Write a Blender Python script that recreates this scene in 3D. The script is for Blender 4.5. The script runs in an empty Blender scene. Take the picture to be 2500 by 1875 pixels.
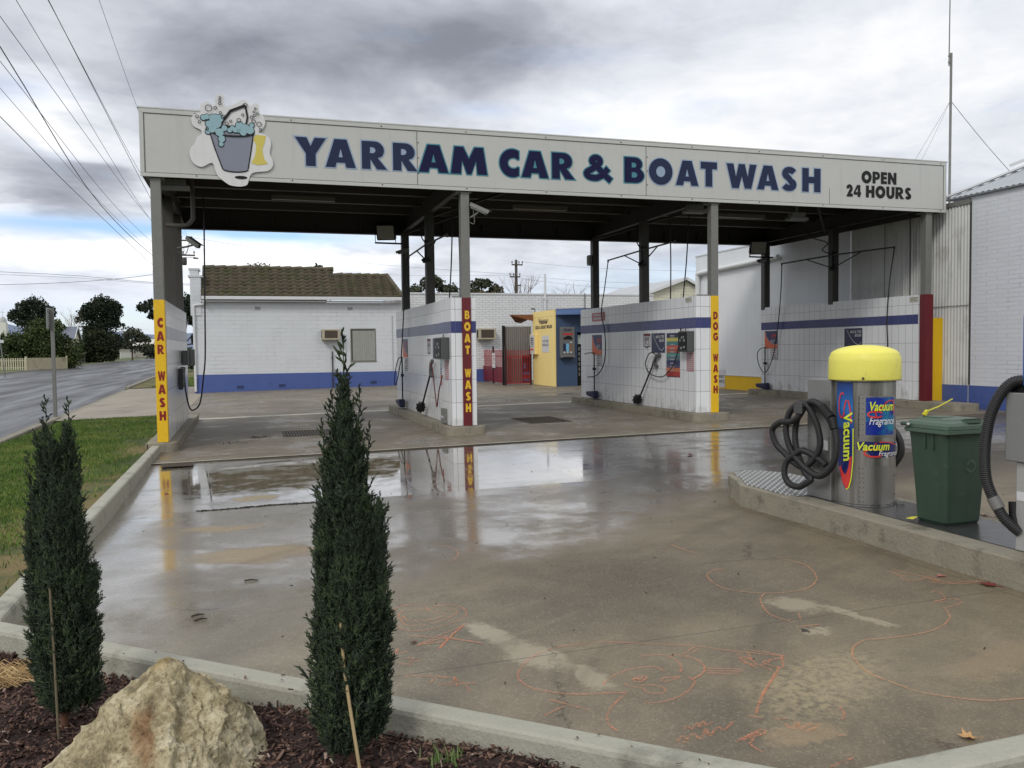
import bpy, bmesh, math, random
import numpy as np
from mathutils import Vector, Matrix
from mathutils.geometry import tessellate_polygon
R = math.radians
PI = math.pi
rng = np.random.default_rng(7)
random.seed(7)
sc = bpy.context.scene
COL = sc.collection

# ------------------------------------------------------------------ camera
CAM = Vector((1.2756, -14.0644, 1.2777))
def cam_axes(yaw, pitch, roll):
    y, p, r = R(yaw), R(pitch), R(roll)
    f = Vector((math.sin(y)*math.cos(p), math.cos(y)*math.cos(p), math.sin(p)))
    rt = Vector((math.cos(y), -math.sin(y), 0)); up = rt.cross(f)
    return rt*math.cos(r)+up*math.sin(r), up*math.cos(r)-rt*math.sin(r), f
rt, up, fw = cam_axes(17.436, -2.471, -0.691)
cd = bpy.data.cameras.new('camera'); cam = bpy.data.objects.new('camera', cd); COL.objects.link(cam)
cam.matrix_world = Matrix(((rt.x, up.x, -fw.x, CAM.x), (rt.y, up.y, -fw.y, CAM.y), (rt.z, up.z, -fw.z, CAM.z), (0, 0, 0, 1)))
cd.sensor_width = 36.0; cd.lens = 2053.4/2500*36.0; cd.clip_start = 0.05; cd.clip_end = 9000
sc.camera = cam

# ------------------------------------------------------------------ sky, sun, exposure
sc.view_settings.view_transform = 'Standard'; sc.view_settings.look = 'None'
sc.view_settings.exposure = 0.12; sc.view_settings.gamma = 1.0; sc.view_settings.use_curve_mapping = False
SUN_EL, SUN_AZ = 40.0, 222.0      # azimuth measured from +Y towards +X
world = bpy.data.worlds.new('World'); sc.world = world; world.use_nodes = True

class N:
    """small node-tree helper"""
    def __init__(s, tree): s.t = tree; s.L = tree.links
    def new(s, typ, **kw):
        n = s.t.nodes.new(typ)
        for k, v in kw.items(): setattr(n, k, v)
        return n
    def put(s, sock, v):
        if isinstance(v, bpy.types.NodeSocket): s.L.new(v, sock)
        elif isinstance(v, (tuple, list)) and len(v) == 3 and sock.type == 'RGBA': sock.default_value = (*v, 1)
        else: sock.default_value = v
    def m(s, op, a, b=None, c=None, clamp=False):
        n = s.new('ShaderNodeMath', operation=op, use_clamp=clamp)
        s.put(n.inputs[0], a)
        if b is not None: s.put(n.inputs[1], b)
        if c is not None: s.put(n.inputs[2], c)
        return n.outputs[0]
    def mix(s, f, a, b, mode='MIX'):
        n = s.new('ShaderNodeMix', data_type='RGBA', blend_type=mode); n.clamp_factor = True
        s.put(n.inputs[0], f); s.put(n.inputs[6], a); s.put(n.inputs[7], b)
        return n.outputs[2]
    def ramp(s, f, stops, interp='LINEAR'):
        n = s.new('ShaderNodeValToRGB'); n.color_ramp.interpolation = interp
        e = n.color_ramp.elements
        while len(e) < len(stops): e.new(0.5)
        for q, (p, c) in zip(e, stops):
            q.position = p; q.color = (*c, 1) if isinstance(c, (tuple, list)) else (c, c, c, 1)
        s.put(n.inputs[0], f); return n.outputs[0]
    def noise(s, vec, scale, detail=4, rough=.55, dist=0.0, out=0):
        n = s.new('ShaderNodeTexNoise'); s.put(n.inputs['Vector'], vec)
        n.inputs['Scale'].default_value = scale; n.inputs['Detail'].default_value = detail
        n.inputs['Roughness'].default_value = rough; n.inputs['Distortion'].default_value = dist
        return n.outputs[out]
    def smooth(s, x, a, b):
        n = s.new('ShaderNodeMapRange', interpolation_type='SMOOTHSTEP')
        s.put(n.inputs[0], x); n.inputs[1].default_value = a; n.inputs[2].default_value = b
        return n.outputs[0]
    def sep(s, v):
        n = s.new('ShaderNodeSeparateXYZ'); s.put(n.inputs[0], v); return n.outputs
    def comb(s, x, y, z=0.0):
        n = s.new('ShaderNodeCombineXYZ'); s.put(n.inputs[0], x); s.put(n.inputs[1], y); s.put(n.inputs[2], z); return n.outputs[0]
    def gauss(s, x, y, cx, cy, rx, ry, rot=0.0):
        """smooth bump exp(-d2) at (cx,cy)"""
        dx = s.m('SUBTRACT', x, cx); dy = s.m('SUBTRACT', y, cy)
        if rot:
            c, q = math.cos(R(rot)), math.sin(R(rot))
            dx, dy = s.m('ADD', s.m('MULTIPLY', dx, c), s.m('MULTIPLY', dy, q)), s.m('SUBTRACT', s.m('MULTIPLY', dy, c), s.m('MULTIPLY', dx, q))
        a = s.m('DIVIDE', dx, rx); b = s.m('DIVIDE', dy, ry)
        d = s.m('ADD', s.m('MULTIPLY', a, a), s.m('MULTIPLY', b, b))
        return s.m('POWER', 2.718, s.m('MULTIPLY', d, -1.0))

def build_sky():
    n = N(world.node_tree); world.node_tree.nodes.clear()
    tc = n.new('ShaderNodeTexCoord').outputs['Generated']
    x, y, z = n.sep(tc)
    az = n.m('MULTIPLY', n.m('ARCTAN2', x, y), 180/PI)
    el = n.m('MULTIPLY', n.m('ARCSINE', z), 180/PI)
    zz = n.m('ADD', n.m('MAXIMUM', z, 0.0), 0.16)
    p = n.comb(n.m('DIVIDE', x, zz), n.m('DIVIDE', y, zz), 0.0)
    big = n.noise(p, 0.85, 2, .5, .4); mid = n.noise(p, 2.1, 6, .60, .35); fine = n.noise(p, 6.0, 5, .6, .2)
    B = n.m('ADD', 0.70, n.m('MULTIPLY', n.m('SUBTRACT', mid, .5), .52))
    B = n.m('ADD', B, n.m('MULTIPLY', n.m('SUBTRACT', big, .5), .40))
    B = n.m('ADD', B, n.m('MULTIPLY', n.m('SUBTRACT', fine, .5), .20))
    wob = n.m('MULTIPLY', n.m('SUBTRACT', n.noise(p, 1.6, 4, .6, .3), .5), 7.0)
    azw = n.m('ADD', az, n.m('MULTIPLY', wob, 1.6)); elw = n.m('ADD', el, wob)
    for (cx, cy, rx, ry, rot, amp) in SKY_BLOBS:
        B = n.m('ADD', B, n.m('MULTIPLY', n.gauss(azw, elw, cx, cy, rx, ry, rot), amp))
    cloud = n.ramp(B, [(0.0, (.18, .185, .21)), (.30, (.25, .27, .315)), (.50, (.43, .455, .515)), (.70, (.70, .73, .79)), (.95, (1.0, 1.0, 1.0))])
    sky = n.new('ShaderNodeTexSky', sky_type='NISHITA'); sky.sun_disc = False
    sky.sun_elevation = R(SUN_EL); sky.sun_rotation = R(SUN_AZ); sky.air_density = 1.0; sky.dust_density = 0.4
    blue = n.mix(1.0, sky.outputs[0], (1.15, 1.25, 1.5), 'MULTIPLY')
    cov = n.m('SUBTRACT', 1.0, n.m('MULTIPLY', n.smooth(n.noise(p, 1.5, 5, .6, .5), .56, .72), .22))
    for (cx, cy, rx, ry, amp) in SKY_GAPS:
        cov = n.m('SUBTRACT', cov, n.m('MULTIPLY', n.gauss(n.m('ADD', az, wob), n.m('ADD', el, n.m('MULTIPLY', wob, .16)), cx, cy, rx, ry), amp))
    cov = n.m('MAXIMUM', cov, 0.0)
    g_ = n.m('MULTIPLY', 10.0, n.m('ADD', 1.0, n.m('MULTIPLY', n.smooth(el, 11.0, 5.0), n.m('ADD', .02, n.m('MULTIPLY', n.smooth(az, 14.0, 4.0), .14)))))
    ten = n.mix(1.0, cloud, n.comb(g_, g_, g_), 'MULTIPLY')
    ten.node.clamp_result = False
    low = n.mix(n.m('MULTIPLY', n.smooth(el, 6.0, 1.0), .75), ten, (6.4, 7.0, 8.4))
    col = n.mix(cov, blue, low)
    bg = n.new('ShaderNodeBackground'); n.put(bg.inputs[0], col); bg.inputs[1].default_value = 0.1
    out = n.new('ShaderNodeOutputWorld'); n.L.new(bg.outputs[0], out.inputs[0])
# az, el, half-widths, tilt, brightness change   /   az, el, half-widths, how far the blue shows
SKY_BLOBS = [(6, 20.0, 16, 4.4, -3, -.27), (15, 18.4, 8, 2.6, 8, -.20), (-3, 17.0, 7, 3.2, 14, -.20), (-11, 9.8, 4.5, 1.9, 0, -.26), (-7, 11.0, 3.5, 1.2, 20, -.12), (-4, 8.6, 2.5, .8, 0, -.12), (-13, 19.5, 4, 2.5, 0, -.10),
             (25, 16.2, 12, 2.2, 5, .24), (41, 17.0, 11, 3.4, 0, .22), (30, 12.5, 11, 3, 0, .17), (-10.4, 13.6, 3.6, 1.3, -30, .30), (-5, 11, 2.6, 1.6, -40, .22), (-7, 6.3, 8, 1.0, 0, .34), (5, 6.2, 8, .9, 0, .34),
             (-12, 8.0, 5, .5, 0, .2), (38, 11.5, 9, 2.5, 0, -.05), (26, 11.5, 6, 2, 0, .10), (28, 5.0, 10, 2.0, 0, -.20), (-10, 4.0, 6, .8, 0, -.04),
             (150, 45, 60, 30, 0, .35), (-80, 35, 50, 25, 0, .3)]
SKY_GAPS = [(-9, 7.7, 9, .55, .95), (1.5, 7.3, 7, .5, .9), (-13, 15.0, 3, .8, .35), (16, 15.6, 3, .5, .25), (22, 18.8, 5, .6, .14), (30, 4.6, 9, 1.2, .30), (10, 3.2, 12, .8, .25), (-8, 2.0, 5, .8, .6)]
build_sky()
sd = bpy.data.lights.new('sun', 'SUN'); sd.energy = 1.2; sd.angle = R(14); sd.color = (1.0, .96, .90)
sun = bpy.data.objects.new('sun', sd); COL.objects.link(sun)
sun.rotation_euler = Vector((-math.sin(R(SUN_AZ))*math.cos(R(SUN_EL)), -math.cos(R(SUN_AZ))*math.cos(R(SUN_EL)), -math.sin(R(SUN_EL)))).to_track_quat('-Z', 'Y').to_euler()
sc.cycles.max_bounces = 8; sc.cycles.transparent_max_bounces = 16; sc.cycles.caustics_reflective = False; sc.cycles.caustics_refractive = False

# ------------------------------------------------------------------ small tools
def S(r, g=None, b=None):
    """8-bit sRGB -> linear"""
    if g is None: g = b = r
    f = lambda v: (v/255/12.92 if v/255 <= .04045 else ((v/255+.055)/1.055)**2.4)
    return (f(r), f(g), f(b))
def G(x): return 0.0132*max(min(x, 40), -3.2) - 0.26          # height of the sloping concrete

class MB:
    """collects shapes, then links them as ONE mesh object"""
    def __init__(s): s.v = []; s.f = []; s.T = None; s.sm = set()
    def add(s, vs, fs, smooth=False):
        o = len(s.v)
        for p in vs:
            p = Vector(p); s.v.append(tuple(s.T @ p) if s.T is not None else tuple(p))
        for q in fs:
            if smooth: s.sm.add(len(s.f))
            s.f.append(tuple(i+o for i in q))
    def box(s, x0, x1, y0, y1, z0, z1):
        s.add([(x0, y0, z0), (x1, y0, z0), (x1, y1, z0), (x0, y1, z0), (x0, y0, z1), (x1, y0, z1), (x1, y1, z1), (x0, y1, z1)],
              [(0, 3, 2, 1), (4, 5, 6, 7), (0, 1, 5, 4), (1, 2, 6, 5), (2, 3, 7, 6), (3, 0, 4, 7)])
    def bar(s, a, b, w, h, upv=(0, 0, 1)):
        a, b = Vector(a), Vector(b); d = (b-a).normalized(); u = Vector(upv)
        sd_ = d.cross(u)
        if sd_.length < 1e-4: sd_ = d.cross(Vector((1, 0, 0)))
        sd_.normalize(); u = sd_.cross(d)
        c = [(-w/2, -h/2), (w/2, -h/2), (w/2, h/2), (-w/2, h/2)]
        s.add([a+sd_*i+u*j for i, j in c]+[b+sd_*i+u*j for i, j in c], [(3, 2, 1, 0), (4, 5, 6, 7), (0, 1, 5, 4), (1, 2, 6, 5), (2, 3, 7, 6), (3, 0, 4, 7)])
    def tube(s, pts, r, n=8, caps=True):
        pts = [Vector(p) for p in pts]; k = len(pts)
        rs = r if isinstance(r, (list, tuple)) else [r]*k
        ref = None; vs = []
        for i, p in enumerate(pts):
            d = (pts[min(i+1, k-1)]-pts[max(i-1, 0)]).normalized()
            if ref is None: ref = d.cross(Vector((0, 0, 1)) if abs(d.z) < .9 else Vector((1, 0, 0))).normalized()
            ref = (ref-d*ref.dot(d)).normalized(); b = d.cross(ref)
            vs += [p+(ref*math.cos(2*PI*j/n)+b*math.sin(2*PI*j/n))*rs[i] for j in range(n)]
        fs = [(i*n+j, i*n+(j+1) % n, (i+1)*n+(j+1) % n, (i+1)*n+j) for i in range(k-1) for j in range(n)]
        s.add(vs, fs, True)
        if caps: s.add(vs[:n], [tuple(range(n-1, -1, -1))]); s.add(vs[-n:], [tuple(range(n))])
    def lathe(s, prof, c=(0, 0, 0), n=32, smooth=True):
        vs = [(c[0]+r*math.cos(2*PI*j/n), c[1]+r*math.sin(2*PI*j/n), c[2]+z) for r, z in prof for j in range(n)]
        s.add(vs, [(i*n+j, i*n+(j+1) % n, (i+1)*n+(j+1) % n, (i+1)*n+j) for i in range(len(prof)-1) for j in range(n)], smooth)
        s.add(vs[:n], [tuple(range(n-1, -1, -1))]); s.add(vs[-n:], [tuple(range(n))])
    def prism(s, poly, z0, z1, holes=()):
        """polygon in local XY extruded along local Z"""
        loops = [list(poly)]+[list(h) for h in holes]
        flat = [p for l in loops for p in l]
        tri = tessellate_polygon([[Vector((p[0], p[1], 0)) for p in l] for l in loops])
        k = len(flat)
        s.add([(p[0], p[1], z0) for p in flat]+[(p[0], p[1], z1) for p in flat],
              [tuple(t) for t in tri]+[tuple(i+k for i in t) for t in tri])
        o = 0
        for l in loops:
            m = len(l)
            s.add([(p[0], p[1], z0) for p in l]+[(p[0], p[1], z1) for p in l], [(i, (i+1) % m, m+(i+1) % m, m+i) for i in range(m)])
    def ribbon(s, pts, w, z0, dz=.0004, smooth=False):
        """flat stroke along a 2D path in local XY; climbs dz per point so crossings never share a plane"""
        pts = [Vector((p[0], p[1])) for p in pts]; k = len(pts); vs = []
        for i, p in enumerate(pts):
            d = (pts[min(i+1, k-1)]-pts[max(i-1, 0)])
            d = d.normalized() if d.length > 1e-9 else Vector((1, 0)); nn = Vector((-d.y, d.x))*w/2
            vs += [(p.x+nn.x, p.y+nn.y, z0+dz*i), (p.x-nn.x, p.y-nn.y, z0+dz*i)]
        s.add(vs, [(2*i, 2*i+1, 2*i+3, 2*i+2) for i in range(k-1)])
    def build(s, name, mat, parent=None, bevel=0.0, segs=2, slope=False, org=None, solid=False):
        me = bpy.data.meshes.new(name)
        o = bpy.data.objects.new(name, me); COL.objects.link(o)
        if parent is not None: base = Vector(parent['_o'])
        else: base = Vector(org) if org is not None else Vector((0, 0, 0))
        vs = [(x-base.x, y-base.y, z+(0.0132*x if slope else 0)-base.z) for x, y, z in s.v]
        me.from_pydata(vs, [], s.f)
        if s.sm:
            fl = [i in s.sm for i in range(len(s.f))]; me.polygons.foreach_set('use_smooth', fl)
        bm = bmesh.new(); bm.from_mesh(me)
        if bevel:
            bmesh.ops.remove_doubles(bm, verts=bm.verts, dist=1e-5)
            ed = [e for e in bm.edges if len(e.link_faces) == 2 and e.calc_face_angle(0) > .5]
            bmesh.ops.bevel(bm, geom=ed, offset=bevel, segments=segs, affect='EDGES', profile=.5, clamp_overlap=True)
        bmesh.ops.recalc_face_normals(bm, faces=bm.faces)
        bm.to_mesh(me); bm.free()
        if mat is not None: me.materials.append(mat)
        o['_o'] = list(base)
        if parent is not None: o.parent = parent
        else: o.location = base
        return o
def tag(o, label=None, cat=None, group=None, kind=None):
    if label: o['label'] = label
    if cat: o['category'] = cat
    if group: o['group'] = group
    if kind: o['kind'] = kind
    return o
def empty(name, loc, label, cat, group=None):
    o = bpy.data.objects.new(name, None); COL.objects.link(o); o.location = loc; o['_o'] = list(loc); o.empty_display_size = .1
    return tag(o, label, cat, group)
def structure(o): o['kind'] = 'structure'; return o
def copy_tree(o, parent=None):
    c = o.copy(); COL.objects.link(c)
    if parent is not None: c.parent = parent
    for ch in list(o.children): copy_tree(ch, c)
    return c
def frame(org, u, v):
    """matrix taking local (x along u, y along v, z out of the face) to the world"""
    u, v = Vector(u).normalized(), Vector(v).normalized(); w = u.cross(v)
    return Matrix(((u.x, v.x, w.x, org[0]), (u.y, v.y, w.y, org[1]), (u.z, v.z, w.z, org[2]), (0, 0, 0, 1)))
def arc(cx, cy, rx, ry, a0, a1, n=10):
    return [(cx+rx*math.cos(R(a0+(a1-a0)*i/n)), cy+ry*math.sin(R(a0+(a1-a0)*i/n))) for i in range(n+1)]
def bez(pts, n=8):
    """Catmull-Rom through 3D points"""
    P = [Vector(p) for p in pts]; out = []
    for i in range(len(P)-1):
        a, b, c, d = P[max(i-1, 0)], P[i], P[i+1], P[min(i+2, len(P)-1)]
        for k in range(n):
            t = k/n
            out.append(.5*((2*b)+(c-a)*t+(2*a-5*b+4*c-d)*t*t+(3*b-3*c+d-a)*t**3))
    return out+[P[-1]]

# ------------------------------------------------------------------ materials
_M = {}
def mat(name, col, rough=.55, metal=0.0, var=.12, vs=3.0, fine=.06, fs=60.0, bump=0.0, bs=40.0, col2=None, c2s=2.0, c2lo=.5, c2hi=.65, c2amt=.7,
        rvar=.1, spec=.5, streak=0.0, alpha=None, coat=0.0, clump=None):
    """worn-surface material: base colour with broad and fine variation, blotches of a second colour, vertical streaks, bump"""
    if name in _M: return _M[name]
    m = bpy.data.materials.new(name); m.use_nodes = True; _M[name] = m
    n = N(m.node_tree); bsdf = m.node_tree.nodes['Principled BSDF']
    tc = n.new('ShaderNodeTexCoord').outputs['Object']
    big = n.noise(tc, vs, 5, .6)
    f = n.m('ADD', 1.0, n.m('MULTIPLY', n.m('SUBTRACT', big, .5), 2*var))
    if fine: f = n.m('ADD', f, n.m('MULTIPLY', n.m('SUBTRACT', n.noise(tc, fs, 3, .6), .5), 2*fine))
    c = n.mix(1.0, col, n.comb(f, f, f), 'MULTIPLY')
    if col2 is not None: c = n.mix(n.m('MULTIPLY', n.smooth(n.noise(tc, c2s, 6, .62), c2lo, c2hi), c2amt), c, col2)
    if streak:
        x, y, z = n.sep(tc)
        sv = n.noise(n.comb(n.m('MULTIPLY', n.m('ADD', x, y), 9.0), n.m('MULTIPLY', z, .5), 0.0), 1.0, 4, .6)
        c = n.mix(n.m('MULTIPLY', n.smooth(sv, .52, .75), streak), c, tuple(q*.35 for q in col))
    n.put(bsdf.inputs['Base Color'], c)
    n.put(bsdf.inputs['Roughness'], n.m('ADD', rough, n.m('MULTIPLY', n.m('SUBTRACT', n.noise(tc, vs*2.3, 4, .6), .5), 2*rvar), clamp=True))
    bsdf.inputs['Metallic'].default_value = metal; bsdf.inputs['Specular IOR Level'].default_value = spec
    if coat: bsdf.inputs['Coat Weight'].default_value = coat; bsdf.inputs['Coat Roughness'].default_value = .08
    if bump:
        b = n.new('ShaderNodeBump'); b.inputs['Strength'].default_value = min(bump, 1.0); b.inputs['Distance'].default_value = .02*max(bump, 1.0)
        n.put(b.inputs['Height'], n.noise(tc, bs, 6, .65)); n.L.new(b.outputs[0], bsdf.inputs['Normal'])
    return m
def brick_mat(name, col, mortar, bw, bh, ms=.006, rough=.6, bump=.4, offset=.5, var=.05, fade=.0, vec='xy_z', stain=None, smoothm=.1, grout_amt=1.0, seed_off=0.0, streak=0.0, splash=0.0):
    """courses of bricks / blocks / tiles over the faces of a box: u = x+y, v = z"""
    if name in _M: return _M[name]
    m = bpy.data.materials.new(name); m.use_nodes = True; _M[name] = m
    n = N(m.node_tree); bsdf = m.node_tree.nodes['Principled BSDF']
    tc = n.new('ShaderNodeTexCoord').outputs['Object']; x, y, z = n.sep(tc)
    v = n.comb(n.m('ADD', n.m('ADD', x, y), seed_off), z, 0.0)
    b = n.new('ShaderNodeTexBrick'); b.offset = offset; b.squash = 1.0
    n.put(b.inputs['Vector'], v); b.inputs['Scale'].default_value = 1.0
    b.inputs['Mortar Size'].default_value = ms; b.inputs['Mortar Smooth'].default_value = smoothm
    b.inputs['Brick Width'].default_value = bw; b.inputs['Row Height'].default_value = bh; b.inputs['Bias'].default_value = 0.0
    b.inputs['Color1'].default_value = (*[q*(1-var) for q in col], 1); b.inputs['Color2'].default_value = (*[min(1, q*(1+var)) for q in col], 1)
    b.inputs['Mortar'].default_value = (*col, 1)
    fac = b.outputs['Fac']
    patch = n.smooth(n.noise(tc, .9, 4, .6), .35+fade*.3, .6+fade*.3)      # paint fills the joints here and there
    vis = n.m('MULTIPLY', fac, n.m('MULTIPLY', patch, grout_amt) if fade else grout_amt)
    big = n.m('ADD', .93, n.m('MULTIPLY', n.noise(tc, 1.3, 6, .65), .14))
    c = n.mix(1.0, b.outputs['Color'], n.comb(big, big, big), 'MULTIPLY')
    if stain is not None: c = n.mix(n.m('MULTIPLY', n.smooth(n.noise(tc, 1.7, 7, .7), .56, .72), .55), c, stain)
    if streak:
        sv = n.noise(n.comb(n.m('MULTIPLY', n.m('ADD', x, y), 5.0), n.m('MULTIPLY', z, .35), 0.0), 1.0, 5, .65)
        c = n.mix(n.m('MULTIPLY', n.smooth(sv, .50, .74), streak), c, tuple(q*.45 for q in col))
    c = n.mix(vis, c, mortar)
    if splash:
        sn = n.m('ADD', n.noise(tc, 3.0, 6, .7), n.m('MULTIPLY', n.noise(n.comb(n.m('MULTIPLY', n.m('ADD', x, y), 7.0), n.m('MULTIPLY', z, .8), 0.0), 1.0, 4, .6), .5))
        c = n.mix(n.m('MULTIPLY', n.smooth(n.m('SUBTRACT', sn, n.m('MULTIPLY', z, .55)), .62, .95), splash), c, S(126, 118, 102))
    n.put(bsdf.inputs['Base Color'], c); bsdf.inputs['Roughness'].default_value = rough
    if bump:
        h = n.m('ADD', n.m('MULTIPLY', fac, -1.0), n.m('MULTIPLY', n.noise(tc, 28, 4, .6), .5))
        bp = n.new('ShaderNodeBump'); bp.inputs['Strength'].default_value = bump; bp.inputs['Distance'].default_value = .006
        n.put(bp.inputs['Height'], h); n.L.new(bp.outputs[0], bsdf.inputs['Normal'])
    return m
def plain(name, col, rough=.5, metal=0.0, spec=.5): return mat(name, col, rough, metal, var=.06, vs=6, fine=.03, spec=spec)
# everyday paints
WHITE = plain('white_paint', S(226), .45); OFFWHITE = mat('sign_white', S(190, 191, 187), .5, var=.08, vs=.7, fine=.03, streak=.12, spec=.3, bump=.5, bs=1.1, col2=S(156, 151, 140), c2s=1.4, c2lo=.58, c2hi=.76, c2amt=.3)
YELLOW = mat('yellow_enamel', S(228, 184, 26), .45, var=.10, streak=.16, col2=S(172, 138, 44), c2s=5, c2lo=.58, c2hi=.72, c2amt=.5, bump=.2, bs=6); MAROON = mat('maroon_enamel', S(100, 22, 30), .45, var=.15, streak=.2, col2=S(72, 22, 26), c2s=5, c2lo=.55, c2hi=.7, c2amt=.5, bump=.2, bs=6)
RED_L = plain('dark_red_letter', S(132, 22, 20), .45); YEL_L = plain('yellow_letter', S(226, 182, 44), .45)
NAVY = plain('navy_print', S(22, 22, 62), .6, 0, .2); NAVY_FADED = mat('faded_navy_print', S(40, 48, 76), .6, var=.18, vs=1.2, spec=.2); BLACK = plain('black_plastic', S(22), .5, 0, .3)
TEAL = plain('teal_outline', S(78, 134, 148), .6, 0, .2); PALEBLUE = plain('pale_blue_outline', S(148, 166, 188), .6, 0, .2)
GREY = plain('grey_metal', S(120), .45, .3); STEEL_DARK = mat('dark_steel', S(66, 64, 60), .6, .2, var=.2, vs=4, fine=.1)
GALV = mat('galvanised_steel', S(122, 122, 118), .55, .25, var=.16, vs=14, fine=.10, fs=50, streak=.12)
BLUE_BAND = mat('blue_wall_paint', S(72, 92, 152), .55, var=.10, vs=2, fine=.06, bump=.25, bs=26, col2=S(52, 66, 112), c2s=5, c2lo=.58, c2hi=.7, c2amt=.5)
RUBBER = mat('black_rubber', S(34, 34, 35), .6, var=.15, vs=12)
PINK = plain('faded_red_print', S(168, 98, 104), .5); RED_P = plain('red_print', S(178, 50, 44), .5); ORANGE_P = plain('orange_print', S(212, 106, 66), .5)
MULL = plain('pale_print', S(190, 190, 196), .5)
# ------------------------------------------------------------------ lettering
def glyphs():
    g = {}
    A = arc
    g['Y'] = (.96, [(0, 1), (.36, 1), (.48, .70), (.61, 1), (.96, 1), (.63, .43), (.63, 0), (.33, 0), (.33, .43)], [])
    g['A'] = (1.04, [(0, 0), (.31, 1), (.73, 1), (1.04, 0), (.71, 0), (.665, .17), (.375, .17), (.33, 0)], [[(.445, .36), (.52, .68), (.595, .36)]])
    g['R'] = (.95, [(0, 0), (0, 1)]+A(.48, .68, .36, .32, 90, -42, 12)+[(.60, .41), (.95, 0), (.56, 0), (.32, .36), (.32, 0)], [[(.31, .57), (.31, .79), (.39, .79)]+A(.39, .68, .13, .11, 90, -90, 8)[1:-1]+[(.39, .57)]])
    g['M'] = (1.22, [(0, 0), (.13, 1), (.42, 1), (.61, .56), (.80, 1), (1.09, 1), (1.22, 0), (.89, 0), (.845, .50), (.68, .0), (.54, .0), (.375, .50), (.33, 0)], [])
    g['C'] = (.78, A(.52, .5, .52, .53, 60, 300, 26)+[(.78, .34)]+A(.56, .5, .24, .21, 318, 42, 16)+[(.78, .66)], [])
    g['B'] = (.82, [(0, 0), (0, 1), (.42, 1)]+A(.44, .745, .30, .255, 88, -42, 9)+[(.66, .55)]+A(.46, .29, .36, .29, 46, -90, 11)+[(.42, 0)], [[(.30, .60), (.30, .80), (.40, .80)]+A(.40, .70, .10, .10, 80, -80, 6)+[(.40, .60)], [(.30, .20), (.30, .42), (.42, .42)]+A(.42, .31, .12, .11, 80, -80, 6)+[(.42, .20)]])
    g['O'] = (1.08, A(.54, .5, .54, .53, 0, 349, 32), [A(.54, .5, .21, .22, 0, 345, 24)])
    g['T'] = (.78, [(0, 1), (.78, 1), (.78, .72), (.55, .72), (.55, 0), (.23, 0), (.23, .72), (0, .72)], [])
    g['W'] = (1.42, [(0, 1), (.32, 1), (.44, .47), (.58, 1), (.86, 1), (1.0, .47), (1.10, 1), (1.42, 1), (1.17, 0), (.86, 0), (.72, .50), (.57, 0), (.26, 0)], [])
    g['H'] = (.92, [(0, 0), (0, 1), (.32, 1), (.32, .64), (.60, .64), (.60, 1), (.92, 1), (.92, 0), (.60, 0), (.60, .37), (.32, .37), (.32, 0)], [])
    g['P'] = (.80, [(0, 0), (0, 1)]+A(.46, .66, .34, .34, 90, -90, 14)+[(.32, .32), (.32, 0)], [[(.31, .55), (.31, .78), (.39, .78)]+A(.39, .665, .13, .115, 90, -90, 8)[1:-1]+[(.39, .55)]])
    g['E'] = (.66, [(0, 0), (0, 1), (.66, 1), (.66, .75), (.31, .75), (.31, .63), (.63, .63), (.63, .39), (.31, .39), (.31, .25), (.66, .25), (.66, 0)], [])
    g['N'] = (.94, [(0, 0), (0, 1), (.30, 1), (.63, .50), (.63, 1), (.94, 1), (.94, 0), (.64, 0), (.31, .50), (.31, 0)], [])
    g['U'] = (.90, [(0, 1), (.32, 1), (.32, .40)]+A(.45, .40, .13, .16, 180, 360, 8)+[(.58, 1), (.90, 1), (.90, .40)]+A(.45, .40, .45, .43, 0, -180, 16), [])
    g['D'] = (.92, [(0, 0), (0, 1)]+A(.40, .5, .52, .5, 90, -90, 18), [[(.31, .25), (.31, .75)]+A(.39, .5, .20, .25, 90, -90, 12)])
    g['G'] = (1.02, A(.54, .5, .54, .53, 38, 360, 28)+[(1.02, .56), (.56, .56), (.56, .36), (.74, .36)]+A(.54, .5, .24, .24, 320, 40, 16), [])
    g['2'] = (.66, [(0, 0), (.66, 0), (.66, .26), (.44, .26), (.58, .46)]+A(.32, .68, .33, .34, -20, 180, 14)+[(.30, .66)]+A(.33, .70, .06, .07, 170, 0, 6)+[(.0, .04)], [])
    g['4'] = (.76, [(.42, 0), (.42, .18), (0, .18), (0, .38), (.36, 1), (.70, 1), (.70, .40), (.78, .40), (.78, .18), (.70, .18), (.70, 0)], [[(.20, .40), (.43, .40), (.43, .78)]])
    return g
GL = glyphs()
STROKE = {'S': (.70, arc(.36, .72, .215, .155, 22, 262, 14)[:-1]+[(.35, .50)]+arc(.33, .265, .225, .145, 84, -160, 14)[1:], .27),
          '&': (1.16, [(1.06, .02), (.86, .20), (.62, .46), (.40, .70)]+arc(.50, .765, .155, .135, 200, -30, 12)+[(.55, .58), (.36, .46)]+arc(.44, .265, .30, .155, 130, 290, 10)+[(.70, .20), (.84, .36), (.96, .50)], .235)}
def offset_loop(l, d):
    """mitred offset, outwards for a counter-clockwise loop"""
    a = sum(l[i][0]*l[(i+1) % len(l)][1]-l[(i+1) % len(l)][0]*l[i][1] for i in range(len(l)))
    if a < 0: d = -d
    out = []; k = len(l)
    for i in range(k):
        p, q, r_ = Vector(l[i-1]), Vector(l[i]), Vector(l[(i+1) % k])
        e1, e2 = (q-p), (r_-q)
        if e1.length < 1e-6 or e2.length < 1e-6: out.append(tuple(q)); continue
        e1.normalize(); e2.normalize(); n1 = Vector((e1.y, -e1.x)); n2 = Vector((e2.y, -e2.x)); b = n1+n2
        if b.length < .3: b = n1
        b.normalize(); s_ = d/max(b.dot(n1), .45); out.append((q.x+b.x*s_, q.y+b.y*s_))
    return out
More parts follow.
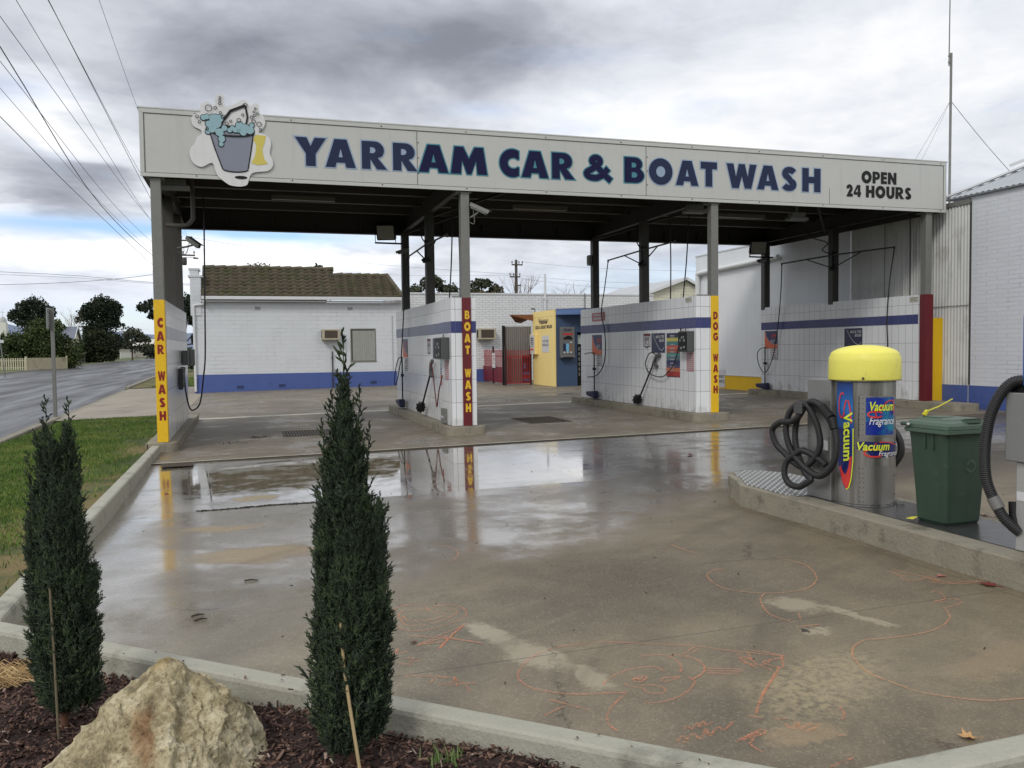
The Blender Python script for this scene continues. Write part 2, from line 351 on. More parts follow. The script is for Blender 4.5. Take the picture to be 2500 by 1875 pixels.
def put_glyph(mb, ch, x0, x1, y0, h, z, th, grow=0.0):
    """one heavy capital between x0 and x1 on the current face; grow = outline width"""
    if ch in GL:
        w, outer, holes = GL[ch]; sx = (x1-x0)/w
        o = [(x0+p[0]*sx, y0+p[1]*h) for p in outer]; hs = [[(x0+p[0]*sx, y0+p[1]*h) for p in q] for q in holes]
        if grow: o = offset_loop(o, grow); hs = [offset_loop(q, -grow) for q in hs] if grow < .02 else []
        mb.prism(o, z, z+th, hs)
    else:
        w, path, t = STROKE[ch]; sx = (x1-x0)/w
        pts = [(x0+p[0]*sx, y0+p[1]*h) for p in path]
        if grow:
            a, b = Vector(pts[0])-Vector(pts[1]), Vector(pts[-1])-Vector(pts[-2])
            a.normalize(); b.normalize(); pts = [tuple(Vector(pts[0])+a*grow)]+pts+[tuple(Vector(pts[-1])+b*grow)]
        mb.ribbon(pts, t*h+2*grow, z+th*.5, .00003)
def heavy(mb, text, x, y, h, z, th, sx=1.0, gap=.10, space=.34, width=None):
    ws = [space if c == ' ' else (GL.get(c) or STROKE[c])[0] for c in text]
    tot = sum(ws)+gap*(len(text)-1)
    if width: sx = width/(tot*h)
    for c, w in zip(text, ws):
        if c != ' ': put_glyph(mb, c, x, x+w*h*sx, y, h, z, th)
        x += (w+gap)*h*sx
    return x
_T = {}
def text_shape(body, size, bold=0.0, shear=0.0, align='LEFT', spacing=1.0):
    k = (body, bold, shear, align, spacing)
    if k not in _T:
        cu = bpy.data.curves.new('lettering', 'FONT'); cu.body = body; cu.offset = bold; cu.shear = shear; cu.align_x = align; cu.space_character = spacing; cu.resolution_u = 4
        ob = bpy.data.objects.new('lettering', cu); COL.objects.link(ob)
        dg = bpy.context.evaluated_depsgraph_get(); me = bpy.data.meshes.new_from_object(ob.evaluated_get(dg))
        _T[k] = ([(v.co.x, v.co.y) for v in me.vertices], [tuple(p.vertices) for p in me.polygons])
        bpy.data.objects.remove(ob); bpy.data.curves.remove(cu); bpy.data.meshes.remove(me)
    vs, fs = _T[k]; return [(x*size, y*size) for x, y in vs], fs
def put_text(mb, body, x, y, size, z, bold=0.0, shear=0.0, align='LEFT', width=None, spacing=1.0, xs=1.0):
    vs, fs = text_shape(body, size, bold, shear, align, spacing)
    if width:
        w = max(v[0] for v in vs)-min(v[0] for v in vs); xs = width/w
    mb.add([(x+a*xs, y+b, z) for a, b in vs], fs)

# ------------------------------------------------------------------ ground, road, slabs
def ground_mat():
    m = mat('verge_grass_far', S(76, 92, 44), .9, var=.35, vs=.6, fine=.25, fs=18, bump=.6, bs=30, col2=S(112, 100, 66), c2s=.35, c2lo=.5, c2hi=.66, c2amt=.7)
    return m
mb = MB()
xs = [-4000, -600, -120, -40, -22, -14, 40, 200, 4000]; ys = [-200, -40, 16, 24, 140, 300, 900, 4000]
mb.add([(x, y, -.47 if -60 < x < 60 and y < 20 else -.36) for y in ys for x in xs], [(j*9+i, j*9+i+1, (j+1)*9+i+1, (j+1)*9+i) for j in range(len(ys)-1) for i in range(8)])
structure(mb.build('ground', ground_mat()))

def asphalt():
    m = bpy.data.materials.new('wet_asphalt'); m.use_nodes = True; n = N(m.node_tree); b = m.node_tree.nodes['Principled BSDF']
    p = n.new('ShaderNodeNewGeometry').outputs['Position']; x, y, z = n.sep(p)
    lanes = n.noise(n.comb(n.m('MULTIPLY', x, 1.0), n.m('MULTIPLY', y, .06), 0.0), 1.1, 5, .6, .2)      # wheel tracks run along the street
    sp = n.noise(p, 60, 3, .6)
    base = n.ramp(n.m('ADD', n.m('MULTIPLY', lanes, .75), n.m('MULTIPLY', sp, .25)), [(.3, (.035, .035, .037)), (.5, (.06, .06, .062)), (.7, (.10, .098, .096))])
    n.put(b.inputs['Base Color'], base)
    n.put(b.inputs['Roughness'], n.ramp(lanes, [(.35, .62), (.5, .42), (.62, .30)]))
    bp = n.new('ShaderNodeBump'); bp.inputs['Strength'].default_value = .5; bp.inputs['Distance'].default_value = .01
    n.put(bp.inputs['Height'], sp); n.L.new(bp.outputs[0], b.inputs['Normal']); return m
mb = MB(); ys = [-60, -20, 0, 20, 50, 90, 160, 300, 420]
mb.add([(x, y, -.33) for y in ys for x in (-15.5, -3.05)], [(2*i, 2*i+1, 2*i+3, 2*i+2) for i in range(len(ys)-1)])
mb.add([(-40, 36, -.326), (-15.6, 36, -.326), (-15.6, 50, -.326), (-40, 50, -.326)], [(0, 1, 2, 3)])
mb.v = [(x-.031*max(y, 0), y, z) for x, y, z in mb.v]
structure(mb.build('road', asphalt()))
KERB = mat('weathered_concrete', S(166, 164, 150), .75, var=.2, vs=4, fine=.10, fs=70, bump=.45, bs=55, col2=S(92, 90, 80), c2s=3.5, c2lo=.52, c2hi=.72, c2amt=.55, streak=.12)
KERB_DIRTY = mat('stained_concrete', S(140, 134, 118), .75, var=.24, vs=5, fine=.12, fs=60, bump=.55, bs=45, col2=S(70, 66, 56), c2s=4.5, c2lo=.50, c2hi=.70, c2amt=.65)
mb = MB(); yy = [-40, -9, -2, 3.2, 9, 25]
for a, b_ in zip(yy[:-1], yy[1:]): mb.box(-3.05, -2.86, a, b_-.012, -.40, -.285 if not (9 <= a < 25) else -.322)
mb.box(-3.05, -2.87, 26, 60, -.4, -.22); mb.box(-3.05, -2.87, 60.01, 150, -.4, -.22)
mb.v = [(x-.031*max(y, 0), y, z) for x, y, z in mb.v]
structure(mb.build('road_kerb', KERB_DIRTY, bevel=.03))
mb = MB(); mb.box(-15.7, -15.5, 51, 420, -.4, -.22); mb.box(-15.7, -15.5, -60, 35, -.4, -.22)
mb.v = [(x-.031*max(y, 0), y, z) for x, y, z in mb.v]
structure(mb.build('far_kerb', KERB_DIRTY, bevel=.03))
# pale centre line traces and the crossover from the street
CONC_DRY = mat('dry_concrete', S(148, 139, 124), .65, var=.25, vs=1.2, fine=.10, fs=90, bump=.3, bs=60, col2=S(104, 97, 86), c2s=.8, c2lo=.5, c2hi=.7, c2amt=.6)
mb = MB(); mb.add([(-3.10, 8.0, -.318), (-.30, 8.45, -.275), (-.30, 26, -.275), (-3.66, 25.8, -.318)], [(0, 1, 2, 3)])
structure(mb.build('crossover_path', CONC_DRY))

def slab_mat():
    """forecourt concrete: stains, old patches, and a film of rain with standing water in the dip before the bays"""
    m = bpy.data.materials.new('rain_wet_concrete'); m.use_nodes = True; n = N(m.node_tree); b = m.node_tree.nodes['Principled BSDF']
    p = n.new('ShaderNodeNewGeometry').outputs['Position']; x, y, z = n.sep(p)
    flat = n.comb(x, y, 0.0)
    n1 = n.noise(flat, .8, 6, .62, .3); n2 = n.noise(flat, 3.2, 6, .65, .2); n3 = n.noise(flat, 70, 3, .65); n4 = n.noise(flat, 14, 5, .7)
    v = n.m('ADD', n.m('ADD', n.m('MULTIPLY', n1, .46), n.m('MULTIPLY', n2, .26)), n.m('ADD', n.m('MULTIPLY', n3, .13), n.m('MULTIPLY', n4, .15)))
    c = n.ramp(v, [(.30, S(85, 80, 69)), (.45, S(115, 108, 93)), (.56, S(137, 129, 111)), (.72, S(164, 155, 135))])
    wobx = n.m('ADD', x, n.m('MULTIPLY', n.m('SUBTRACT', n2, .5), .35)); woby = n.m('ADD', y, n.m('MULTIPLY', n.m('SUBTRACT', n4, .5), .32))
    dxw = n.m('ADD', x, n.m('MULTIPLY', n.m('SUBTRACT', n2, .5), .55)); dyw = n.m('ADD', y, n.m('MULTIPLY', n.m('SUBTRACT', n.noise(flat, 2.1, 5, .6), .5), .75))
    def blob(cx, cy, rx, ry, rot, lo, hi, col, amt):
        nonlocal c
        g = n.gauss(wobx, woby, cx, cy, rx, ry, rot); c = n.mix(n.m('MULTIPLY', n.smooth(g, lo, hi), amt), c, col)
    pale = S(196, 190, 170); tan = S(184, 164, 130)
    for a in [(2.46, -9.80, .10, .22, 15), (2.60, -10.20, .13, .25, 12), (2.74, -10.55, .08, .17, 10), (4.24, -10.00, .15, .16, -10), (4.42, -10.28, .05, .28, 14), (4.10, -10.42, .10, .05, 0)]:
        blob(*a, .28, .72, pale, .55)
    ck = n.noise(flat, 22, 3, .7)
    g = n.gauss(wobx, woby, 3.66, -10.97, .55, .24, 28)
    c = n.mix(n.m('MULTIPLY', n.m('MULTIPLY', n.smooth(g, .15, .85), n.smooth(ck, .32, .62)), .56), c, S(200, 188, 152))
    blob(4.6, -11.05, .5, .16, 20, .3, .9, tan, .35); blob(3.3, -11.35, .22, .10, 0, .3, .8, tan, .4)
    dry = [(1.0, -6.22, .40, .17, -6), (1.32, -7.42, .55, .30, -8), (1.34, -4.66, .30, .14, -6)]
    drym = None
    for a in dry:
        g = n.smooth(n.gauss(dxw, dyw, *a), .30, .72); drym = g if drym is None else n.m('MAXIMUM', drym, g)
        c = n.mix(n.m('MULTIPLY', n.smooth(n.gauss(dxw, dyw, *a), .25, .8), .6), c, S(168, 152, 122))
    for a in [(1.1, -6.2, .62, .40, -6), (1.5, -7.5, 1.0, .62, -8)]: blob(*a, .2, .8, S(128, 106, 78), .35)
    blob(8.2, -4.4, 3.2, 2.6, 0, .1, .7, S(70, 64, 56), .6)  # wet concrete with the canopy's dark reflection painted into its colour
    blob(3.66, -9.0, .9, .9, 0, .2, .9, S(84, 76, 68), .35); blob(4.75, -8.9, .5, .35, 0, .2, .9, S(80, 74, 64), .35)
    blob(4.04, -10.38, .028, .045, 0, .4, .6, S(32, 30, 28), .9); blob(3.72, -11.62, .07, .06, 0, .35, .6, S(92, 80, 66), .7)
    # exposed aggregate, pits, tyre arcs and hairline cracks
    vo = n.new('ShaderNodeTexVoronoi', feature='F1'); n.put(vo.inputs['Vector'], flat); vo.inputs['Scale'].default_value = 46
    c = n.mix(n.m('MULTIPLY', n.smooth(vo.outputs['Distance'], .26, .10), n.m('MULTIPLY', n.smooth(n2, .46, .62), .38)), c, S(70, 64, 56))
    vg = n.new('ShaderNodeTexVoronoi', feature='F1'); n.put(vg.inputs['Vector'], flat); vg.inputs['Scale'].default_value = 120
    c = n.mix(n.m('MULTIPLY', n.smooth(vg.outputs['Color'], .62, .9), .24), c, S(196, 186, 166))
    rad = n.m('SQRT', n.m('ADD', n.m('POWER', n.m('SUBTRACT', x, 9.5), 2.0), n.m('POWER', n.m('ADD', y, 15.0), 2.0)))
    ty = n.noise(n.comb(n.m('MULTIPLY', rad, 2.6), n.m('MULTIPLY', n.m('ADD', x, y), .22), 0.0), 1.0, 4, .6)
    c = n.mix(n.m('MULTIPLY', n.smooth(ty, .54, .70), .30), c, S(78, 70, 60))
    st = n.noise(n.comb(n.m('MULTIPLY', n.m('ADD', x, n.m('MULTIPLY', y, .5)), 1.2), n.m('MULTIPLY', n.m('SUBTRACT', y, n.m('MULTIPLY', x, .5)), 9.0), 0.0), 1.0, 6, .7)
    c = n.mix(n.m('MULTIPLY', n.smooth(st, .55, .75), .22), c, S(180, 168, 146))
    ve = n.new('ShaderNodeTexVoronoi', feature='DISTANCE_TO_EDGE'); n.put(ve.inputs['Vector'], n.comb(n.m('ADD', x, n.m('MULTIPLY', n4, .25)), n.m('ADD', y, n.m('MULTIPLY', n2, .3)), 0.0)); ve.inputs['Scale'].default_value = .30
    c = n.mix(n.m('MULTIPLY', n.smooth(ve.outputs['Distance'], .0035, .001), n.m('MULTIPLY', n.smooth(n1, .50, .60), .6)), c, S(58, 52, 46))
    # slab joints, about four metres apart
    j = n.new('ShaderNodeTexBrick'); j.offset = 0.0; n.put(j.inputs['Vector'], n.comb(n.m('ADD', x, .9), n.m('ADD', y, 1.62+8.6), 0.0)); j.inputs['Scale'].default_value = 1.0
    j.inputs['Brick Width'].default_value = 6.4; j.inputs['Row Height'].default_value = 4.3; j.inputs['Mortar Size'].default_value = .006; j.inputs['Mortar Smooth'].default_value = .4
    c = n.mix(n.m('MULTIPLY', j.outputs['Fac'], .55), c, S(70, 64, 56))
    # standing water
    def mx(a, b_): return n.m('MAXIMUM', a, b_)
    w = n.m('MULTIPLY', n.gauss(x, y, 2.9, -3.4, 3.2, 2.25), 1.2)
    w = mx(w, n.m('MULTIPLY', n.gauss(x, y, 7.4, -3.4, 3.4, 1.9), .50)); w = mx(w, n.m('MULTIPLY', n.gauss(x, y, 11.5, -3.4, 3.6, 2.0), .50))
    w = n.m('ADD', w, n.m('MULTIPLY', n.m('SUBTRACT', n.noise(n.comb(n.m('MULTIPLY', x, .55), n.m('MULTIPLY', y, 3.4), 0.0), 1.0, 5, .65), .5), .55))
    w = n.m('ADD', w, n.m('ADD', n.m('MULTIPLY', n.m('SUBTRACT', n1, .5), .55), n.m('MULTIPLY', n.m('SUBTRACT', n2, .5), .38)))
    pud = n.smooth(w, .44, .66)
    film = n.smooth(w, .05, .55)
    pud = n.m('MULTIPLY', pud, n.m('SUBTRACT', 1.0, drym)) ; film = n.m('MULTIPLY', film, n.m('SUBTRACT', 1.0, n.m('MULTIPLY', drym, .8)))
    # the left side drains slowly and stays wet, the right foreground has half dried
    line = n.m('SUBTRACT', n.m('ADD', y, 9.75), n.m('MULTIPLY', n.m('MAXIMUM', n.m('SUBTRACT', x, 1.2), 0.0), .62))
    line = n.m('ADD', line, n.m('ADD', n.m('MULTIPLY', n.m('SUBTRACT', n1, .5), 3.2), n.m('MULTIPLY', n.m('SUBTRACT', n2, .5), 1.2)))
    behind = n.smooth(line, -.3, 1.3)
    damp = n.m('MULTIPLY', behind, n.m('ADD', .62, n.m('MULTIPLY', n.smooth(n.m('ADD', n1, n.m('MULTIPLY', n2, .35)), .50, .80), .38)))
    wet = mx(film, damp); wet = n.m('MULTIPLY', wet, n.m('SUBTRACT', 1.0, n.m('MULTIPLY', drym, .85)))
    c = n.mix(1.0, c, n.mix(n.smooth(n.m('ADD', x, n.m('MULTIPLY', n1, 2.0)), 2.2, 4.4), (1, 1, 1), (.74, .69, .62)), 'MULTIPLY')
    c = n.mix(n.m('MULTIPLY', wet, .40), c, n.mix(1.0, c, (.56, .54, .52), 'MULTIPLY'))
    band = n.m('MULTIPLY', n.smooth(n.m('ADD', x, n1), 4.7, 6.3), n.smooth(n.m('ADD', y, n.m('MULTIPLY', n2, 1.2)), -6.6, -5.0))     # soaked concrete between island and bays, darkened also for the canopy reflected in it
    c = n.mix(n.m('MULTIPLY', band, n.m('ADD', .62, n.m('MULTIPLY', n2, .4))), c, n.mix(1.0, c, (.40, .40, .40), 'MULTIPLY'))
    n.put(b.inputs['Base Color'], c)
    r_ = n.m('SUBTRACT', .56, n.m('MULTIPLY', wet, .33)); r_ = n.m('ADD', r_, n.m('MULTIPLY', n.m('SUBTRACT', n4, .5), .14))
    r_ = n.m('ADD', n.m('MULTIPLY', r_, n.m('SUBTRACT', 1.0, pud)), n.m('MULTIPLY', pud, n.m('ADD', .03, n.m('MULTIPLY', n.smooth(n2, .42, .66), .10))), clamp=True)
    n.put(b.inputs['Roughness'], r_); b.inputs['Specular IOR Level'].default_value = .55; b.inputs['IOR'].default_value = 1.45
    n.put(b.inputs['Coat Weight'], n.m('MAXIMUM', pud, n.m('MULTIPLY', n.m('POWER', wet, 1.4), 1.0))); b.inputs['Coat IOR'].default_value = 1.85
    n.put(b.inputs['Coat Roughness'], n.m('SUBTRACT', .27, n.m('MAXIMUM', n.m('MULTIPLY', pud, n.m('SUBTRACT', .26, n.m('MULTIPLY', n.smooth(n2, .42, .66), .11))), n.m('MULTIPLY', n.smooth(n.m('MULTIPLY', wet, n.m('ADD', n2, .4)), .3, 1.0), .17))))
    bp = n.new('ShaderNodeBump'); bp.inputs['Distance'].default_value = .006
    n.put(bp.inputs['Strength'], n.m('MULTIPLY', n.m('SUBTRACT', 1.0, pud), n.m('SUBTRACT', .30, n.m('MULTIPLY', wet, .18))))
    n.put(bp.inputs['Height'], n.m('ADD', n.m('MULTIPLY', n3, .6), n.m('MULTIPLY', n4, .6))); n.L.new(bp.outputs[0], b.inputs['Normal'])
    return m
SLAB = slab_mat()
DIPS = [(-11.9, 0), (-8.4, 0), (-5.15, -.060), (-1.62, 0), (50, 0)]
def dip(y): return float(np.interp(y, [d[0] for d in DIPS], [d[1] for d in DIPS]))      # the slab falls to a valley line before the bays
def sheet(name, m, poly, dz, nx=1):
    mb = MB(); mb.add([(x, y, dz) for x, y in poly], [tuple(range(len(poly)))]); return structure(mb.build(name, m, slope=True))
# forecourt (local z -0.26 + slope), one sheet to the garden kerb and away to the right
mb = MB(); rows = [-1.62, -5.05, -5.15, -5.25, -8.4, -9.02, -11.84]
L_r = [(-.02 if y >= -9.02 else 2.98, y, -.27+dip(y)) for y in rows]; R_r = [(40, y, -.27+dip(y)) for y in rows]
mb.add(L_r+R_r, [(i, i+1, 8+i, 7+i) for i in range(6)]); structure(mb.build('forecourt_slab', SLAB, slope=True))
def bay_mat():
    m = bpy.data.materials.new('bay_concrete'); m.use_nodes = True; n = N(m.node_tree); b = m.node_tree.nodes['Principled BSDF']
    p = n.new('ShaderNodeNewGeometry').outputs['Position']; x, y, z = n.sep(p); flat = n.comb(x, y, 0.0)
    n1 = n.noise(flat, .7, 6, .62, .3); n2 = n.noise(flat, 4, 6, .65); n3 = n.noise(flat, 80, 3, .6)
    v = n.m('ADD', n.m('ADD', n.m('MULTIPLY', n1, .55), n.m('MULTIPLY', n2, .27)), n.m('MULTIPLY', n3, .18))
    c = n.ramp(v, [(.33, S(84, 77, 67)), (.48, S(114, 106, 92)), (.62, S(142, 133, 117)), (.75, S(166, 157, 139))])
    tyre = n.noise(n.comb(n.m('MULTIPLY', x, .35), n.m('MULTIPLY', y, 2.2), 0.0), 1.6, 5, .6, .3)
    c = n.mix(n.m('MULTIPLY', n.smooth(tyre, .54, .72), .5), c, S(84, 78, 70))
    j = n.new('ShaderNodeTexBrick'); j.offset = 0.0; n.put(j.inputs['Vector'], n.comb(n.m('ADD', x, 20.0), n.m('ADD', y, 1.62), 0.0)); j.inputs['Scale'].default_value = 1.0
    j.inputs['Brick Width'].default_value = 60.0; j.inputs['Row Height'].default_value = 3.82; j.inputs['Mortar Size'].default_value = .012; j.inputs['Mortar Smooth'].default_value = .4
    c = n.mix(n.m('MULTIPLY', j.outputs['Fac'], .6), c, S(78, 72, 62))
    wet = n.smooth(n.m('ADD', n1, n.m('MULTIPLY', n2, .3)), .66, .80)
    c = n.mix(n.m('MULTIPLY', wet, .5), c, n.mix(1.0, c, (.55, .53, .5), 'MULTIPLY'))
    n.put(b.inputs['Base Color'], c); n.put(b.inputs['Roughness'], n.m('SUBTRACT', .62, n.m('MULTIPLY', wet, .38)))
    bp = n.new('ShaderNodeBump'); bp.inputs['Strength'].default_value = .2; bp.inputs['Distance'].default_value = .006; n.put(bp.inputs['Height'], n3); n.L.new(bp.outputs[0], b.inputs['Normal'])
    return m
BAY = bay_mat()
mb = MB(); P_ = [(-.28, -1.64), (40, -1.64), (40, 40), (-.28, 40)]
mb.add([(x, y, -.258) for x, y in P_]+[(x, y, -.30) for x, y in P_[:2]], [(0, 1, 2, 3), (0, 4, 5, 1)])
structure(mb.build('bay_slab', BAY, slope=True))
# pale strip where the apron meets the old driveway behind the canopy, and the front lip of the bays, paled for the water glint on it
PALE = mat('worn_concrete_and_glint', S(196, 190, 174), .6, var=.15, vs=3, fine=.1, col2=S(140, 132, 116), c2s=2.0, c2lo=.5, c2hi=.68, c2amt=.7)
mb = MB(); mb.add([(-.28, 5.98, -.253), (15.2, 5.98, -.253), (15.2, 6.32, -.253), (-.28, 6.32, -.253)], [(0, 1, 2, 3)])
mb.add([(-.02, -1.66, -.252), (12, -1.66, -.252), (12, -1.61, -.252), (-.02, -1.61, -.252)], [(0, 1, 2, 3)])
structure(mb.build('slab_edge_strip', PALE, slope=True))
# kerbs
mb = MB()
for a, b_ in zip([-8.98, -6.6, -4.2, -2.0], [-6.61, -4.21, -2.01, -.36]): mb.box(-.14, -.015, a, b_, -.40, -.135)
structure(mb.build('forecourt_kerb', KERB, bevel=.022))
mb = MB(); a0, a1 = Vector((-.10, -8.92)), Vector((2.98, -11.80)); dd = (a1-a0).normalized(); nn = Vector((-dd.y, dd.x))
L_ = (a1-a0).length
for t0, t1 in ((0, 1.0),):
    p, q = a0+dd*(L_*t0), a0+dd*(L_*t1-.006)
    mb.add([(*(p-nn*.10), -.50), (*(q-nn*.10), -.50), (*(q+nn*.02), -.50), (*(p+nn*.02), -.50), (*(p-nn*.10), -.155), (*(q-nn*.10), -.155), (*(q+nn*.02), -.155), (*(p+nn*.02), -.155)],
           [(0, 3, 2, 1), (4, 5, 6, 7), (0, 1, 5, 4), (1, 2, 6, 5), (2, 3, 7, 6), (3, 0, 4, 7)])
structure(mb.build('garden_kerb', KERB, bevel=.022, slope=True))
mb = MB(); mb.box(3.02, 9.0, -11.94, -11.81, -.5, -.155); structure(mb.build('street_side_kerb', KERB, bevel=.022, slope=True))
mb = MB(); mb.box(-3.2, -.14, -9.06, -8.94, -.5, -.20); structure(mb.build('lawn_kerb', KERB, bevel=.022))

# lawn
LAWN = mat('lawn_soil', S(74, 84, 42), .95, var=.35, vs=1.5, fine=.25, fs=35, bump=.8, bs=60, col2=S(132, 112, 76), c2s=1.1, c2lo=.44, c2hi=.60, c2amt=.8)
mb = MB(); mb.add([(-2.86, -8.94, -.295), (-.14, -8.94, -.19), (-.14, -.4, -.16), (-.24, 5.7, -.22), (-.28, 8.2, -.26), (-2.86, 7.9, -.305)], [(0, 1, 2, 3, 4, 5)])
structure(mb.build('lawn', LAWN))
mb = MB(); mb.add([(-3.66, 25.9, -.30), (-.8, 26.1, -.27), (-.8, 60, -.27), (-4.72, 60, -.30)], [(0, 1, 2, 3)]); structure(mb.build('far_lawn', LAWN))

def fast_mesh(name, V, F, mat_, parent=None, org=(0, 0, 0), smooth=False):
    """numpy arrays -> one mesh object (faces all the same size)"""
    base = np.array(parent['_o'] if parent is not None else org)
    V = np.asarray(V, dtype=np.float32)-base.astype(np.float32); F = np.asarray(F, dtype=np.int32)
    me = bpy.data.meshes.new(name); me.vertices.add(len(V)); me.vertices.foreach_set('co', V.ravel())
    k = F.shape[1]; me.loops.add(F.size); me.loops.foreach_set('vertex_index', F.ravel())
    me.polygons.add(len(F)); me.polygons.foreach_set('loop_start', np.arange(0, F.size, k, dtype=np.int32)); me.polygons.foreach_set('loop_total', np.full(len(F), k, dtype=np.int32))
    if smooth: me.polygons.foreach_set('use_smooth', np.ones(len(F), dtype=bool))
    me.update(calc_edges=True); me.materials.append(mat_)
    o = bpy.data.objects.new(name, me); COL.objects.link(o); o['_o'] = [float(q) for q in base]
    if parent is not None: o.parent = parent
    else: o.location = [float(q) for q in base]
    return o
def leaf_mat(name, dark, mid, light, rough=.6, island=True, scale=6.0, trans=.15):
    m = bpy.data.materials.new(name); m.use_nodes = True; n = N(m.node_tree); b = m.node_tree.nodes['Principled BSDF']
    ge = n.new('ShaderNodeNewGeometry'); tc = n.new('ShaderNodeTexCoord').outputs['Object']
    f = n.m('ADD', n.m('MULTIPLY', n.noise(tc, scale, 4, .6), .7), n.m('MULTIPLY', ge.outputs['Random Per Island'], .4)) if island else n.noise(tc, scale, 4, .6)
    n.put(b.inputs['Base Color'], n.ramp(f, [(.3, dark), (.52, mid), (.78, light)])); b.inputs['Roughness'].default_value = rough
    b.inputs['Specular IOR Level'].default_value = .3
    return m
# grass blades
def grass(name, n_, region, hmin, hmax, label, m, zf, bare=None):
    xy = region(n_); k = len(xy); h = rng.uniform(hmin, hmax, k); a = rng.uniform(0, 2*PI, k); w = rng.uniform(.003, .007, k)
    lean = rng.normal(0, .35, (k, 2))*h[:, None]
    z = zf(xy); b0 = np.c_[xy[:, 0]-np.cos(a)*w, xy[:, 1]-np.sin(a)*w, z]; b1 = np.c_[xy[:, 0]+np.cos(a)*w, xy[:, 1]+np.sin(a)*w, z]; t = np.c_[xy+lean, z+h]
    V = np.stack([b0, b1, t], 1).reshape(-1, 3); F = np.arange(3*k).reshape(-1, 3)
    return tag(fast_mesh(name, V, F, m), label, 'grass', kind='stuff')
GRASS = leaf_mat('grass_blades', S(46, 70, 24), S(80, 114, 42), S(130, 136, 72), .75, scale=1.3)
def lawn_region(n_):
    u = rng.uniform(0, 1, (n_, 2)); y = -8.9+u[:, 1]**1.5*16.6; x = -2.84+u[:, 0]*2.68
    p = np.c_[x, y]; thin = np.sin(x*5.1+y*1.3)*.5+np.sin(y*3.7-x*2.2)*.5
    keep = (rng.uniform(0, 1, n_) < np.clip(.72+.42*thin-np.clip((-5.0-y)/5, 0, .6)-np.clip((x+.80)/.9, 0, .6), .05, 1))
    return p[keep]
def lawn_z(p): return -.295+(p[:, 0]+2.86)/2.72*np.interp(p[:, 1], [-8.94, -.4, 8], [.105, .135, .045])
grass('lawn_grass', 150000, lawn_region, .015, .05, 'short patchy green grass between the street kerb and the forecourt kerb', GRASS, lawn_z)
def far_region(n_): return np.c_[rng.uniform(-2.8, -.85, n_), rng.uniform(26, 40, n_)]
grass('verge_grass', 12000, far_region, .04, .09, 'short green grass on the verge beyond the driveway crossover', GRASS, lambda p: np.full(len(p), -.29))
# ------------------------------------------------------------------ canopy
ZB, ZT = 3.953, 4.965; FY = -.12
COLX = [0.0, 4.87, 9.69, 14.675]
KZ = [G(x)+.14 for x in COLX]                       # top of each plinth
DECK = mat('old_roof_sheet', S(72, 69, 64), .7, .1, var=.25, vs=2, fine=.1, col2=S(60, 48, 40), c2s=1.6, c2lo=.5, c2hi=.7, c2amt=.6)
can = empty('canopy', (7.4, 2.9, ZB), 'long steel wash bay canopy with a white lettered fascia on grey posts', 'canopy')
mb = MB(); mb.box(-.20, 15.05, FY, FY+.05, ZB, ZT); fas = mb.build('fascia', OFFWHITE, can)
mb = MB()
mb.box(-.225, 15.075, FY-.016, FY+.055, ZT-.002, ZT+.022); mb.box(-.20, 15.05, FY-.012, FY-.001, ZB-.012, ZB+.045); mb.box(-.20, 15.05, FY-.012, FY-.001, ZT-.068, ZT-.004)
mb.box(-.20, -.14, FY-.0115, FY-.001, ZB+.046, ZT-.069); mb.box(14.985, 15.05, FY-.0115, FY-.001, ZB+.046, ZT-.069)
mb.build('trim', OFFWHITE, fas, bevel=.004)
mb = MB()
for z in (ZB+.050, ZT-.072): mb.box(-.135, 14.98, FY-.004, FY-.001, z-.006, z+.006)
for x in (-.135, 14.975): mb.box(x, x+.010, FY-.004, FY-.001, ZB+.057, ZT-.079)
for x in (4.05, 8.25): mb.box(x-.005, x+.005, FY-.0034, FY-.001, ZB+.058, ZT-.080)
mb.box(12.20, 12.208, FY-.0034, FY-.001, ZB+.058, ZB+.36)
mb.build('panel_joint', plain('dark_joint', S(92, 90, 86), .7), fas)
mb = MB()
for x in np.arange(.6, 14.9, 1.43):
    for z in (ZB+.028, ZT-.036): mb.tube([(x, FY-.018, z), (x, FY-.008, z)], .011, 8)
for z in (4.2, 4.45, 4.7): mb.tube([(4.07, FY-.01, z), (4.07, FY-.001, z)], .009, 8); mb.tube([(8.27, FY-.01, z), (8.27, FY-.001, z)], .009, 8)
mb.build('screw', STEEL_DARK, fas)
FT = frame((0, FY-.001, 0), (1, 0, 0), (0, 0, 1))
MAIN = [('Y', 2.06, 2.585), ('A', 2.535, 3.055), ('R', 3.115, 3.565), ('R', 3.625, 4.075), ('A', 4.055, 4.595), ('M', 4.60, 5.275), ('C', 5.46, 5.845), ('A', 5.855, 6.385), ('R', 6.415, 6.875),
        ('&', 6.99, 7.625), ('B', 7.80, 8.225), ('O', 8.285, 8.80), ('A', 8.83, 9.335), ('T', 9.345, 9.725), ('W', 9.89, 10.575), ('A', 10.55, 11.06), ('S', 11.09, 11.475), ('H', 11.555, 12.01)]
groups = {'faded first': ([0, 1, 2, 3], NAVY_FADED, PALEBLUE), 'fresh': ([4, 5, 6, 7, 8, 9, 10], NAVY, TEAL), 'faded last': ([11, 12, 13, 14, 15, 16, 17], NAVY_FADED, PALEBLUE)}
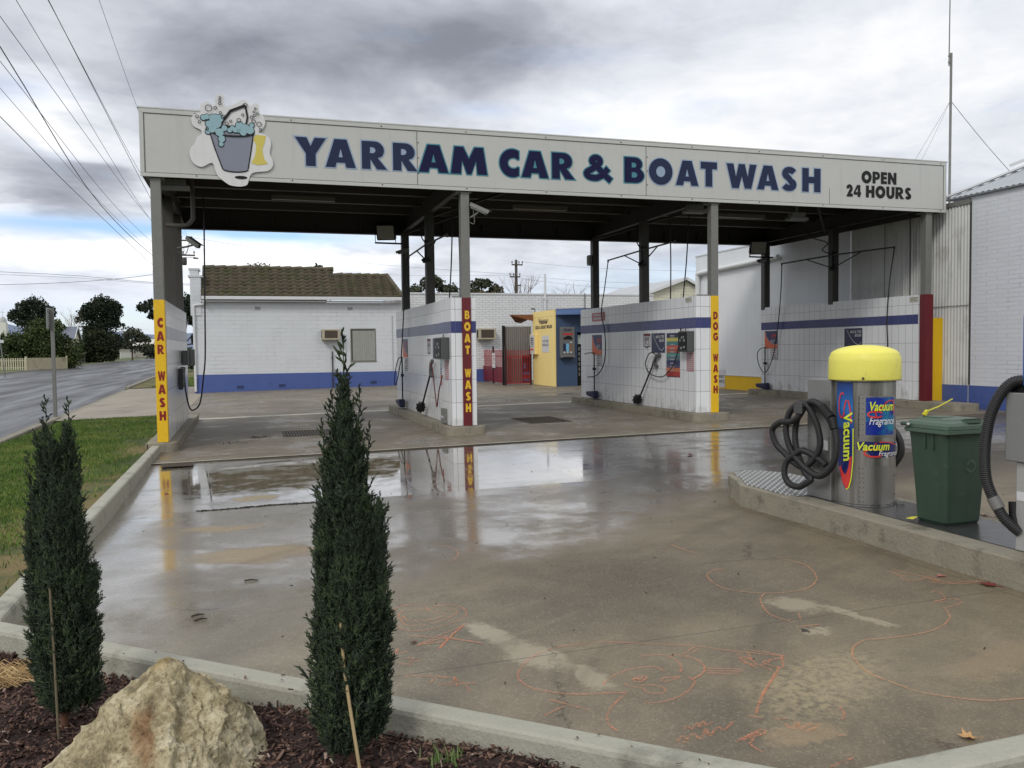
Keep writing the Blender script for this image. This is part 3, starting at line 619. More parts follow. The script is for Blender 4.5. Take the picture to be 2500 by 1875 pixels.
for k, (ids, ink, edge) in groups.items():
    a, b_ = MB(), MB(); a.T = FT; b_.T = FT
    for i in ids:
        ch, x0, x1 = MAIN[i]; g = .020
        put_glyph(b_, ch, x0+g, x1-g, 4.226, .45, .001, .002+.0004*(i % 3), .021)
        put_glyph(a, ch, x0+g, x1-g, 4.226, .45, .005, .002+.0004*(i % 3))
    o = b_.build('letter_outline', edge, fas); o2 = a.build('lettering', ink, fas)
    o['label'] = 'teal outline of the letters' if k == 'fresh' else 'pale blue outline of the faded letters'; o2['label'] = 'dark navy capitals' if k == 'fresh' else 'sun faded navy capitals'
mb = MB(); mb.T = FT; heavy(mb, 'OPEN', 12.955, 4.455, .235, .002, .003, width=.845); mb.build('lettering', BLACK, fas)['label'] = 'black opening line'
mb = MB(); mb.T = FT; heavy(mb, '24 HOURS', 12.60, 4.175, .235, .0024, .003, width=1.57)
mb.build('lettering', BLACK, fas)['label'] = 'black hours line'
# white cut-out board with a plain bucket of suds, screwed over the fascia
OUT = [(.96, 5.26), (.90, 5.21), (.885, 5.06), (.80, 5.115), (.73, 5.105), (.68, 5.05), (.675, 4.95), (.60, 4.92), (.545, 4.85), (.57, 4.74), (.68, 4.68), (.685, 4.62), (.62, 4.57), (.575, 4.47), (.51, 4.37), (.515, 4.26), (.57, 4.16), (.68, 4.12), (.83, 4.19),
       (.88, 4.05), (.93, 3.97), (1.03, 3.89), (1.10, 3.855), (1.24, 3.845), (1.34, 3.88), (1.37, 3.98), (1.42, 4.06), (1.54, 4.09), (1.66, 4.11), (1.735, 4.19), (1.73, 4.29), (1.69, 4.39), (1.715, 4.52), (1.69, 4.62), (1.61, 4.68), (1.53, 4.70), (1.60, 4.77), (1.635, 4.87), (1.61, 4.95), (1.55, 5.02),
       (1.545, 5.13), (1.47, 5.145), (1.42, 5.10), (1.35, 5.18), (1.27, 5.17), (1.18, 5.11), (1.06, 5.07), (1.03, 5.12), (1.03, 5.22)]
mas = empty('cutout_sign', (1.12, FY-.03, 4.5), 'white cut-out board with a grey bucket of blue suds screwed over the fascia', 'sign')
CT = frame((0, FY-.016, 0), (1, 0, 0), (0, 0, 1))
o3 = [(p.x, p.y) for p in bez([(x, z, 0) for x, z in OUT+OUT[:1]], 3)[:-1]]
mb = MB(); mb.T = CT; mb.prism(o3, 0, .012); mb.build('board', mat('cutout_white', S(214), .5, var=.08, vs=4, streak=.12), mas)
BUCK = plain('bucket_grey', S(128, 132, 146), .5)
mb = MB(); mb.T = CT; mb.prism([(.80, 4.68), (1.455, 4.69), (1.36, 4.12)]+arc(1.17, 4.11, .19, .045, 0, -180, 10)+[(.98, 4.11)], .014, .016); mb.build('bucket', BUCK, mas)
mb = MB(); mb.T = CT
mb.ribbon([(.80, 4.68), (.88, 4.40), (.98, 4.11)], .018, .018); mb.ribbon([(1.455, 4.69), (1.41, 4.40), (1.36, 4.12)], .018, .018); mb.ribbon(arc(1.17, 4.11, .19, .045, 0, -180, 12), .018, .0185)
mb.ribbon(arc(1.128, 4.69, .335, .075, 0, 360, 32), .024, .019); mb.ribbon([(.93, 4.66), (.99, 4.82), (1.12, 5.0), (1.34, 5.10)], .042, .026); mb.ribbon([(1.34, 5.10), (1.37, 4.92), (1.34, 4.78)], .028, .026)
for x, z, r in [(.80, 5.02, .048), (.97, 5.19, .016), (.965, 5.15, .016), (.965, 5.10, .02), (.90, 5.03, .022), (.97, 4.96, .018), (1.49, 5.06, .014), (1.47, 5.01, .016), (1.47, 4.95, .018), (1.46, 4.86, .028), (1.54, 4.82, .036), (.77, 4.70, .02), (1.34, 5.10, .03), (1.01, 4.90, .03), (.63, 4.88, .022), (.66, 4.80, .018), (1.52, 4.98, .02), (1.43, 4.92, .022), (1.56, 4.74, .018), (1.06, 4.80, .024), (1.24, 4.86, .03), (1.30, 4.95, .018), (1.12, 4.84, .018)]:
    mb.ribbon(arc(x, z, r, r, 0, 360, 14), .010, .030)
mb.prism(arc(1.25, 3.985, .095, .026, 0, 340, 18), .015, .0165); mb.prism(arc(1.14, 4.715, .24, .036, 0, 345, 24), .020, .0215)
mb.build('line_work', BLACK, mas)
SUDS = plain('pale_blue_suds', S(142, 176, 184), .5); mb = MB(); mb.T = CT
SUDSP = ([(1.02, 4.73, .045), (1.14, 4.74, .035), (1.22, 4.72, .05), (1.43, 4.80, .035), (.78, 4.66, .035), (.90, 4.90, .035), (1.00, 4.62, .03), (.84, 4.72, .07), (.90, 4.80, .08), (.86, 4.87, .06), (.95, 4.87, .06), (.80, 4.78, .05), (.95, 4.66, .06), (.98, 4.56, .05), (.97, 4.48, .035), (1.25, 4.78, .06), (1.33, 4.74, .07), (1.40, 4.72, .06), (1.30, 4.68, .05), (1.10, 4.70, .035), (1.18, 4.71, .04), (.72, 4.87, .04), (.77, 4.885, .04)])
for q, (x, z, r) in enumerate(SUDSP):
    mb.prism(arc(x, z, r, r, 0, 345, 18), .022+.0005*q, .0235+.0005*q)
mb.build('suds', SUDS, mas)
mb = MB(); mb.T = CT
for q, (x, z, r) in enumerate(SUDSP): mb.prism(arc(x, z, r+.011, r+.011, 0, 345, 18), .0195+.0001*q, .0205+.0001*q)
mb.build('suds_outline', BLACK, mas)
mb = MB(); mb.T = CT; mb.prism([(1.44, 4.60), (1.50, 4.66), (1.64, 4.65), (1.62, 4.56), (1.58, 4.44), (1.60, 4.30), (1.66, 4.22), (1.58, 4.20), (1.50, 4.19), (1.41, 4.22), (1.47, 4.34), (1.49, 4.50)], .014, .017); mb.build('cloth', plain('yellow_cloth', S(206, 190, 92), .6), mas)
# roof, beams, purlins
mb = MB(); n_ = 150
vs = []; 
for i in range(n_*4+1):
    x = -.15+15.15*i/(n_*4); z = 4.60+(.028 if i % 4 in (1, 2) else 0); vs += [(x, -.05, z), (x, 5.9, z-.10)]
mb.add(vs, [(2*i, 2*i+2, 2*i+3, 2*i+1) for i in range(n_*4)])
mb.build('roof_sheet', DECK, can)
mb = MB(); 
for y in (.45, 1.5, 2.55, 3.6, 4.65): mb.box(-.12, 14.98, y-.035, y+.035, 4.34-.015*y, 4.555-.018*y); mb.box(-.12, 14.98, y+.036, y+.10, 4.34-.015*y, 4.352-.015*y)
mb.build('purlin', mat('purlin_steel', S(74, 71, 65), .6, .2, var=.2, fine=.1), can)
BEAM = mat('beam_steel', S(54, 51, 48), .6, .2, var=.2, vs=3)
for x in COLX:
    mb = MB(); mb.box(x-.055, x+.055, .09, 5.70, 4.02, 4.045); mb.box(x-.055, x+.055, .09, 5.70, 4.32, 4.335); mb.box(x-.01, x+.01, .09, 5.70, 4.046, 4.319); mb.build('rafter', BEAM, can)
mb = MB(); mb.box(-.15, 15.0, 5.74, 5.80, 3.95, 4.50); mb.box(-.15, 15.0, 5.62, 5.739, 3.95, 3.965); mb.build('rear_beam', BEAM, can)
for x0, x1 in ((-.18, -.13), (14.98, 15.03)):
    mb = MB(); mb.box(x0, x1, -.06, 5.735, 3.955, 4.62); mb.build('side_beam', BEAM, can)
for x in np.arange(.9, 14.6, .98):
    mb = MB(); mb.add([(x-.006, 5.735, 4.0), (x-.006, 5.735, 4.22), (x-.006, 5.58, 4.22), (x+.006, 5.735, 4.0), (x+.006, 5.735, 4.22), (x+.006, 5.58, 4.22)], [(0, 1, 2), (3, 5, 4), (0, 3, 4, 1), (1, 4, 5, 2), (2, 5, 3, 0)]); mb.build('cleat', STEEL_DARK, can)
for y in np.arange(.8, 5.4, .98):
    mb = MB(); mb.add([(14.975, y-.006, 4.0), (14.975, y-.006, 4.25), (14.80, y-.006, 4.25), (14.975, y+.006, 4.0), (14.975, y+.006, 4.25), (14.80, y+.006, 4.25)], [(0, 1, 2), (3, 5, 4), (0, 3, 4, 1), (1, 4, 5, 2), (2, 5, 3, 0)]); mb.build('cleat', STEEL_DARK, can)
for a, b_ in (((4.87, 3.2, 3.98), (6.3, 1.6, 4.35)), ((4.87, 5.4, 3.97), (5.9, 4.6, 4.30)), ((9.69, 3.1, 3.98), (11.2, 2.0, 4.35)), ((9.69, 5.4, 3.97), (10.8, 4.6, 4.3)), ((14.6, 3.1, 3.98), (13.4, 1.8, 4.35))):
    mb = MB(); mb.bar(a, b_, .05, .05); mb.build('brace', BEAM, can)
# fluorescent battens and boxes under the roof
mb = MB()
for x in (2.4, 7.3, 12.2):
    mb = MB(); mb.box(x-.6, x+.6, 2.9, 3.02, 4.20, 4.28); mb.build('light_batten', mat('grimy_batten', S(110, 106, 98), .5, var=.2), can)
mb = MB(); mb.tube(bez([(.47, 1.0, 4.3), (.47, 1.0, 3.6), (.46, 1.0, 3.48), (.38, 1.0, 3.39), (.26, 1.0, 3.37), (.05, 1.0, 3.37)], 6), .036, 12); mb.build('gooseneck_pipe', mat('pvc_pipe', S(84, 80, 74), .6), can)
for i, (x, y) in enumerate([(.25, .35), (9.62, .55), (12.2, .9)]):
    mb = MB(); mb.box(x-.22, x+.22, y-.10, y+.10, 3.84, 3.90); mb.box(x-.16, x+.16, y-.08, y+.08, 3.901, 4.0); mb.box(x-.02, x+.02, y-.02, y+.02, 4.001, 4.3); mb.build('junction_box', GALV, can, bevel=.01)
# posts
SLEEVE = [YELLOW, MAROON, YELLOW, MAROON]; WORD = ['CAR WASH', 'BOAT WASH', 'DOG WASH', None]; INK = [RED_L, YEL_L, RED_L, None]
LTOP = [1.80, 1.92, 1.91]; PITCH = [.205, .199, .199]
for i, x in enumerate(COLX):
    w = .075
    mb = MB(); mb.box(x-w, x+w, -w, w, KZ[i]-.12, 3.952 if i else 4.05); mb.box(x-.13, x+.13, -w, w+.08, 3.93, 3.9515); post = mb.build('post', GALV, can, bevel=.008)
    mb = MB()
    if i < 3: mb.box(x-w-.004, x+w+.004, -w-.004, w+.004, KZ[i]+.001, KZ[i]+2.2)
    else: mb.box(x-w-.006, x+w+.03, -w-.02, w+.004, KZ[i]+.001, KZ[i]+2.2)
    mb.build('painted_sleeve', SLEEVE[i], post, bevel=.006)
    if WORD[i]:
        mb = MB(); mb.T = frame((x, -w-.0045, 0), (1, 0, 0), (0, 0, 1)); z = LTOP[i]; h = .145; last = None
        for q, ch in enumerate(WORD[i]):
            if ch == ' ': z -= PITCH[i]; continue
            ww = min((GL.get(ch) or STROKE[ch])[0]*.70, .80)*h*(1.0 if ch not in 'W' else .92); put_glyph(mb, ch, .008-ww/2, .008+ww/2, z-h, h, .0005, .002); z -= PITCH[i]
        mb.build('lettering', INK[i], post)
    for y in ((2.88, 5.64) if i else (2.25, 4.25)):
        mb = MB(); mb.box(x-.085-(0 if i else .02), x+.085-(0 if i else .02), y-.085, y+.085, KZ[i]+2.14, 4.02); mb.build('rear_post', STEEL_DARK, can, bevel=.006)

# ------------------------------------------------------------------ tiled bay walls on concrete plinths
TILE = brick_mat('white_wall_tiles', S(226, 228, 230), S(96, 96, 98), .2, .4, ms=.0028, rough=.22, bump=.15, offset=0.0, var=.03, smoothm=.0, streak=.12, splash=.55)
BTILE = brick_mat('blue_band_tiles', S(54, 60, 112), S(120, 124, 150), .2, .4, ms=.002, rough=.25, bump=.1, offset=0.0, var=.05, smoothm=.0, grout_amt=.5)
BTILE_GLARE = brick_mat('blue_band_tiles_glare', S(148, 154, 172), S(110, 112, 120), .2, .4, ms=.003, rough=.25, bump=.1, offset=0.0, var=.05, smoothm=.0, grout_amt=.5)  # the blue band again, with glare mixed into its colour
WALLS = [dict(pier=(-.06, .085, -.02, .02), body=(-.06, .08, .085, 4.75), px=(-.22, .21), label='white tiled bay wall beside the street with a glare-paled blue band and yellow post'),
         dict(pier=(4.60, 5.035, -.055, .72), body=(4.645, 4.99, .72, 5.72), px=(4.47, 5.16), label='white tiled bay wall with a blue band behind the maroon boat wash post'),
         dict(pier=(9.30, 9.76, -.055, .56), body=(9.33, 9.74, .56, 5.72), px=(9.16, 9.93), label='white tiled bay wall with a blue band behind the yellow dog wash post'),
         dict(pier=(14.60, 14.74, .08, .12), body=(14.60, 14.74, .12, 5.72), px=(14.36, 14.98), label='white tiled bay wall next to the warehouse with a plain maroon end post')]
for i, w in enumerate(WALLS):
    zk = KZ[i]; x0, x1, y0, y1 = w['body']; p0, p1, q0, q1 = w['pier']
    root = empty('bay_wall', ((x0+x1)/2, 2.8, zk), w['label'], 'wash bay wall', 'tiled walls between the wash bays')
    if i == 0: root['group'] = 'tiled walls between the wash bays'
    mb = MB(); mb.box(x0, x1, y0+.001, y1, zk+.006, zk+2.2)
    if i in (1, 2): mb.box(p0, p1, q0, q1, zk+.006, zk+2.2)
    # shift so that tile rows start at the plinth
    o = mb.build('tiled_face', TILE, root)
    mb = MB(); e = .003
    mb.box(x0-e, x1+e, y0+.004, y1+e, zk+1.597, zk+1.797)
    if i in (1, 2): mb.box(p0-e, p1+e, q0-e, q1+e, zk+1.597, zk+1.797)
    mb.build('tile_band', BTILE_GLARE if i == 0 else BTILE, root)
    mb = MB(); a, b_ = w['px']; zc = G((a+b_)/2)
    yy = -.26 if i < 3 else -1.15
    poly = arc(a+.13, yy+.13, .13, .13, 180, 270, 6)+arc(b_-.13, yy+.13, .13, .13, 270, 360, 6)+[(b_, 5.98), (a, 5.98)]
    mb.prism(poly, zc-.12, zk-.001)
    if i == 0: mb.box(-.24, -.2201, -.2, 5.9, zc-.12, zk-.004)
    mb.build('plinth', KERB_DIRTY, root, bevel=.015)
    if i in (1, 2):
        mb = MB(); mb.box(p0+.06, p1-.02, -.02, .3, zk+2.2005, zk+2.212); mb.bar((p0+.02, -.05, zk+2.215), (p0+.32, -.05, zk+2.215), .02, .015); mb.build('capping', GALV, root)
# yellow infill panel beside the last post
mb = MB(); mb.box(14.785, 15.17, .05, .075, KZ[3]-.14, KZ[3]+1.72); mb.box(14.785, 14.80, .0755, .12, KZ[3]-.14, KZ[3]+1.72); mb.box(15.155, 15.17, .0755, .12, KZ[3]-.14, KZ[3]+1.72)
tag(mb.build('infill_panel', YELLOW, None, org=(14.97, .06, KZ[3])), 'plain yellow sheet panel between the maroon post and the warehouse wall', 'panel')

# ------------------------------------------------------------------ signs on the bay walls
def sign(name, label, cat, org, u, v, w, h, base, prints, group=None, th=.006, base_label=None):
    """flat board: org = lower left corner as read; prints = [(part name, material, function(mb))]"""
    T = frame(org, u, v); n_ = Vector(T.col[2][:3])
    root = empty(name, tuple(Vector(org)+Vector(u)*w/2+Vector(v)*h/2), label, cat, group)
    mb = MB(); mb.T = T; mb.box(0, w, 0, h, .001, th); mb.build('board', base, root)
    for k, (pn, pm, fn) in enumerate(prints):
        mb = MB(); mb.T = T @ Matrix.Translation((0, 0, th+.0006+.0009*k)); fn(mb); mb.build(pn, pm, root)
    return root
def rect(*rs):
    def fn(mb):
        for a, b_, c, d in rs: mb.box(a, b_, c, d, 0, .0005)
    return fn
def rules(w, h, rows, x0=.15, x1=.85):
    """rows of short marks the size of small print"""
    out = []
    r = random.Random(int(w*1e4+h*1e3))
    for y, t in rows:
        x = x0*w
        while x < x1*w:
            l = r.uniform(.07, .16)*w; out.append((x, min(x+l, x1*w), y*h, y*h+t*h)); x += l+.03*w
    return rect(*out)
SIGNB = plain('sign_board_white', S(206, 206, 208), .4); DKRED = plain('dark_red_print', S(118, 40, 44), .5)
NX, UY, UZ = (-1, 0, 0), (0, -1, 0), (0, 0, 1)
W3X, W2X, W4X = 9.33, 4.645, 14.60
def wall_signs(X, PX, zk, where, full):
    grp = 'signs on the tiled bay walls'
    def S_(name, label, cat, ya, yb, za, zb, base, prints, x=X): return sign(name, label % where, cat, (x-.001, ya, zk+za), UY, UZ, ya-yb, zb-za, base, prints, grp)
    d = full
    w, h = d['card'][0]-d['card'][1], d['card'][3]-d['card'][2]
    def swoosh(mb):
        mb.prism([(0, 0), (w, 0), (w, h*.28)]+[(w*.94-w*.88*math.sin(t)*1.0, h*(.20+.78*(1-math.cos(t)))) for t in np.linspace(.12, 1.45, 12)]+[(0, h*.95)], 0, .0005)
    S_('brush_card', 'navy and orange brush card with a curved edge on the %s', 'sign', *d['card'], plain('card_navy', S(42, 44, 92), .4),
       [('orange_corner', ORANGE_P, swoosh), ('white_curve', MULL, lambda mb: mb.ribbon([(w*.97-w*.86*math.sin(t), h*(.22+.74*(1-math.cos(t)))) for t in np.linspace(.0, 1.5, 16)], .012, 0)),
        ('print', RED_P, rect((w*.55, w*.95, h*.72, h*.80), (w*.5, w*.95, h*.60, h*.66))), ('small_print', MULL, rules(w, h, [(.46, .03), (.40, .03), (.34, .03)], .5, .85))])
    w1, h1 = d['notice'][0]-d['notice'][1], d['notice'][3]-d['notice'][2]
    S_('please_notice', 'small white black-bordered notice below the brush card on the %s', 'sign', *d['notice'], SIGNB,
       [('border', BLACK, lambda mb: [mb.box(a, b_, c, e, 0, .0005) for a, b_, c, e in ((0, w1, 0, .012), (0, w1, h1-.012, h1), (0, .012, .013, h1-.013), (w1-.012, w1, .013, h1-.013))]),
        ('lettering', BLACK, lambda mb: put_text(mb, 'PLEASE', w1/2, h1*.78, .05, 0, .02, 0, 'CENTER', width=w1*.66)),
        ('red_line', RED_P, rules(w1, h1, [(.46, .05)])), ('small_print', BLACK, rules(w1, h1, [(.62, .07), (.32, .06), (.14, .08)], .2, .8))])
    if 'warn' in d:
        w2, h2 = d['warn'][0]-d['warn'][1], d['warn'][3]-d['warn'][2]
        S_('warning_sign', 'narrow white warning sign with a red head and barred circle on the %s', 'sign', *d['warn'], SIGNB,
           [('red_head', DKRED, rect((.012, w2-.012, h2*.80, h2*.96))), ('border', BLACK, lambda mb: [mb.box(a, b_, c, e, 0, .0005) for a, b_, c, e in ((0, w2, 0, .012), (0, w2, h2-.012, h2), (0, .012, .013, h2-.013), (w2-.012, w2, .013, h2-.013))]),
            ('small_print', BLACK, rules(w2, h2, [(.68, .05), (.59, .05), (.50, .05)])), ('barred_circle', BLACK, lambda mb: (mb.ribbon(arc(w2/2, h2*.24, w2*.27, w2*.27, 0, 360, 18), .014, 0), mb.ribbon([(w2*.3, h2*.38), (w2*.7, h2*.1)], .012, .0012)))])
    w3, h3 = d['mag'][0]-d['mag'][1], d['mag'][3]-d['mag'][2]
    S_('tyre_brush_sign', 'square navy mag and tyre brush sign with a white loop on the %s', 'sign', *d['mag'], plain('mag_navy', S(34, 36, 72), .4),
       [('white_loop', MULL, lambda mb: mb.ribbon([(w3*(.13+.85*t), h3*(.92-.80*math.sin(min(t*1.9, 1.62)) if t < .84 else .125+.9*(t-.84))) for t in np.linspace(0, 1, 20)], .013, 0)),
        ('lettering', plain('sign_white_ink', S(214), .4), lambda mb: (put_text(mb, 'MAG & TYRE', w3*.95, h3*.74, .085, 0, .012, .18, 'RIGHT', width=w3*.62), put_text(mb, 'BRUSH', w3*.95, h3*.55, .085, 0, .012, .18, 'RIGHT', width=w3*.36)))])
    if 'menu' in d:
        w4, h4 = d['menu'][0]-d['menu'][1], d['menu'][3]-d['menu'][2]
        rows = [(S(30, 30, 62), .11), (S(190, 184, 90), .085), (S(58, 124, 128), .09), (S(196, 92, 70), .09), (S(162, 82, 66), .08), (S(76, 142, 134), .085), (S(88, 112, 124), .085), (S(40, 42, 92), .09), (S(76, 74, 110), .075), (S(196, 112, 76), .095), (S(170, 52, 48), .105)]
        pr = []; y = h4
        for k, (c_, f) in enumerate(rows):
            pr.append(('colour_row', plain('menu_row_%d' % k, c_, .4), rect((.0, w4, y-f*h4+.004, y)))); y -= f*h4
        pr.append(('small_print', MULL, rules(w4, h4, [(.93, .02), (.90, .015), (.73, .02), (.64, .02), (.56, .02), (.47, .02), (.39, .02), (.30, .02), (.22, .02), (.14, .02)], .3, .6)))
        S_('wash_menu', 'tall wash menu board of coloured rows on the %s', 'menu board', *d['menu'], plain('menu_black', S(24, 24, 36), .4), pr)
    w5, h5 = .3, .08
    if 'tiny' in d:
        t5 = d['tiny']; S_('small_label', 'tiny pale label near the top front of the %s', 'label', *t5, plain('label_cream', S(186, 184, 170), .5), [('small_print', GREY, rules(t5[0]-t5[1], t5[3]-t5[2], [(.75, .1), (.5, .08), (.25, .08)], .1, .9))], x=PX)
    if 'strip' in d:
        t6 = d['strip']; w6, h6 = t6[0]-t6[1], t6[3]-t6[2]
        S_('pink_notice', 'faded pink two line notice at the top back of the %s', 'sign', *t6, PINK, [('small_print', MULL, rules(w6, h6, [(.62, .2), (.18, .26)], .14, .86))])
    if 'red' in d:
        t7 = d['red']; w7, h7 = t7[0]-t7[1], t7[3]-t7[2]
        S_('red_notice', 'narrow red and white striped price strip beside the coin box on the %s', 'sign', *t7, SIGNB, [('red_row', RED_P, rect(*[(0, w7, h7*(.02+.115*k), h7*(.10+.115*k)) for k in range(8)])), ('small_print', MULL, rules(w7, h7, [(.04+.115*k, .04) for k in range(8)], .15, .85))], x=PX)
    t8 = d.get('rules')
    if t8:
        w8, h8 = t8[0]-t8[1], t8[3]-t8[2]
        S_('faded_notice', 'faded pink notice under the coin box on the %s', 'sign', *t8, plain('faded_pink', S(176, 128, 130), .5), [('small_print', MULL, rules(w8, h8, [(.08+.11*k, .045) for k in range(8)], .12, .88))], x=PX)
    t9 = d.get('coin')
    if t9:
        ya, yb, za, zb = t9; r_ = empty('coin_box', (PX, (ya+yb)/2, zk+(za+zb)/2), 'grey steel coin box with a black face on the '+where, 'coin box', 'coin boxes on the bay walls')
        mb = MB(); mb.box(PX-.15, PX-.002, yb, ya, zk+za, zk+zb); mb.build('case', mat('coin_box_grey', S(84, 86, 86), .5, .3), r_, bevel=.012)
        mb = MB(); mb.box(PX-.158, PX-.151, yb+.02, ya-.02, zk+za+.03, zk+zb-.02); mb.build('face', BLACK, r_)
        mb = MB()
        for a, b_, c_ in ((.62, .08, .07), (.30, .10, .07), (.30, .24, .07), (.72, .24, .04), (.55, .30, .05), (.36, .31, .05)):
            yy = yb+a*(ya-yb); zz = zk+za+b_/.39*(zb-za)*.9; mb.box(PX-.162, PX-.159, yy-c_/2, yy+c_/2, zz-.022, zz+.022)
        mb.build('button_plate', mat('button_plate', S(150, 150, 152), .35, .5), r_)
        mb = MB(); mb.tube([(PX-.02, (ya+yb)/2+.12, zk+zb), (PX-.02, (ya+yb)/2+.12, zk+zb+.06)], .012, 8); mb.build('conduit', GREY, r_)
wall_signs(W3X, 9.30, 0.0, 'dog wash wall', dict(card=(4.98, 4.41, 1.09, 1.56), notice=(4.70, 4.40, .82, 1.08), warn=(2.18, 1.86, 1.26, 1.54), mag=(1.82, 1.23, 1.14, 1.54), menu=(1.15, .58, .66, 1.53), tiny=(.34, .10, 2.10, 2.19), strip=(4.98, 4.22, 1.89, 2.09), red=(.545, .38, 1.17, 1.60), coin=(.37, .01, 1.16, 1.55), rules=(.29, .03, .79, 1.14)))
wall_signs(W2X, 4.60, 0.0, 'boat wash wall', dict(card=(4.84, 4.30, 1.09, 1.50), notice=(4.66, 4.28, .79, 1.07), warn=(2.14, 1.83, 1.19, 1.47), mag=(1.64, 1.07, 1.09, 1.47), menu=(.965, .735, .61, 1.47), red=(.70, .66, 1.10, 1.5), coin=(.62, .08, 1.09, 1.47), rules=(.46, .18, .73, 1.07)))
wall_signs(W4X, 14.60, 0.0, 'last bay wall', dict(card=(5.55, 4.98, 1.18, 1.64), notice=(5.27, 4.97, .89, 1.17), mag=(2.38, 1.78, 1.20, 1.63), tiny=(.36, .12, 2.13, 2.24)))
# bay 1: coin box seen edge on, black holster below
r_ = empty('coin_box', (.16, 3.4, 1.13), 'grey steel coin box seen edge-on at the back of the street side bay wall', 'coin box', 'coin boxes on the bay walls')
mb = MB(); mb.box(.097, .20, 3.0, 3.42, 1.02, 1.30); mb.build('case', mat('coin_box_grey', S(108, 110, 112)), r_, bevel=.01); mb = MB(); mb.box(.2005, .29, 3.5, 3.7, 1.0, 1.32); mb.box(.097, .20, 3.45, 3.75, 1.04, 1.28); mb.build('housing', GREY, r_, bevel=.01)
r_ = empty('gun_holster', (.14, 2.3, .8), 'black wash gun holster with grey buttons on the street side bay wall', 'holster')
mb = MB(); mb.add([(.097, 1.95, .60), (.097, 2.35, .66), (.097, 2.45, 1.0), (.097, 2.0, .97), (.17, 1.98, .60), (.17, 2.38, .66), (.19, 2.48, 1.0), (.17, 2.03, .97)], [(0, 1, 2, 3), (4, 7, 6, 5), (0, 4, 5, 1), (1, 5, 6, 2), (2, 6, 7, 3), (3, 7, 4, 0)]); mb.build('plate', BLACK, r_, bevel=.01)
mb = MB(); mb.box(.172, .178, 2.1, 2.2, .84, .90); mb.box(.172, .178, 2.1, 2.2, .72, .77); mb.build('button', GREY, r_)

# ------------------------------------------------------------------ brushes, hoses, booms
FOAM = mat('black_foam_brush', S(30, 30, 30), .95, var=.4, vs=30, fine=.3, fs=120, bump=1.0, bs=70); BLUE_BR = plain('navy_brush_head', S(36, 40, 72), .6)
def head_mesh(mb, c, rx, ry, rz, n_=90):
    """bristly lump: core plus many short spikes"""
    c = Vector(c); r2 = random.Random(3)
    mb.lathe([(.001, -rz*.8), (rx*.75, -rz*.6), (rx*.85, 0), (rx*.7, rz*.6), (.001, rz*.8)], c, 12)
    for _ in range(n_):
        d = Vector((r2.gauss(0, 1), r2.gauss(0, 1), r2.gauss(0, 1))).normalized(); p = c+Vector((d.x*rx*.7, d.y*ry*.7, d.z*rz*.7)); q = c+Vector((d.x*rx, d.y*ry, d.z*rz))*r2.uniform(.95, 1.2)
        mb.tube([p, q], [.012, .004], 4, False)
def foam_brush(label, X, top, gun, bot, hose, hose_mat, r_hose=.011):
    r_ = empty('foam_brush', (X, bot[0], bot[1]), label, 'wash brush', 'long foam brushes leaning on the bay walls')
    mb = MB(); mb.tube([(X, *top), (X-.06, *bot)], .017, 10); mb.build('handle', BLACK, r_)
    mb = MB(); head_mesh(mb, (X-.07, bot[0]+.05, bot[1]), .10, .14, .11); mb.build('brush_head', FOAM, r_)
    mb = MB(); d = Vector((0, gun[0]-top[0], gun[1]-top[1]))
    mb.tube([(X, *top), (X, *gun)], .032, 10); mb.bar((X, gun[0], gun[1]), (X, gun[0]-.15, gun[1]+.05), .05, .06); mb.bar((X, top[0]-.02, top[1]+.05), (X, top[0]-.17, top[1]-.05), .05, .05); mb.build('gun', mat('grey_wash_gun', S(84, 84, 84), .5), r_)
    mb = MB(); mb.tube(bez([(X-a, y, z) for a, y, z in hose], 8), r_hose, 8); mb.build('hose', hose_mat, r_)
foam_brush('black foam brush with a looped black hose leaning on the dog wash wall', 9.28, (1.66, .90), (1.52, 1.06), (2.22, .14), [(0, 1.52, 1.06), (.02, 1.60, 1.13), (.03, 1.78, 1.12), (.03, 1.95, .94), (.03, 1.93, .84), (.03, 1.75, .71), (.03, 1.38, .65), (.03, 1.06, .70), (.02, .73, .93), (.02, .54, 1.28), (0, .49, 1.62)], RUBBER)
foam_brush('black foam brush with a drooping red hose leaning on the boat wash wall', 4.58, (1.62, .80), (1.55, 1.0), (2.2, .13), [(0, 1.55, 1.02), (.03, 1.40, 1.0), (.03, 1.28, .9), (.03, 1.12, .55), (.03, .99, .26), (.03, .95, .22), (.03, .90, .26), (.03, .76, .50), (.0, .60, .8)], mat('red_hose', S(92, 34, 34), .5))
def squeegee(label, X, y, zb, zt, lean, loop):
    r_ = empty('squeegee', (X, y, zb), label, 'squeegee', 'blue squeegees standing at the back of the bays')
    mb = MB(); mb.tube([(X, y, zb+.1), (X, y-lean, zt)], .016, 8); mb.box(X-.03, X+.03, y-.035, y+.035, zb+.62, zb+.68); mb.build('handle', BLACK, r_)
    mb = MB(); mb.add([(X-.10, y+.28, zb), (X+.02, y+.28, zb), (X+.02, y-.2, zb-.06), (X-.10, y-.2, zb-.06), (X-.12, y+.30, zb+.10), (X+.02, y+.30, zb+.10), (X+.02, y-.2, zb+.13), (X-.12, y-.2, zb+.13)], [(0, 3, 2, 1), (4, 5, 6, 7), (0, 1, 5, 4), (1, 2, 6, 5), (2, 3, 7, 6), (3, 0, 4, 7)])
    mb.build('squeegee_head', BLUE_BR, r_, bevel=.03)
    if loop:
        mb = MB(); mb.tube(bez([(X-a, yy, z) for a, yy, z in loop], 8), .011, 8); mb.build('hose', RUBBER, r_)
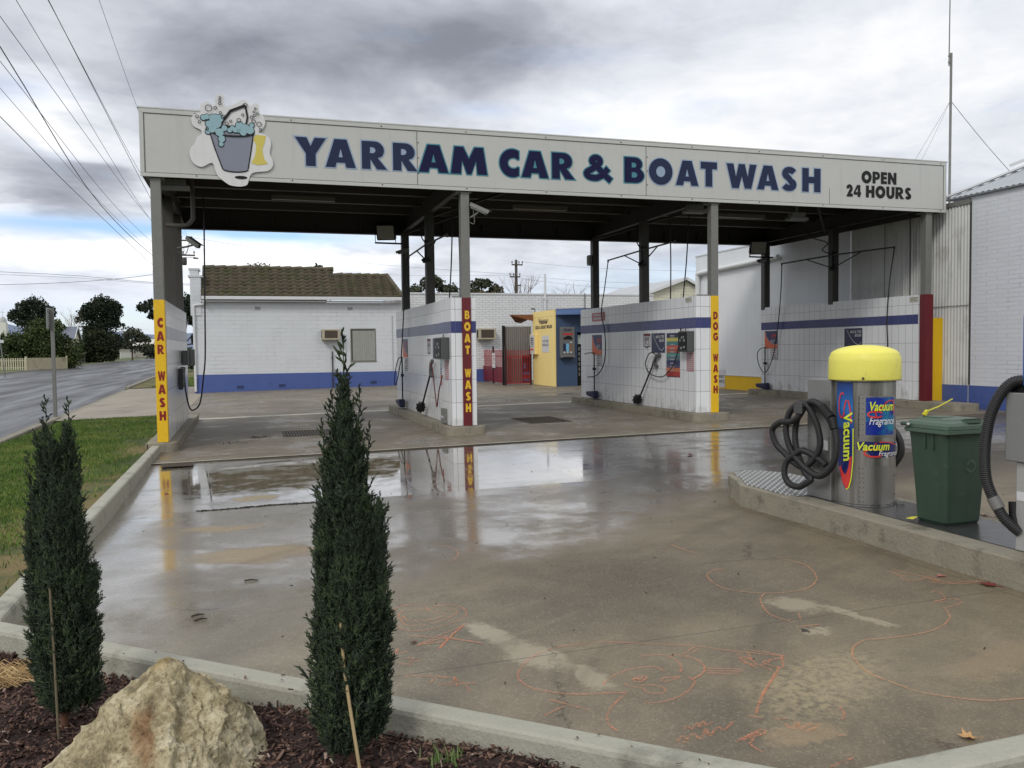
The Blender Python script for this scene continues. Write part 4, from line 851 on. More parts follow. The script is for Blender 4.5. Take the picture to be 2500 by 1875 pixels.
squeegee('blue headed squeegee standing on the plinth at the back of the dog wash wall', 9.27, 4.74, .09, 1.13, 0, [(0, 4.74, 1.13), (.06, 4.90, 1.13), (.1, 5.1, 1.10)])
squeegee('blue headed squeegee standing on the plinth at the back of the boat wash wall', 4.57, 4.60, .04, 1.10, .0, [(0, 4.60, 1.10), (.06, 4.75, 1.05), (.1, 4.95, .75), (.1, 5.03, .47), (.06, 4.9, .6), (.03, 4.62, 1.0)])
squeegee('blue headed squeegee standing on the plinth at the back of the warehouse side bay wall', 14.54, 5.46, .13, 1.21, 0, [(0, 5.40, 1.21), (.05, 5.60, 1.16), (.08, 5.70, 1.02), (.08, 5.62, .74), (.06, 5.40, .52), (.05, 5.15, .75), (.03, 5.0, 1.1), (.02, 4.98, 1.35)])
def boom(label, x, y, z, arms, hoses):
    r_ = empty('boom', (x, y, z), label, 'hose boom', 'hose booms on the bay posts')
    mb = MB(); mb.bar((x-.10, y-.02, z-.32), (x-.10, y-.02, z+.14), .03, .05); mb.bar((x-.10, y-.02, z+.10), (x, y-.02, z+.10), .05, .03); mb.bar((x-.10, y-.02, z-.28), (x, y-.02, z-.28), .05, .03); mb.tube([(x-.17, y-.04, z-.30), (x-.05, y-.04, z-.22)], .05, 10); mb.build('bracket', BLACK, r_)
    for e in arms:
        e = Vector(e); b_ = Vector((x-.10, y-.02, z+.04)); mb = MB(); mb.tube([b_, e], .018, 8); mid = b_.lerp(e, .5); mb.tube([Vector((x-.10, y-.02, z-.27)), mid], .014, 8); mb.tube([e+Vector((0, 0, .02)), e-Vector((0, 0, .05))], .022, 8); mb.build('arm', STEEL_DARK, r_)
    for h in hoses:
        mb = MB(); mb.tube(bez(h, 8), .013, 8); mb.build('hose', RUBBER, r_)
boom('two armed hose boom on the middle post above the warehouse side bay wall', 14.675, 2.80, 3.34, [(14.44, 4.58, 3.35), (14.66, .88, 3.35)],
     [[(14.44, 4.58, 3.33), (14.46, 4.65, 2.6), (14.52, 4.85, 1.8), (14.54, 5.0, 1.3)], [(14.66, .88, 3.33), (14.56, .90, 2.6), (14.54, .95, 1.8), (14.54, .93, 1.1), (14.52, 1.1, .5)], [(14.58, 2.8, 3.40), (14.45, 3.0, 3.52), (14.52, 2.9, 3.68), (14.40, 3.3, 3.85), (14.4, 3.6, 4.1)]])
boom('two armed hose boom on the middle post above the dog wash wall', 9.69, 2.80, 3.34, [(9.62, 4.66, 3.35), (9.55, 1.2, 3.38)],
     [[(9.62, 4.66, 3.33), (9.50, 4.6, 2.7), (9.30, 4.35, 2.1), (9.27, 4.12, 1.69), (9.27, 4.06, 1.28), (9.26, 4.12, .91), (9.25, 4.35, .68), (9.22, 4.6, .57), (9.20, 4.98, .54)], [(9.60, 2.8, 3.38), (9.52, 2.9, 3.6), (9.6, 3.0, 3.95)]])
boom('two armed hose boom on the middle post above the boat wash wall', 4.87, 2.80, 3.34, [(4.78, 4.70, 3.35), (4.85, 1.2, 3.38)],
     [[(4.78, 4.70, 3.33), (4.72, 4.6, 2.8), (4.60, 4.35, 2.3), (4.57, 4.40, 1.8), (4.56, 4.55, 1.3), (4.55, 4.60, 1.0)], [(4.80, 2.8, 3.38), (4.70, 2.9, 3.6), (4.8, 3.0, 3.95)]])
for q, (a, b_, lab) in enumerate([((10.34, 2.9, 4.2), (10.35, 2.9, 2.2), 'straight black hose hanging down behind the top of the dog wash wall'), ((10.82, 2.9, 4.2), (10.66, 2.9, 2.2), 'slanting black hose hanging down behind the top of the dog wash wall'),
                                  ((5.37, 2.9, 4.2), (5.26, 2.9, 2.0), 'slanting black hose hanging down behind the top of the boat wash wall'), ((5.48, 2.9, 4.2), (5.50, 2.9, 2.0), 'straight black hose hanging beside the boat wash post')]):
    mb = MB(); c_ = ((a[0]+b_[0])/2+.015, a[1], (a[2]+b_[2])/2); e2 = (b_[0], b_[1], b_[2]-1.0); mb.tube(bez([a, c_, b_, e2], 6), .014, 8)
    tag(mb.build('drop_hose', RUBBER, None, org=a), lab, 'hose', 'hoses hanging from the canopy')
mb = MB(); mb.tube(bez([(.56, 3, 4.2), (.55, 3, 3.4), (.53, 3, 2.2), (.51, 3, 1.2), (.47, 3, .8), (.40, 3.0, .32), (.30, 2.9, .18), (.22, 2.8, .22), (.17, 2.6, .55), (.165, 2.45, .88)], 8), .014, 8)
tag(mb.build('drop_hose', RUBBER, None, org=(.56, 3, 4.2)), 'long black hose hanging in a loop from the canopy to the holster', 'hose', 'hoses hanging from the canopy')

# cameras and floodlights
def cctv(label, x, y, z, d, s=1.0, post=None):
    r_ = empty('security_camera', (x, y, z), label, 'security camera', 'security cameras under the canopy')
    d = Vector(d).normalized(); c = Vector((x, y, z)); sd_ = d.cross(Vector((0, 0, 1))).normalized(); u_ = sd_.cross(d)
    mb = MB(); mb.bar(c-d*.16*s, c+d*.16*s, .10*s, .085*s); mb.build('housing', GALV, r_, bevel=.012)
    mb = MB(); mb.bar(c-d*.18*s+u_*.052*s, c+d*.21*s+u_*.052*s, .125*s, .008*s); mb.bar(c-d*.18*s+u_*.02*s+sd_*.062*s, c+d*.20*s+u_*.02*s+sd_*.062*s, .008*s, .06*s); mb.build('sunshield', GALV, r_)
    mb = MB(); mb.tube([c+d*.161*s, c+d*.168*s], .032*s, 12); mb.build('lens', BLACK, r_)
    if post is not None:
        p = Vector(post); mb = MB(); mb.tube([p, p.lerp(c, .55)-Vector((0, 0, .03)), c-u_*.05*s], .018, 8); mb.tube(bez([p+Vector((0, 0, -.06)), p.lerp(c, .5)-Vector((0, 0, .16)), c-u_*.05*s-d*.1], 6), .007, 6); mb.build('bracket', GALV, r_)
cctv('grey security camera on the boat wash post under the fascia', 5.10, -.16, 3.63, (.80, -.50, -.45), .95, (4.95, -.02, 3.50))
cctv('dark security camera on the street side post against the sky', .36, 3.0, 3.33, (.62, -.55, -.50), .95, (.07, 2.95, 3.22))
cctv('small dark security camera low on the rear boat wash post', 4.80, 5.45, 3.55, (-.8, -.4, -.3), .9, (4.87, 5.6, 3.5))
cctv('small dark security camera below the floodlight of the last bay', 14.45, 5.45, 3.52, (-.85, -.4, -.2), .9, (14.6, 5.6, 3.45))
def flood(label, x, y, z, w=.44, h=.38):
    r_ = empty('floodlight', (x, y, z), label, 'floodlight', 'square floodlights on the rear posts')
    T = Matrix.Translation((x, y, z)) @ Matrix.Rotation(R(-20), 4, 'Z') @ Matrix.Rotation(R(24), 4, 'X')
    mb = MB(); mb.T = T; mb.box(-w/2, w/2, -.02, .13, -h/2, h/2); mb.build('case', BLACK, r_, bevel=.02)
    mb = MB(); mb.T = T; mb.box(-w/2+.03, w/2-.03, -.026, -.021, -h/2+.03, h/2-.03); mb.build('glass', mat('floodlight_glass', S(150, 150, 142), .25), r_)
    mb = MB(); mb.bar((x-w/2-.02, y+.05, z-h/2-.05), (x+w/2+.3, y+.12, z-h/2-.05), .05, .035); mb.bar((x+w/2+.015, y+.05, z), (x+w/2+.015, y+.05, z-h/2-.05), .03, .012); mb.bar((x-w/2-.015, y+.05, z), (x-w/2-.015, y+.05, z-h/2-.05), .03, .012); mb.build('yoke', BLACK, r_)
flood('square black floodlight on the rear boat wash post', 4.40, 5.5, 3.98); flood('square black floodlight on the rear post of the last bay', 14.33, 5.45, 3.86)
mb = MB(); mb.box(9.50, 9.60, 5.58, 5.72, 3.32, 3.58); sp = empty('horn_speaker', (9.55, 5.65, 3.45), 'small grey box speaker on the rear dog wash post', 'speaker'); mb.build('case', GREY, sp, bevel=.02)
mb = MB(); mb.box(9.496, 9.4995, 5.60, 5.70, 3.36, 3.55); mb.build('grille', STEEL_DARK, sp)
# small hardware box at the foot of the boat wash pier
mb = MB(); mb.box(4.545, 4.599, .32, .60, -.04, .22); r_ = empty('tap_box', (4.57, .46, .1), 'small grey steel tap box at the foot of the boat wash pier', 'tap box'); mb.build('case', GALV, r_, bevel=.008)
mb = MB(); mb.box(4.535, 4.5445, .40, .52, .05, .09); mb.build('spout', SIGNB, r_)
# ------------------------------------------------------------------ white house with the tiled roof
PBRICK = brick_mat('white_painted_brick', S(206, 210, 214), S(150, 152, 152), .47, .15, ms=.008, rough=.6, bump=.6, fade=.30, var=.02, grout_amt=.6, stain=None, streak=.08)
BRICKW = brick_mat('grey_white_painted_brick', S(214, 216, 217), S(112, 112, 112), .29, .096, ms=.009, rough=.65, bump=.6, fade=0.0, var=.04, grout_amt=.48)
HY = 19.2; HB = -.28
hs = empty('white_house', (3.2, HY, HB), 'white rendered house with a mossy tiled roof and blue painted base', 'house')
mb = MB(); mb.box(-.60, 7.15, HY, 27, HB, 3.10); wallh = mb.build('wall', PBRICK, hs)
mb = MB(); mb.box(-.606, 7.15, HY-.006, HY-.0005, HB, .41); mb.box(-.607, -.6005, HY, 24, HB, .41); mb.build('painted_base', BLUE_BAND, hs)
mb = MB(); mb.box(-.68, -.30, HY-.03, 27, 2.6, 4.02); mb.box(-.74, -.24, HY-.06, 27.05, 4.021, 4.10); mb.box(-.68, -.38, HY-.03, 19.9, 4.101, 4.28); mb.box(-.72, -.34, HY-.05, 19.95, 4.281, 4.36); mb.build('parapet', PBRICK, hs, bevel=.01)
# roof: courses of interlocking tiles as real waves
RT = mat('mossy_roof_tile', S(88, 80, 66), .85, var=.45, vs=2.2, fine=.35, fs=9, bump=.7, bs=30, col2=S(72, 76, 46), c2s=2.6, c2lo=.46, c2hi=.62, c2amt=.7)
def tile_roof(name, x0, x1, zt, hip):
    V, F = [], []; courses = 8; y0, z0 = HY-.28, 3.30; rise = zt-z0; run = rise*1.30; nx = int((x1-x0)/.055)
    for c in range(courses):
        t0, t1 = c/courses, (c+1)/courses
        base = len(V); xe = x1-(hip*run*t0 if hip else 0)
        xs_ = np.linspace(x0, xe, nx)
        jit = rng.normal(0, .006, nx)
        for row, (t, lift) in enumerate(((t0, .105), (t1, .020))):
            for k, x in enumerate(xs_):
                wv = .034*math.sin(x*2*PI/.33)
                V.append((x, y0+run*t-(.035 if row == 0 else -.06), z0+rise*t+lift+wv*(1 if row == 0 else .8)+jit[k]))
        for k, x in enumerate(xs_): V.append((x, y0+run*t0+.055, z0+rise*t0-.035))
        for k in range(nx-1):
            F.append((base+k, base+k+1, base+nx+k+1, base+nx+k)); F.append((base+2*nx+k, base+2*nx+k+1, base+k+1, base+k))
    o = fast_mesh(name, V, F, RT, hs); 
    mb = MB(); k = int((x1-x0)/.40)
    for i in range(k):                                     # ridge caps
        a = x0+(x1-(hip*run if hip else 0)-x0)*i/k; b_ = x0+(x1-(hip*run if hip else 0)-x0)*(i+1)/k+.03
        mb.tube([(a, y0+run, zt+.035), (b_, y0+run, zt+.055)], [.085, .10], 10)
    if hip:
        for i in range(8): p = Vector((x1, y0, z0+.06)).lerp(Vector((x1-hip*run, y0+run, zt+.06)), i/8); q = Vector((x1, y0, z0+.06)).lerp(Vector((x1-hip*run, y0+run, zt+.06)), (i+1)/8); mb.tube([p, q], [.075, .09], 8)
    mb.build('ridge_cap', RT, o)
    return run
tile_roof('roof', -.28, 4.62, 4.46, 0); 
tile_roof('roof', 4.60, 7.16, 4.20, .35)
mb = MB(); mb.add([(-.28, HY+1.2, 4.4), (4.6, HY+1.2, 4.4), (4.6, 24, 3.0), (-.28, 24, 3.0)], [(0, 1, 2, 3)]); mb.add([(4.58, HY+1.05, 3.3), (4.58, HY+1.23, 4.44), (4.58, HY+2.4, 3.3)], [(0, 1, 2)]); mb.build('rear_roof', RT, hs)
GUT = plain('white_gutter', S(208, 210, 212), .4)
mb = MB(); mb.box(-.28, 7.2, HY-.36, HY-.24, 3.19, 3.31); mb.box(-.30, 7.2, HY-.24, HY-.004, 3.11, 3.165); mb.build('gutter', GUT, hs, bevel=.012)
mb = MB(); mb.tube(bez([(-.20, HY-.30, 3.18), (-.20, HY-.22, 3.05), (-.22, HY-.09, 3.02), (-.5, HY-.06, 2.99), (-.57, HY-.06, 2.95), (-.57, HY-.06, 2.7), (-.57, HY-.06, -.2)], 5), .045, 10)
for z in (2.2, 1.2, .3): mb.box(-.63, -.51, HY-.10, HY-.007, z, z+.025)
mb.build('downpipe', GUT, hs)
VENT = plain('vent_grey', S(150, 152, 154), .6)
for x, z in ((1.69, 2.88), (5.14, 2.88)):
    mb = MB(); mb.box(x-.10, x+.10, HY-.012, HY-.0006, z-.06, z+.06)
    for k in range(5): mb.box(x-.085+.036*k, x-.068+.036*k, HY-.016, HY-.0125, z-.045, z+.045)
    mb.build('wall_vent', VENT, hs)
for x in (1.0, 2.52, 6.0):
    mb = MB(); mb.box(x-.12, x+.12, HY-.02, HY-.0065, -.14+.0132*x, -.04+.0132*x); mb.build('wall_vent', plain('vent_blue', S(44, 56, 96), .6), hs)
fr = MB(); wx0, wx1, wz0, wz1 = 5.17, 6.08, .85, 2.06
fr.box(wx0-.05, wx1+.05, HY-.03, HY-.001, wz0-.05, wz0-.001); fr.box(wx0-.04, wx0-.001, HY-.02, HY-.001, wz0, wz1); fr.box(wx1+.001, wx1+.04, HY-.02, HY-.001, wz0, wz1); fr.box(wx0-.04, wx1+.04, HY-.02, HY-.001, wz1+.001, wz1+.04)
win = fr.build('window', plain('window_frame_grey', S(120, 118, 108), .6), hs)
mb = MB(); k = 60; vs = []
for i in range(k+1):
    x = wx0+(wx1-wx0)*i/k; d = .012*math.sin(i*1.15)+.008*math.sin(i*2.7+1); vs += [(x, HY-.012+d*.5, wz0), (x, HY-.012+d*.5, wz1)]
mb.add(vs, [(2*i, 2*i+2, 2*i+3, 2*i+1) for i in range(k)], True); mb.build('curtain', mat('grey_curtain', S(150, 152, 146), .8, var=.15, vs=6, streak=.5), win)
mb = MB(); mb.box(wx0, wx0+.03, HY-.025, HY-.001, wz0, wz1); mb.box(wx0+.031, wx1, HY-.025, HY-.001, wz1-.03, wz1); mb.build('window_reveal', BLACK, win)
def air_con(label, x0, x1, z0, z1, y):
    r_ = empty('air_conditioner', ((x0+x1)/2, y, z0), label, 'air conditioner', 'boxed wall air conditioners')
    mb = MB(); mb.box(x0, x1, y-.38, y-.002, z0, z1); mb.build('case', mat('aged_cream_case', S(170, 162, 140), .6, var=.12), r_, bevel=.012)
    mb = MB(); mb.box(x0+.10, x1-.09, y-.384, y-.3805, z0+.07, z1-.05); mb.build('grille', mat('dark_grille', S(62, 54, 46), .6), r_)
    mb = MB(); 
    for k in range(8): z = z0+.085+k*(z1-z0-.15)/8; mb.box(x0+.10, x1-.09, y-.390, y-.3845, z, z+.012)
    mb.build('louvre', mat('brown_louvre', S(96, 84, 70), .6), r_)
    mb = MB(); mb.box(x0-.004, x0-.001, y-.30, y-.06, z0+.08, z1-.06); mb.build('side_vent', BLACK, r_)
air_con('boxy cream air conditioner on the white house wall beside its window', 4.02, 4.70, 1.66, 2.07, HY)
mb = MB(); mb.tube([(4.42, HY-.05, -.2), (4.42, HY-.05, 1.22)], .022, 8); mb.box(4.38, 4.46, HY-.08, HY-.001, .95, .98); tag(mb.build('pipe_stub', STEEL_DARK, None, org=(4.42, HY-.05, -.2)), 'thin dark pipe standing against the white house below its air conditioner', 'pipe')
mb = MB(); mb.tube([(6.78, HY-.02, .45), (6.78, HY-.02, 2.6)], .012, 6); mb.build('conduit', plain('conduit_grey', S(170, 174, 178)), hs)

# ------------------------------------------------------------------ long painted brick building behind
BY = 19.7
bb = empty('brick_building', (11.5, BY, -.2), 'low flat-topped white painted brick building behind the kiosk', 'building')
mb = MB(); mb.box(7.20, 18.5, BY, 24, -.25, 3.50); mb.build('wall', BRICKW, bb)
mb = MB(); mb.box(7.18, 18.5, BY-.03, 24, 3.501, 3.56); mb.build('coping', GUT, bb)
mb = MB(); mb.box(7.20, 10.9, BY-.005, BY-.0005, -.25, .41); mb.build('painted_base', BLUE_BAND, bb)
mb = MB(); mb.tube([(13.38, BY-.06, 2.4), (13.38, BY-.06, 4.38)], .05, 10); mb.box(13.31, 13.45, BY-.115, BY-.001, 3.32, 3.38); mb.build('vent_pipe', GUT, bb)
mb = MB(); mb.tube([(15.2, BY-.04, 2.4), (15.2, BY-.04, 3.6)], .02, 8); mb.build('conduit', GREY, bb)
air_con('boxy cream air conditioner on the brick building above the red fence', 10.36, 11.10, 1.63, 2.08, BY)

# ------------------------------------------------------------------ kiosk
KX, KY = 11.5, 13.5
KYEL = mat('kiosk_cream_yellow', S(240, 216, 142), .5, var=.05, vs=1.5, streak=.05); KBLU = mat('kiosk_slate_blue', S(62, 82, 112), .5, var=.08, vs=2); KBAND = mat('kiosk_fascia_blue', S(86, 112, 160), .4, var=.05)
ks = empty('kiosk', (12.4, 14.6, -.1), 'cream and slate blue payment kiosk with a bowed blue fascia', 'kiosk')
zb = G(12)
mb = MB(); mb.box(KX, KX+.06, KY, 15.82, zb, 2.59); mb.build('side_wall', KYEL, ks)
mb = MB(); mb.box(KX+.061, 12.36, KY+.02, KY+.10, zb, 2.40); mb.box(12.36, 14.2, KY+.02, KY+.10, 1.80, 2.40); mb.box(13.02, 14.2, KY+.021, KY+.10, zb, 1.799); mb.build('front_wall', KBLU, ks)
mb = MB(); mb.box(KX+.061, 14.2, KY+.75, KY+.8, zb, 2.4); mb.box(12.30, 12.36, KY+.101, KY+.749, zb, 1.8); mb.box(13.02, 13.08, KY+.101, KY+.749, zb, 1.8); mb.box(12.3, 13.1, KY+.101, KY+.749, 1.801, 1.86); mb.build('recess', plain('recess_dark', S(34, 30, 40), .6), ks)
mb = MB(); 
bow = [(KX+.061+2.2*t, KY-.02-.62*math.sin(PI*t)**.8) for t in np.linspace(0, 1, 18)]
mb.prism(bow+[(13.76, KY+.9), (KX+.061, KY+.9)], 2.401, 2.61); mb.build('fascia', KBAND, ks)
mb = MB(); b2 = [(x, y-.015) for x, y in bow]; mb.ribbon(b2, .03, 2.612, 0)
mb.prism([(x, y-.012) for x, y in bow]+[(x, y-.002) for x, y in bow[::-1]], 2.47, 2.485); mb.build('fascia_lip', plain('lip_blue', S(110, 136, 180), .4), ks)
mb = MB(); mb.box(KX+.062, 14.2, KY+.902, 15.82, 2.40, 2.585); mb.build('roof', KBAND, ks)
TK = frame((KX-.0015, 15.82, 0), (0, -1, 0), UZ)
mb = MB(); mb.T = TK; put_text(mb, 'Welcome to', .62, 2.17, .24, 0, 0, .35, width=1.06); mb.build('lettering', NAVY, ks)['label'] = 'slanted welcome line'
mb = MB(); mb.T = TK; heavy(mb, 'YARRAM', .74, 2.115, .125, 0, .001, width=.86); heavy(mb, 'CAR & BOAT WASH', .32, 1.945, .125, 0, .001, width=1.76); mb.build('lettering', NAVY, ks)['label'] = 'navy business name on the cream wall'
mb = MB(); mb.T = TK; mb.box(.03, .05, 0, .003, 0, .001); mb.box(0, 2.32, 2.36, 2.366, 0, .001); mb.build('wall_joint', plain('joint_tan', S(170, 150, 96)), ks)
sign('surveillance_sign', 'white video surveillance notice on the cream kiosk wall', 'sign', (KX-.002, 14.77, 1.10), UY, UZ, .73, .60, SIGNB, [('lettering', NAVY, lambda mb: (put_text(mb, '24 HR. VIDEO', .365, .36, .12, 0, .02, 0, 'CENTER', width=.62), put_text(mb, 'SURVEILLANCE', .365, .22, .12, 0, .02, 0, 'CENTER', width=.64)))])
r_ = empty('notice_box', (KX-.1, 15.45, 1.35), 'white boxed notice with an orange panel on the far edge of the cream kiosk wall', 'notice box')
mb = MB(); mb.box(KX-.14, KX-.002, 15.18, 15.78, 1.02, 1.76); mb.build('case', KYEL, r_, bevel=.01)
T = frame((KX-.141, 15.78, 1.02), UY, UZ); mb = MB(); mb.T = T; mb.box(.03, .54, .03, .72, 0, .004); mb.build('board', SIGNB, r_)
mb = MB(); mb.T = T; mb.box(.10, .46, .14, .22, .005, .007); mb.build('orange_panel', ORANGE_P, r_)
mb = MB(); mb.T = T; rules(.57, .7, [(.82, .06), (.72, .06), (.62, .06), (.52, .06), (.42, .03)], .25, .8)(mb)
mb.v = [(x-.006, y, z) for x, y, z in mb.v]; mb.build('small_print', NAVY, r_)
r_ = empty('payment_terminal', (11.95, KY-.1, 1.43), 'grey payment terminal with three product panels on the slate blue kiosk wall', 'terminal')
mb = MB(); mb.box(11.68, 12.21, KY-.14, KY+.019, .90, 1.98); mb.box(11.68, 12.21, KY-.20, KY-.141, .90, .97); mb.build('case', mat('terminal_grey', S(118, 118, 116), .4, .4), r_, bevel=.015)
T = frame((11.68, KY-.1415, .88), (1, 0, 0), UZ)
def part(name, m, fn, parent, T, dz=.001):
    mb = MB(); mb.T = T @ Matrix.Translation((0, 0, dz)); fn(mb); return mb.build(name, m, parent)
part('lettering', NAVY, lambda mb: put_text(mb, 'Quick', .11, .955, .13, 0, .02, .2, width=.31), r_, T)
part('red_ribbon', RED_P, lambda mb: mb.prism([(.06, .86), (.12, .88), (.44, .88), (.47, .84), (.40, .81), (.12, .81)], 0, .001), r_, T)
part('vehicle_picture', BLACK, lambda mb: mb.prism([(.10, .66), (.10, .72), (.18, .75), (.24, .79), (.36, .79), (.42, .73), (.45, .70), (.44, .65)], 0, .001), r_, T)
for a, c_, lab in ((.09, S(30, 42, 70), 'navy'), (.205, S(110, 178, 214), 'sky blue'), (.33, S(126, 96, 74), 'brown')):
    o = part('product_panel', plain('panel_'+lab.replace(' ', '_'), c_, .4), rect((a, a+.105, .25, .52)), r_, T); o['label'] = lab+' product panel'
part('button', SIGNB, rect((.11, .17, .19, .24), (.23, .29, .19, .24), (.35, .41, .19, .24), (.36, .42, .54, .58)), r_, T)
part('tray', BLACK, rect((.05, .45, .03, .055)), r_, T @ Matrix.Translation((0, 0, .061)))
r_ = empty('drinks_machine', (12.7, KY+.45, zb), 'black drinks machine standing in the dark kiosk recess', 'vending machine')
mb = MB(); mb.box(12.37, 13.01, KY+.22, KY+.72, zb+.002, 1.74); mb.build('case', BLACK, r_, bevel=.02)
T = frame((12.40, KY+.219, zb), (1, 0, 0), UZ)
part('picture_header', mat('apple_header', S(196, 208, 204), .4), rect((.06, .56, 1.48, 1.80)), r_, T)
part('green_fruit', plain('apple_green', S(132, 178, 62), .5), lambda mb: mb.prism(arc(.30, 1.60, .12, .10, 0, 345, 16), 0, .001), r_, T, .003)
part('chrome_strip', mat('chrome', S(190), .2, .9), lambda mb: [mb.box(.09, .13, .35+.18*k, .47+.18*k, 0, .004) for k in range(6)], r_, T)
part('glass', mat('dark_glass', S(14, 14, 18), .08), rect((.16, .58, .2, 1.42)), r_, T)
r_ = empty('sensor_light', (KX+.02, 15.6, 2.65), 'small black sensor light on the corner of the kiosk roof', 'light'); mb = MB(); mb.box(KX-.12, KX+.02, 15.58, 15.66, 2.69, 2.73); mb.build('hood', BLACK, r_, bevel=.01)
mb = MB(); mb.tube([(KX+.03, 15.62, 2.585), (KX+.03, 15.62, 2.70)], .02, 8); mb.build('stem', GREY, r_)
r_ = empty('roof_sensor', (13.1, KY, 2.65), 'small dark box on the kiosk fascia near the dog wash post', 'sensor'); mb = MB(); mb.box(12.95, 13.12, KY-.1, KY, 2.612, 2.70); mb.build('case', BLACK, r_, bevel=.008)
mb = MB(); mb.tube([(13.03, KY-.12, 2.66), (13.03, KY-.101, 2.66)], .025, 8); mb.build('lens', GREY, r_)
# shade sail, corrugated screen, pool fence, poster behind
mb = MB(); n_ = 8; vs = []; A_, B_, C_ = Vector((10.62, 15.9, 2.50)), Vector((11.49, 15.75, 2.50)), Vector((11.49, 17.2, 2.22))
mb.add([A_, B_, C_, A_.lerp(B_, .5)-Vector((0, 0, .03)), B_.lerp(C_, .5)-Vector((0, 0, .05)), C_.lerp(A_, .5)-Vector((0, 0, .12)), (A_+B_+C_)/3-Vector((0, 0, .12))], [(0, 3, 6), (3, 1, 6), (1, 4, 6), (4, 2, 6), (2, 5, 6), (5, 0, 6)])
mb.add([B_+Vector((0, 0, .002)), Vector((11.495, 15.75, 2.26)), A_+Vector((0, 0, .002))], [(0, 1, 2)])
tag(mb.build('shade_sail', mat('brown_shade_cloth', S(120, 74, 44), .8), None, org=A_), 'small brown triangular shade sail beside the kiosk', 'shade sail')
mb = MB(); k = 110; vs = []
for i in range(k+1):
    x = 10.44+1.06*i/k; y = 16.0+.028*math.sin(i/k*2*PI*14); vs += [(x, y, -.05), (x, y, 2.07)]
mb.add(vs, [(2*i, 2*i+2, 2*i+3, 2*i+1) for i in range(k)], True); cs = empty('corrugated_screen', (10.97, 16, -.1), 'grey corrugated iron screen with a black end post beside the kiosk', 'screen'); mb.build('sheet', mat('aged_corrugated', S(150, 146, 142), .5, .4, var=.15, vs=5, streak=.15), cs)
mb = MB(); mb.box(10.35, 10.44, 15.92, 16.02, -.12, 2.10); mb.build('post', BLACK, cs)
mb = MB(); mb.box(10.44, 11.5, 16.03, 16.06, .1, .16); mb.box(10.44, 11.5, 16.03, 16.06, 1.85, 1.91); mb.build('rail', STEEL_DARK, cs)
REDF = mat('red_fence_enamel', S(156, 30, 38), .45, var=.08)
fe = empty('pool_fence', (10.4, 17.5, -.12), 'dark red loop-topped tubular fence in an L beside the kiosk', 'fence')
def run(p, q, n_, h, zb_):
    p, q = Vector(p), Vector(q)
    mb = MB()
    for t in (.08, h-.24): mb.bar((*p, zb_+t), (*q, zb_+t), .03, .03)
    mb.build('rail', REDF, fe)
    mb = MB()
    for i in range(0, n_, 2):
        a, b_ = p.lerp(q, (i+.5)/n_), p.lerp(q, (i+1.5)/n_); d = (b_-a).length/2; c_ = (a+b_)/2
        pts = [(*a, zb_+.09)]+[(*(c_+(a-b_)/2*math.cos(PI*j/8)), zb_+h-d+d*math.sin(PI*j/8)) for j in range(9)]+[(*b_, zb_+.09)]
        mb.tube(pts, .013, 6)
    mb.build('loop_bars', REDF, fe)
run((10.70, 20.2), (10.44, 15.75), 26, 1.32, -.12); run((10.36, 15.66), (11.36, 15.72), 14, 1.30, -.12)
for x, y in ((10.71, 20.3), (10.55, 17.9), (10.36, 15.66), (11.38, 15.74)):
    mb = MB(); mb.box(x-.03, x+.03, y-.03, y+.03, -.14, 1.32); mb.box(x-.036, x+.036, y-.036, y+.036, 1.321, 1.335); mb.build('fence_post', mat('dark_fence_post', S(48, 18, 24), .5), fe)
mb = MB(); mb.add([(10.66, 20.1, -.05), (10.44, 15.9, -.05), (10.44, 15.9, .55), (10.66, 20.1, .55)], [(0, 1, 2, 3)]); mb.add([(10.665, 20.1, -.05), (10.445, 15.9, -.05), (10.445, 15.9, .55), (10.665, 20.1, .55)], [(3, 2, 1, 0)]); mb.build('kick_panel', mat('dark_red_panel', S(112, 26, 36), .55), fe)
mb = MB(); T = frame((10.50, 18.0, .55), (-.05, -1, 0), UZ)
sign('gate_notice', 'narrow white notice tied to the red fence', 'sign', (10.49, 17.82, .50), (-.05, -1, 0), UZ, .50, .58, SIGNB, [('small_print', RED_P, rules(.5, .58, [(.75, .08), (.6, .05), (.5, .05), (.3, .05)], .2, .8))])
r_ = empty('drinks_poster', (11.24, 15.96, .4), 'dark poster with red and blue blocks behind the red fence', 'poster'); T = frame((11.10, 15.93, -.04), (1, 0, 0), UZ)
part('board', mat('poster_black', S(34, 34, 42), .5), lambda mb: mb.box(0, .36, 0, 1.02, 0, .01), r_, T)
part('blue_block', plain('poster_blue', S(60, 110, 160)), rect((.04, .33, .06, .16), (.04, .33, .30, .40), (.05, .14, .52, .74)), r_, T, .011); part('red_block', RED_P, rect((.04, .18, .17, .29), (.20, .33, .17, .29)), r_, T, .011)

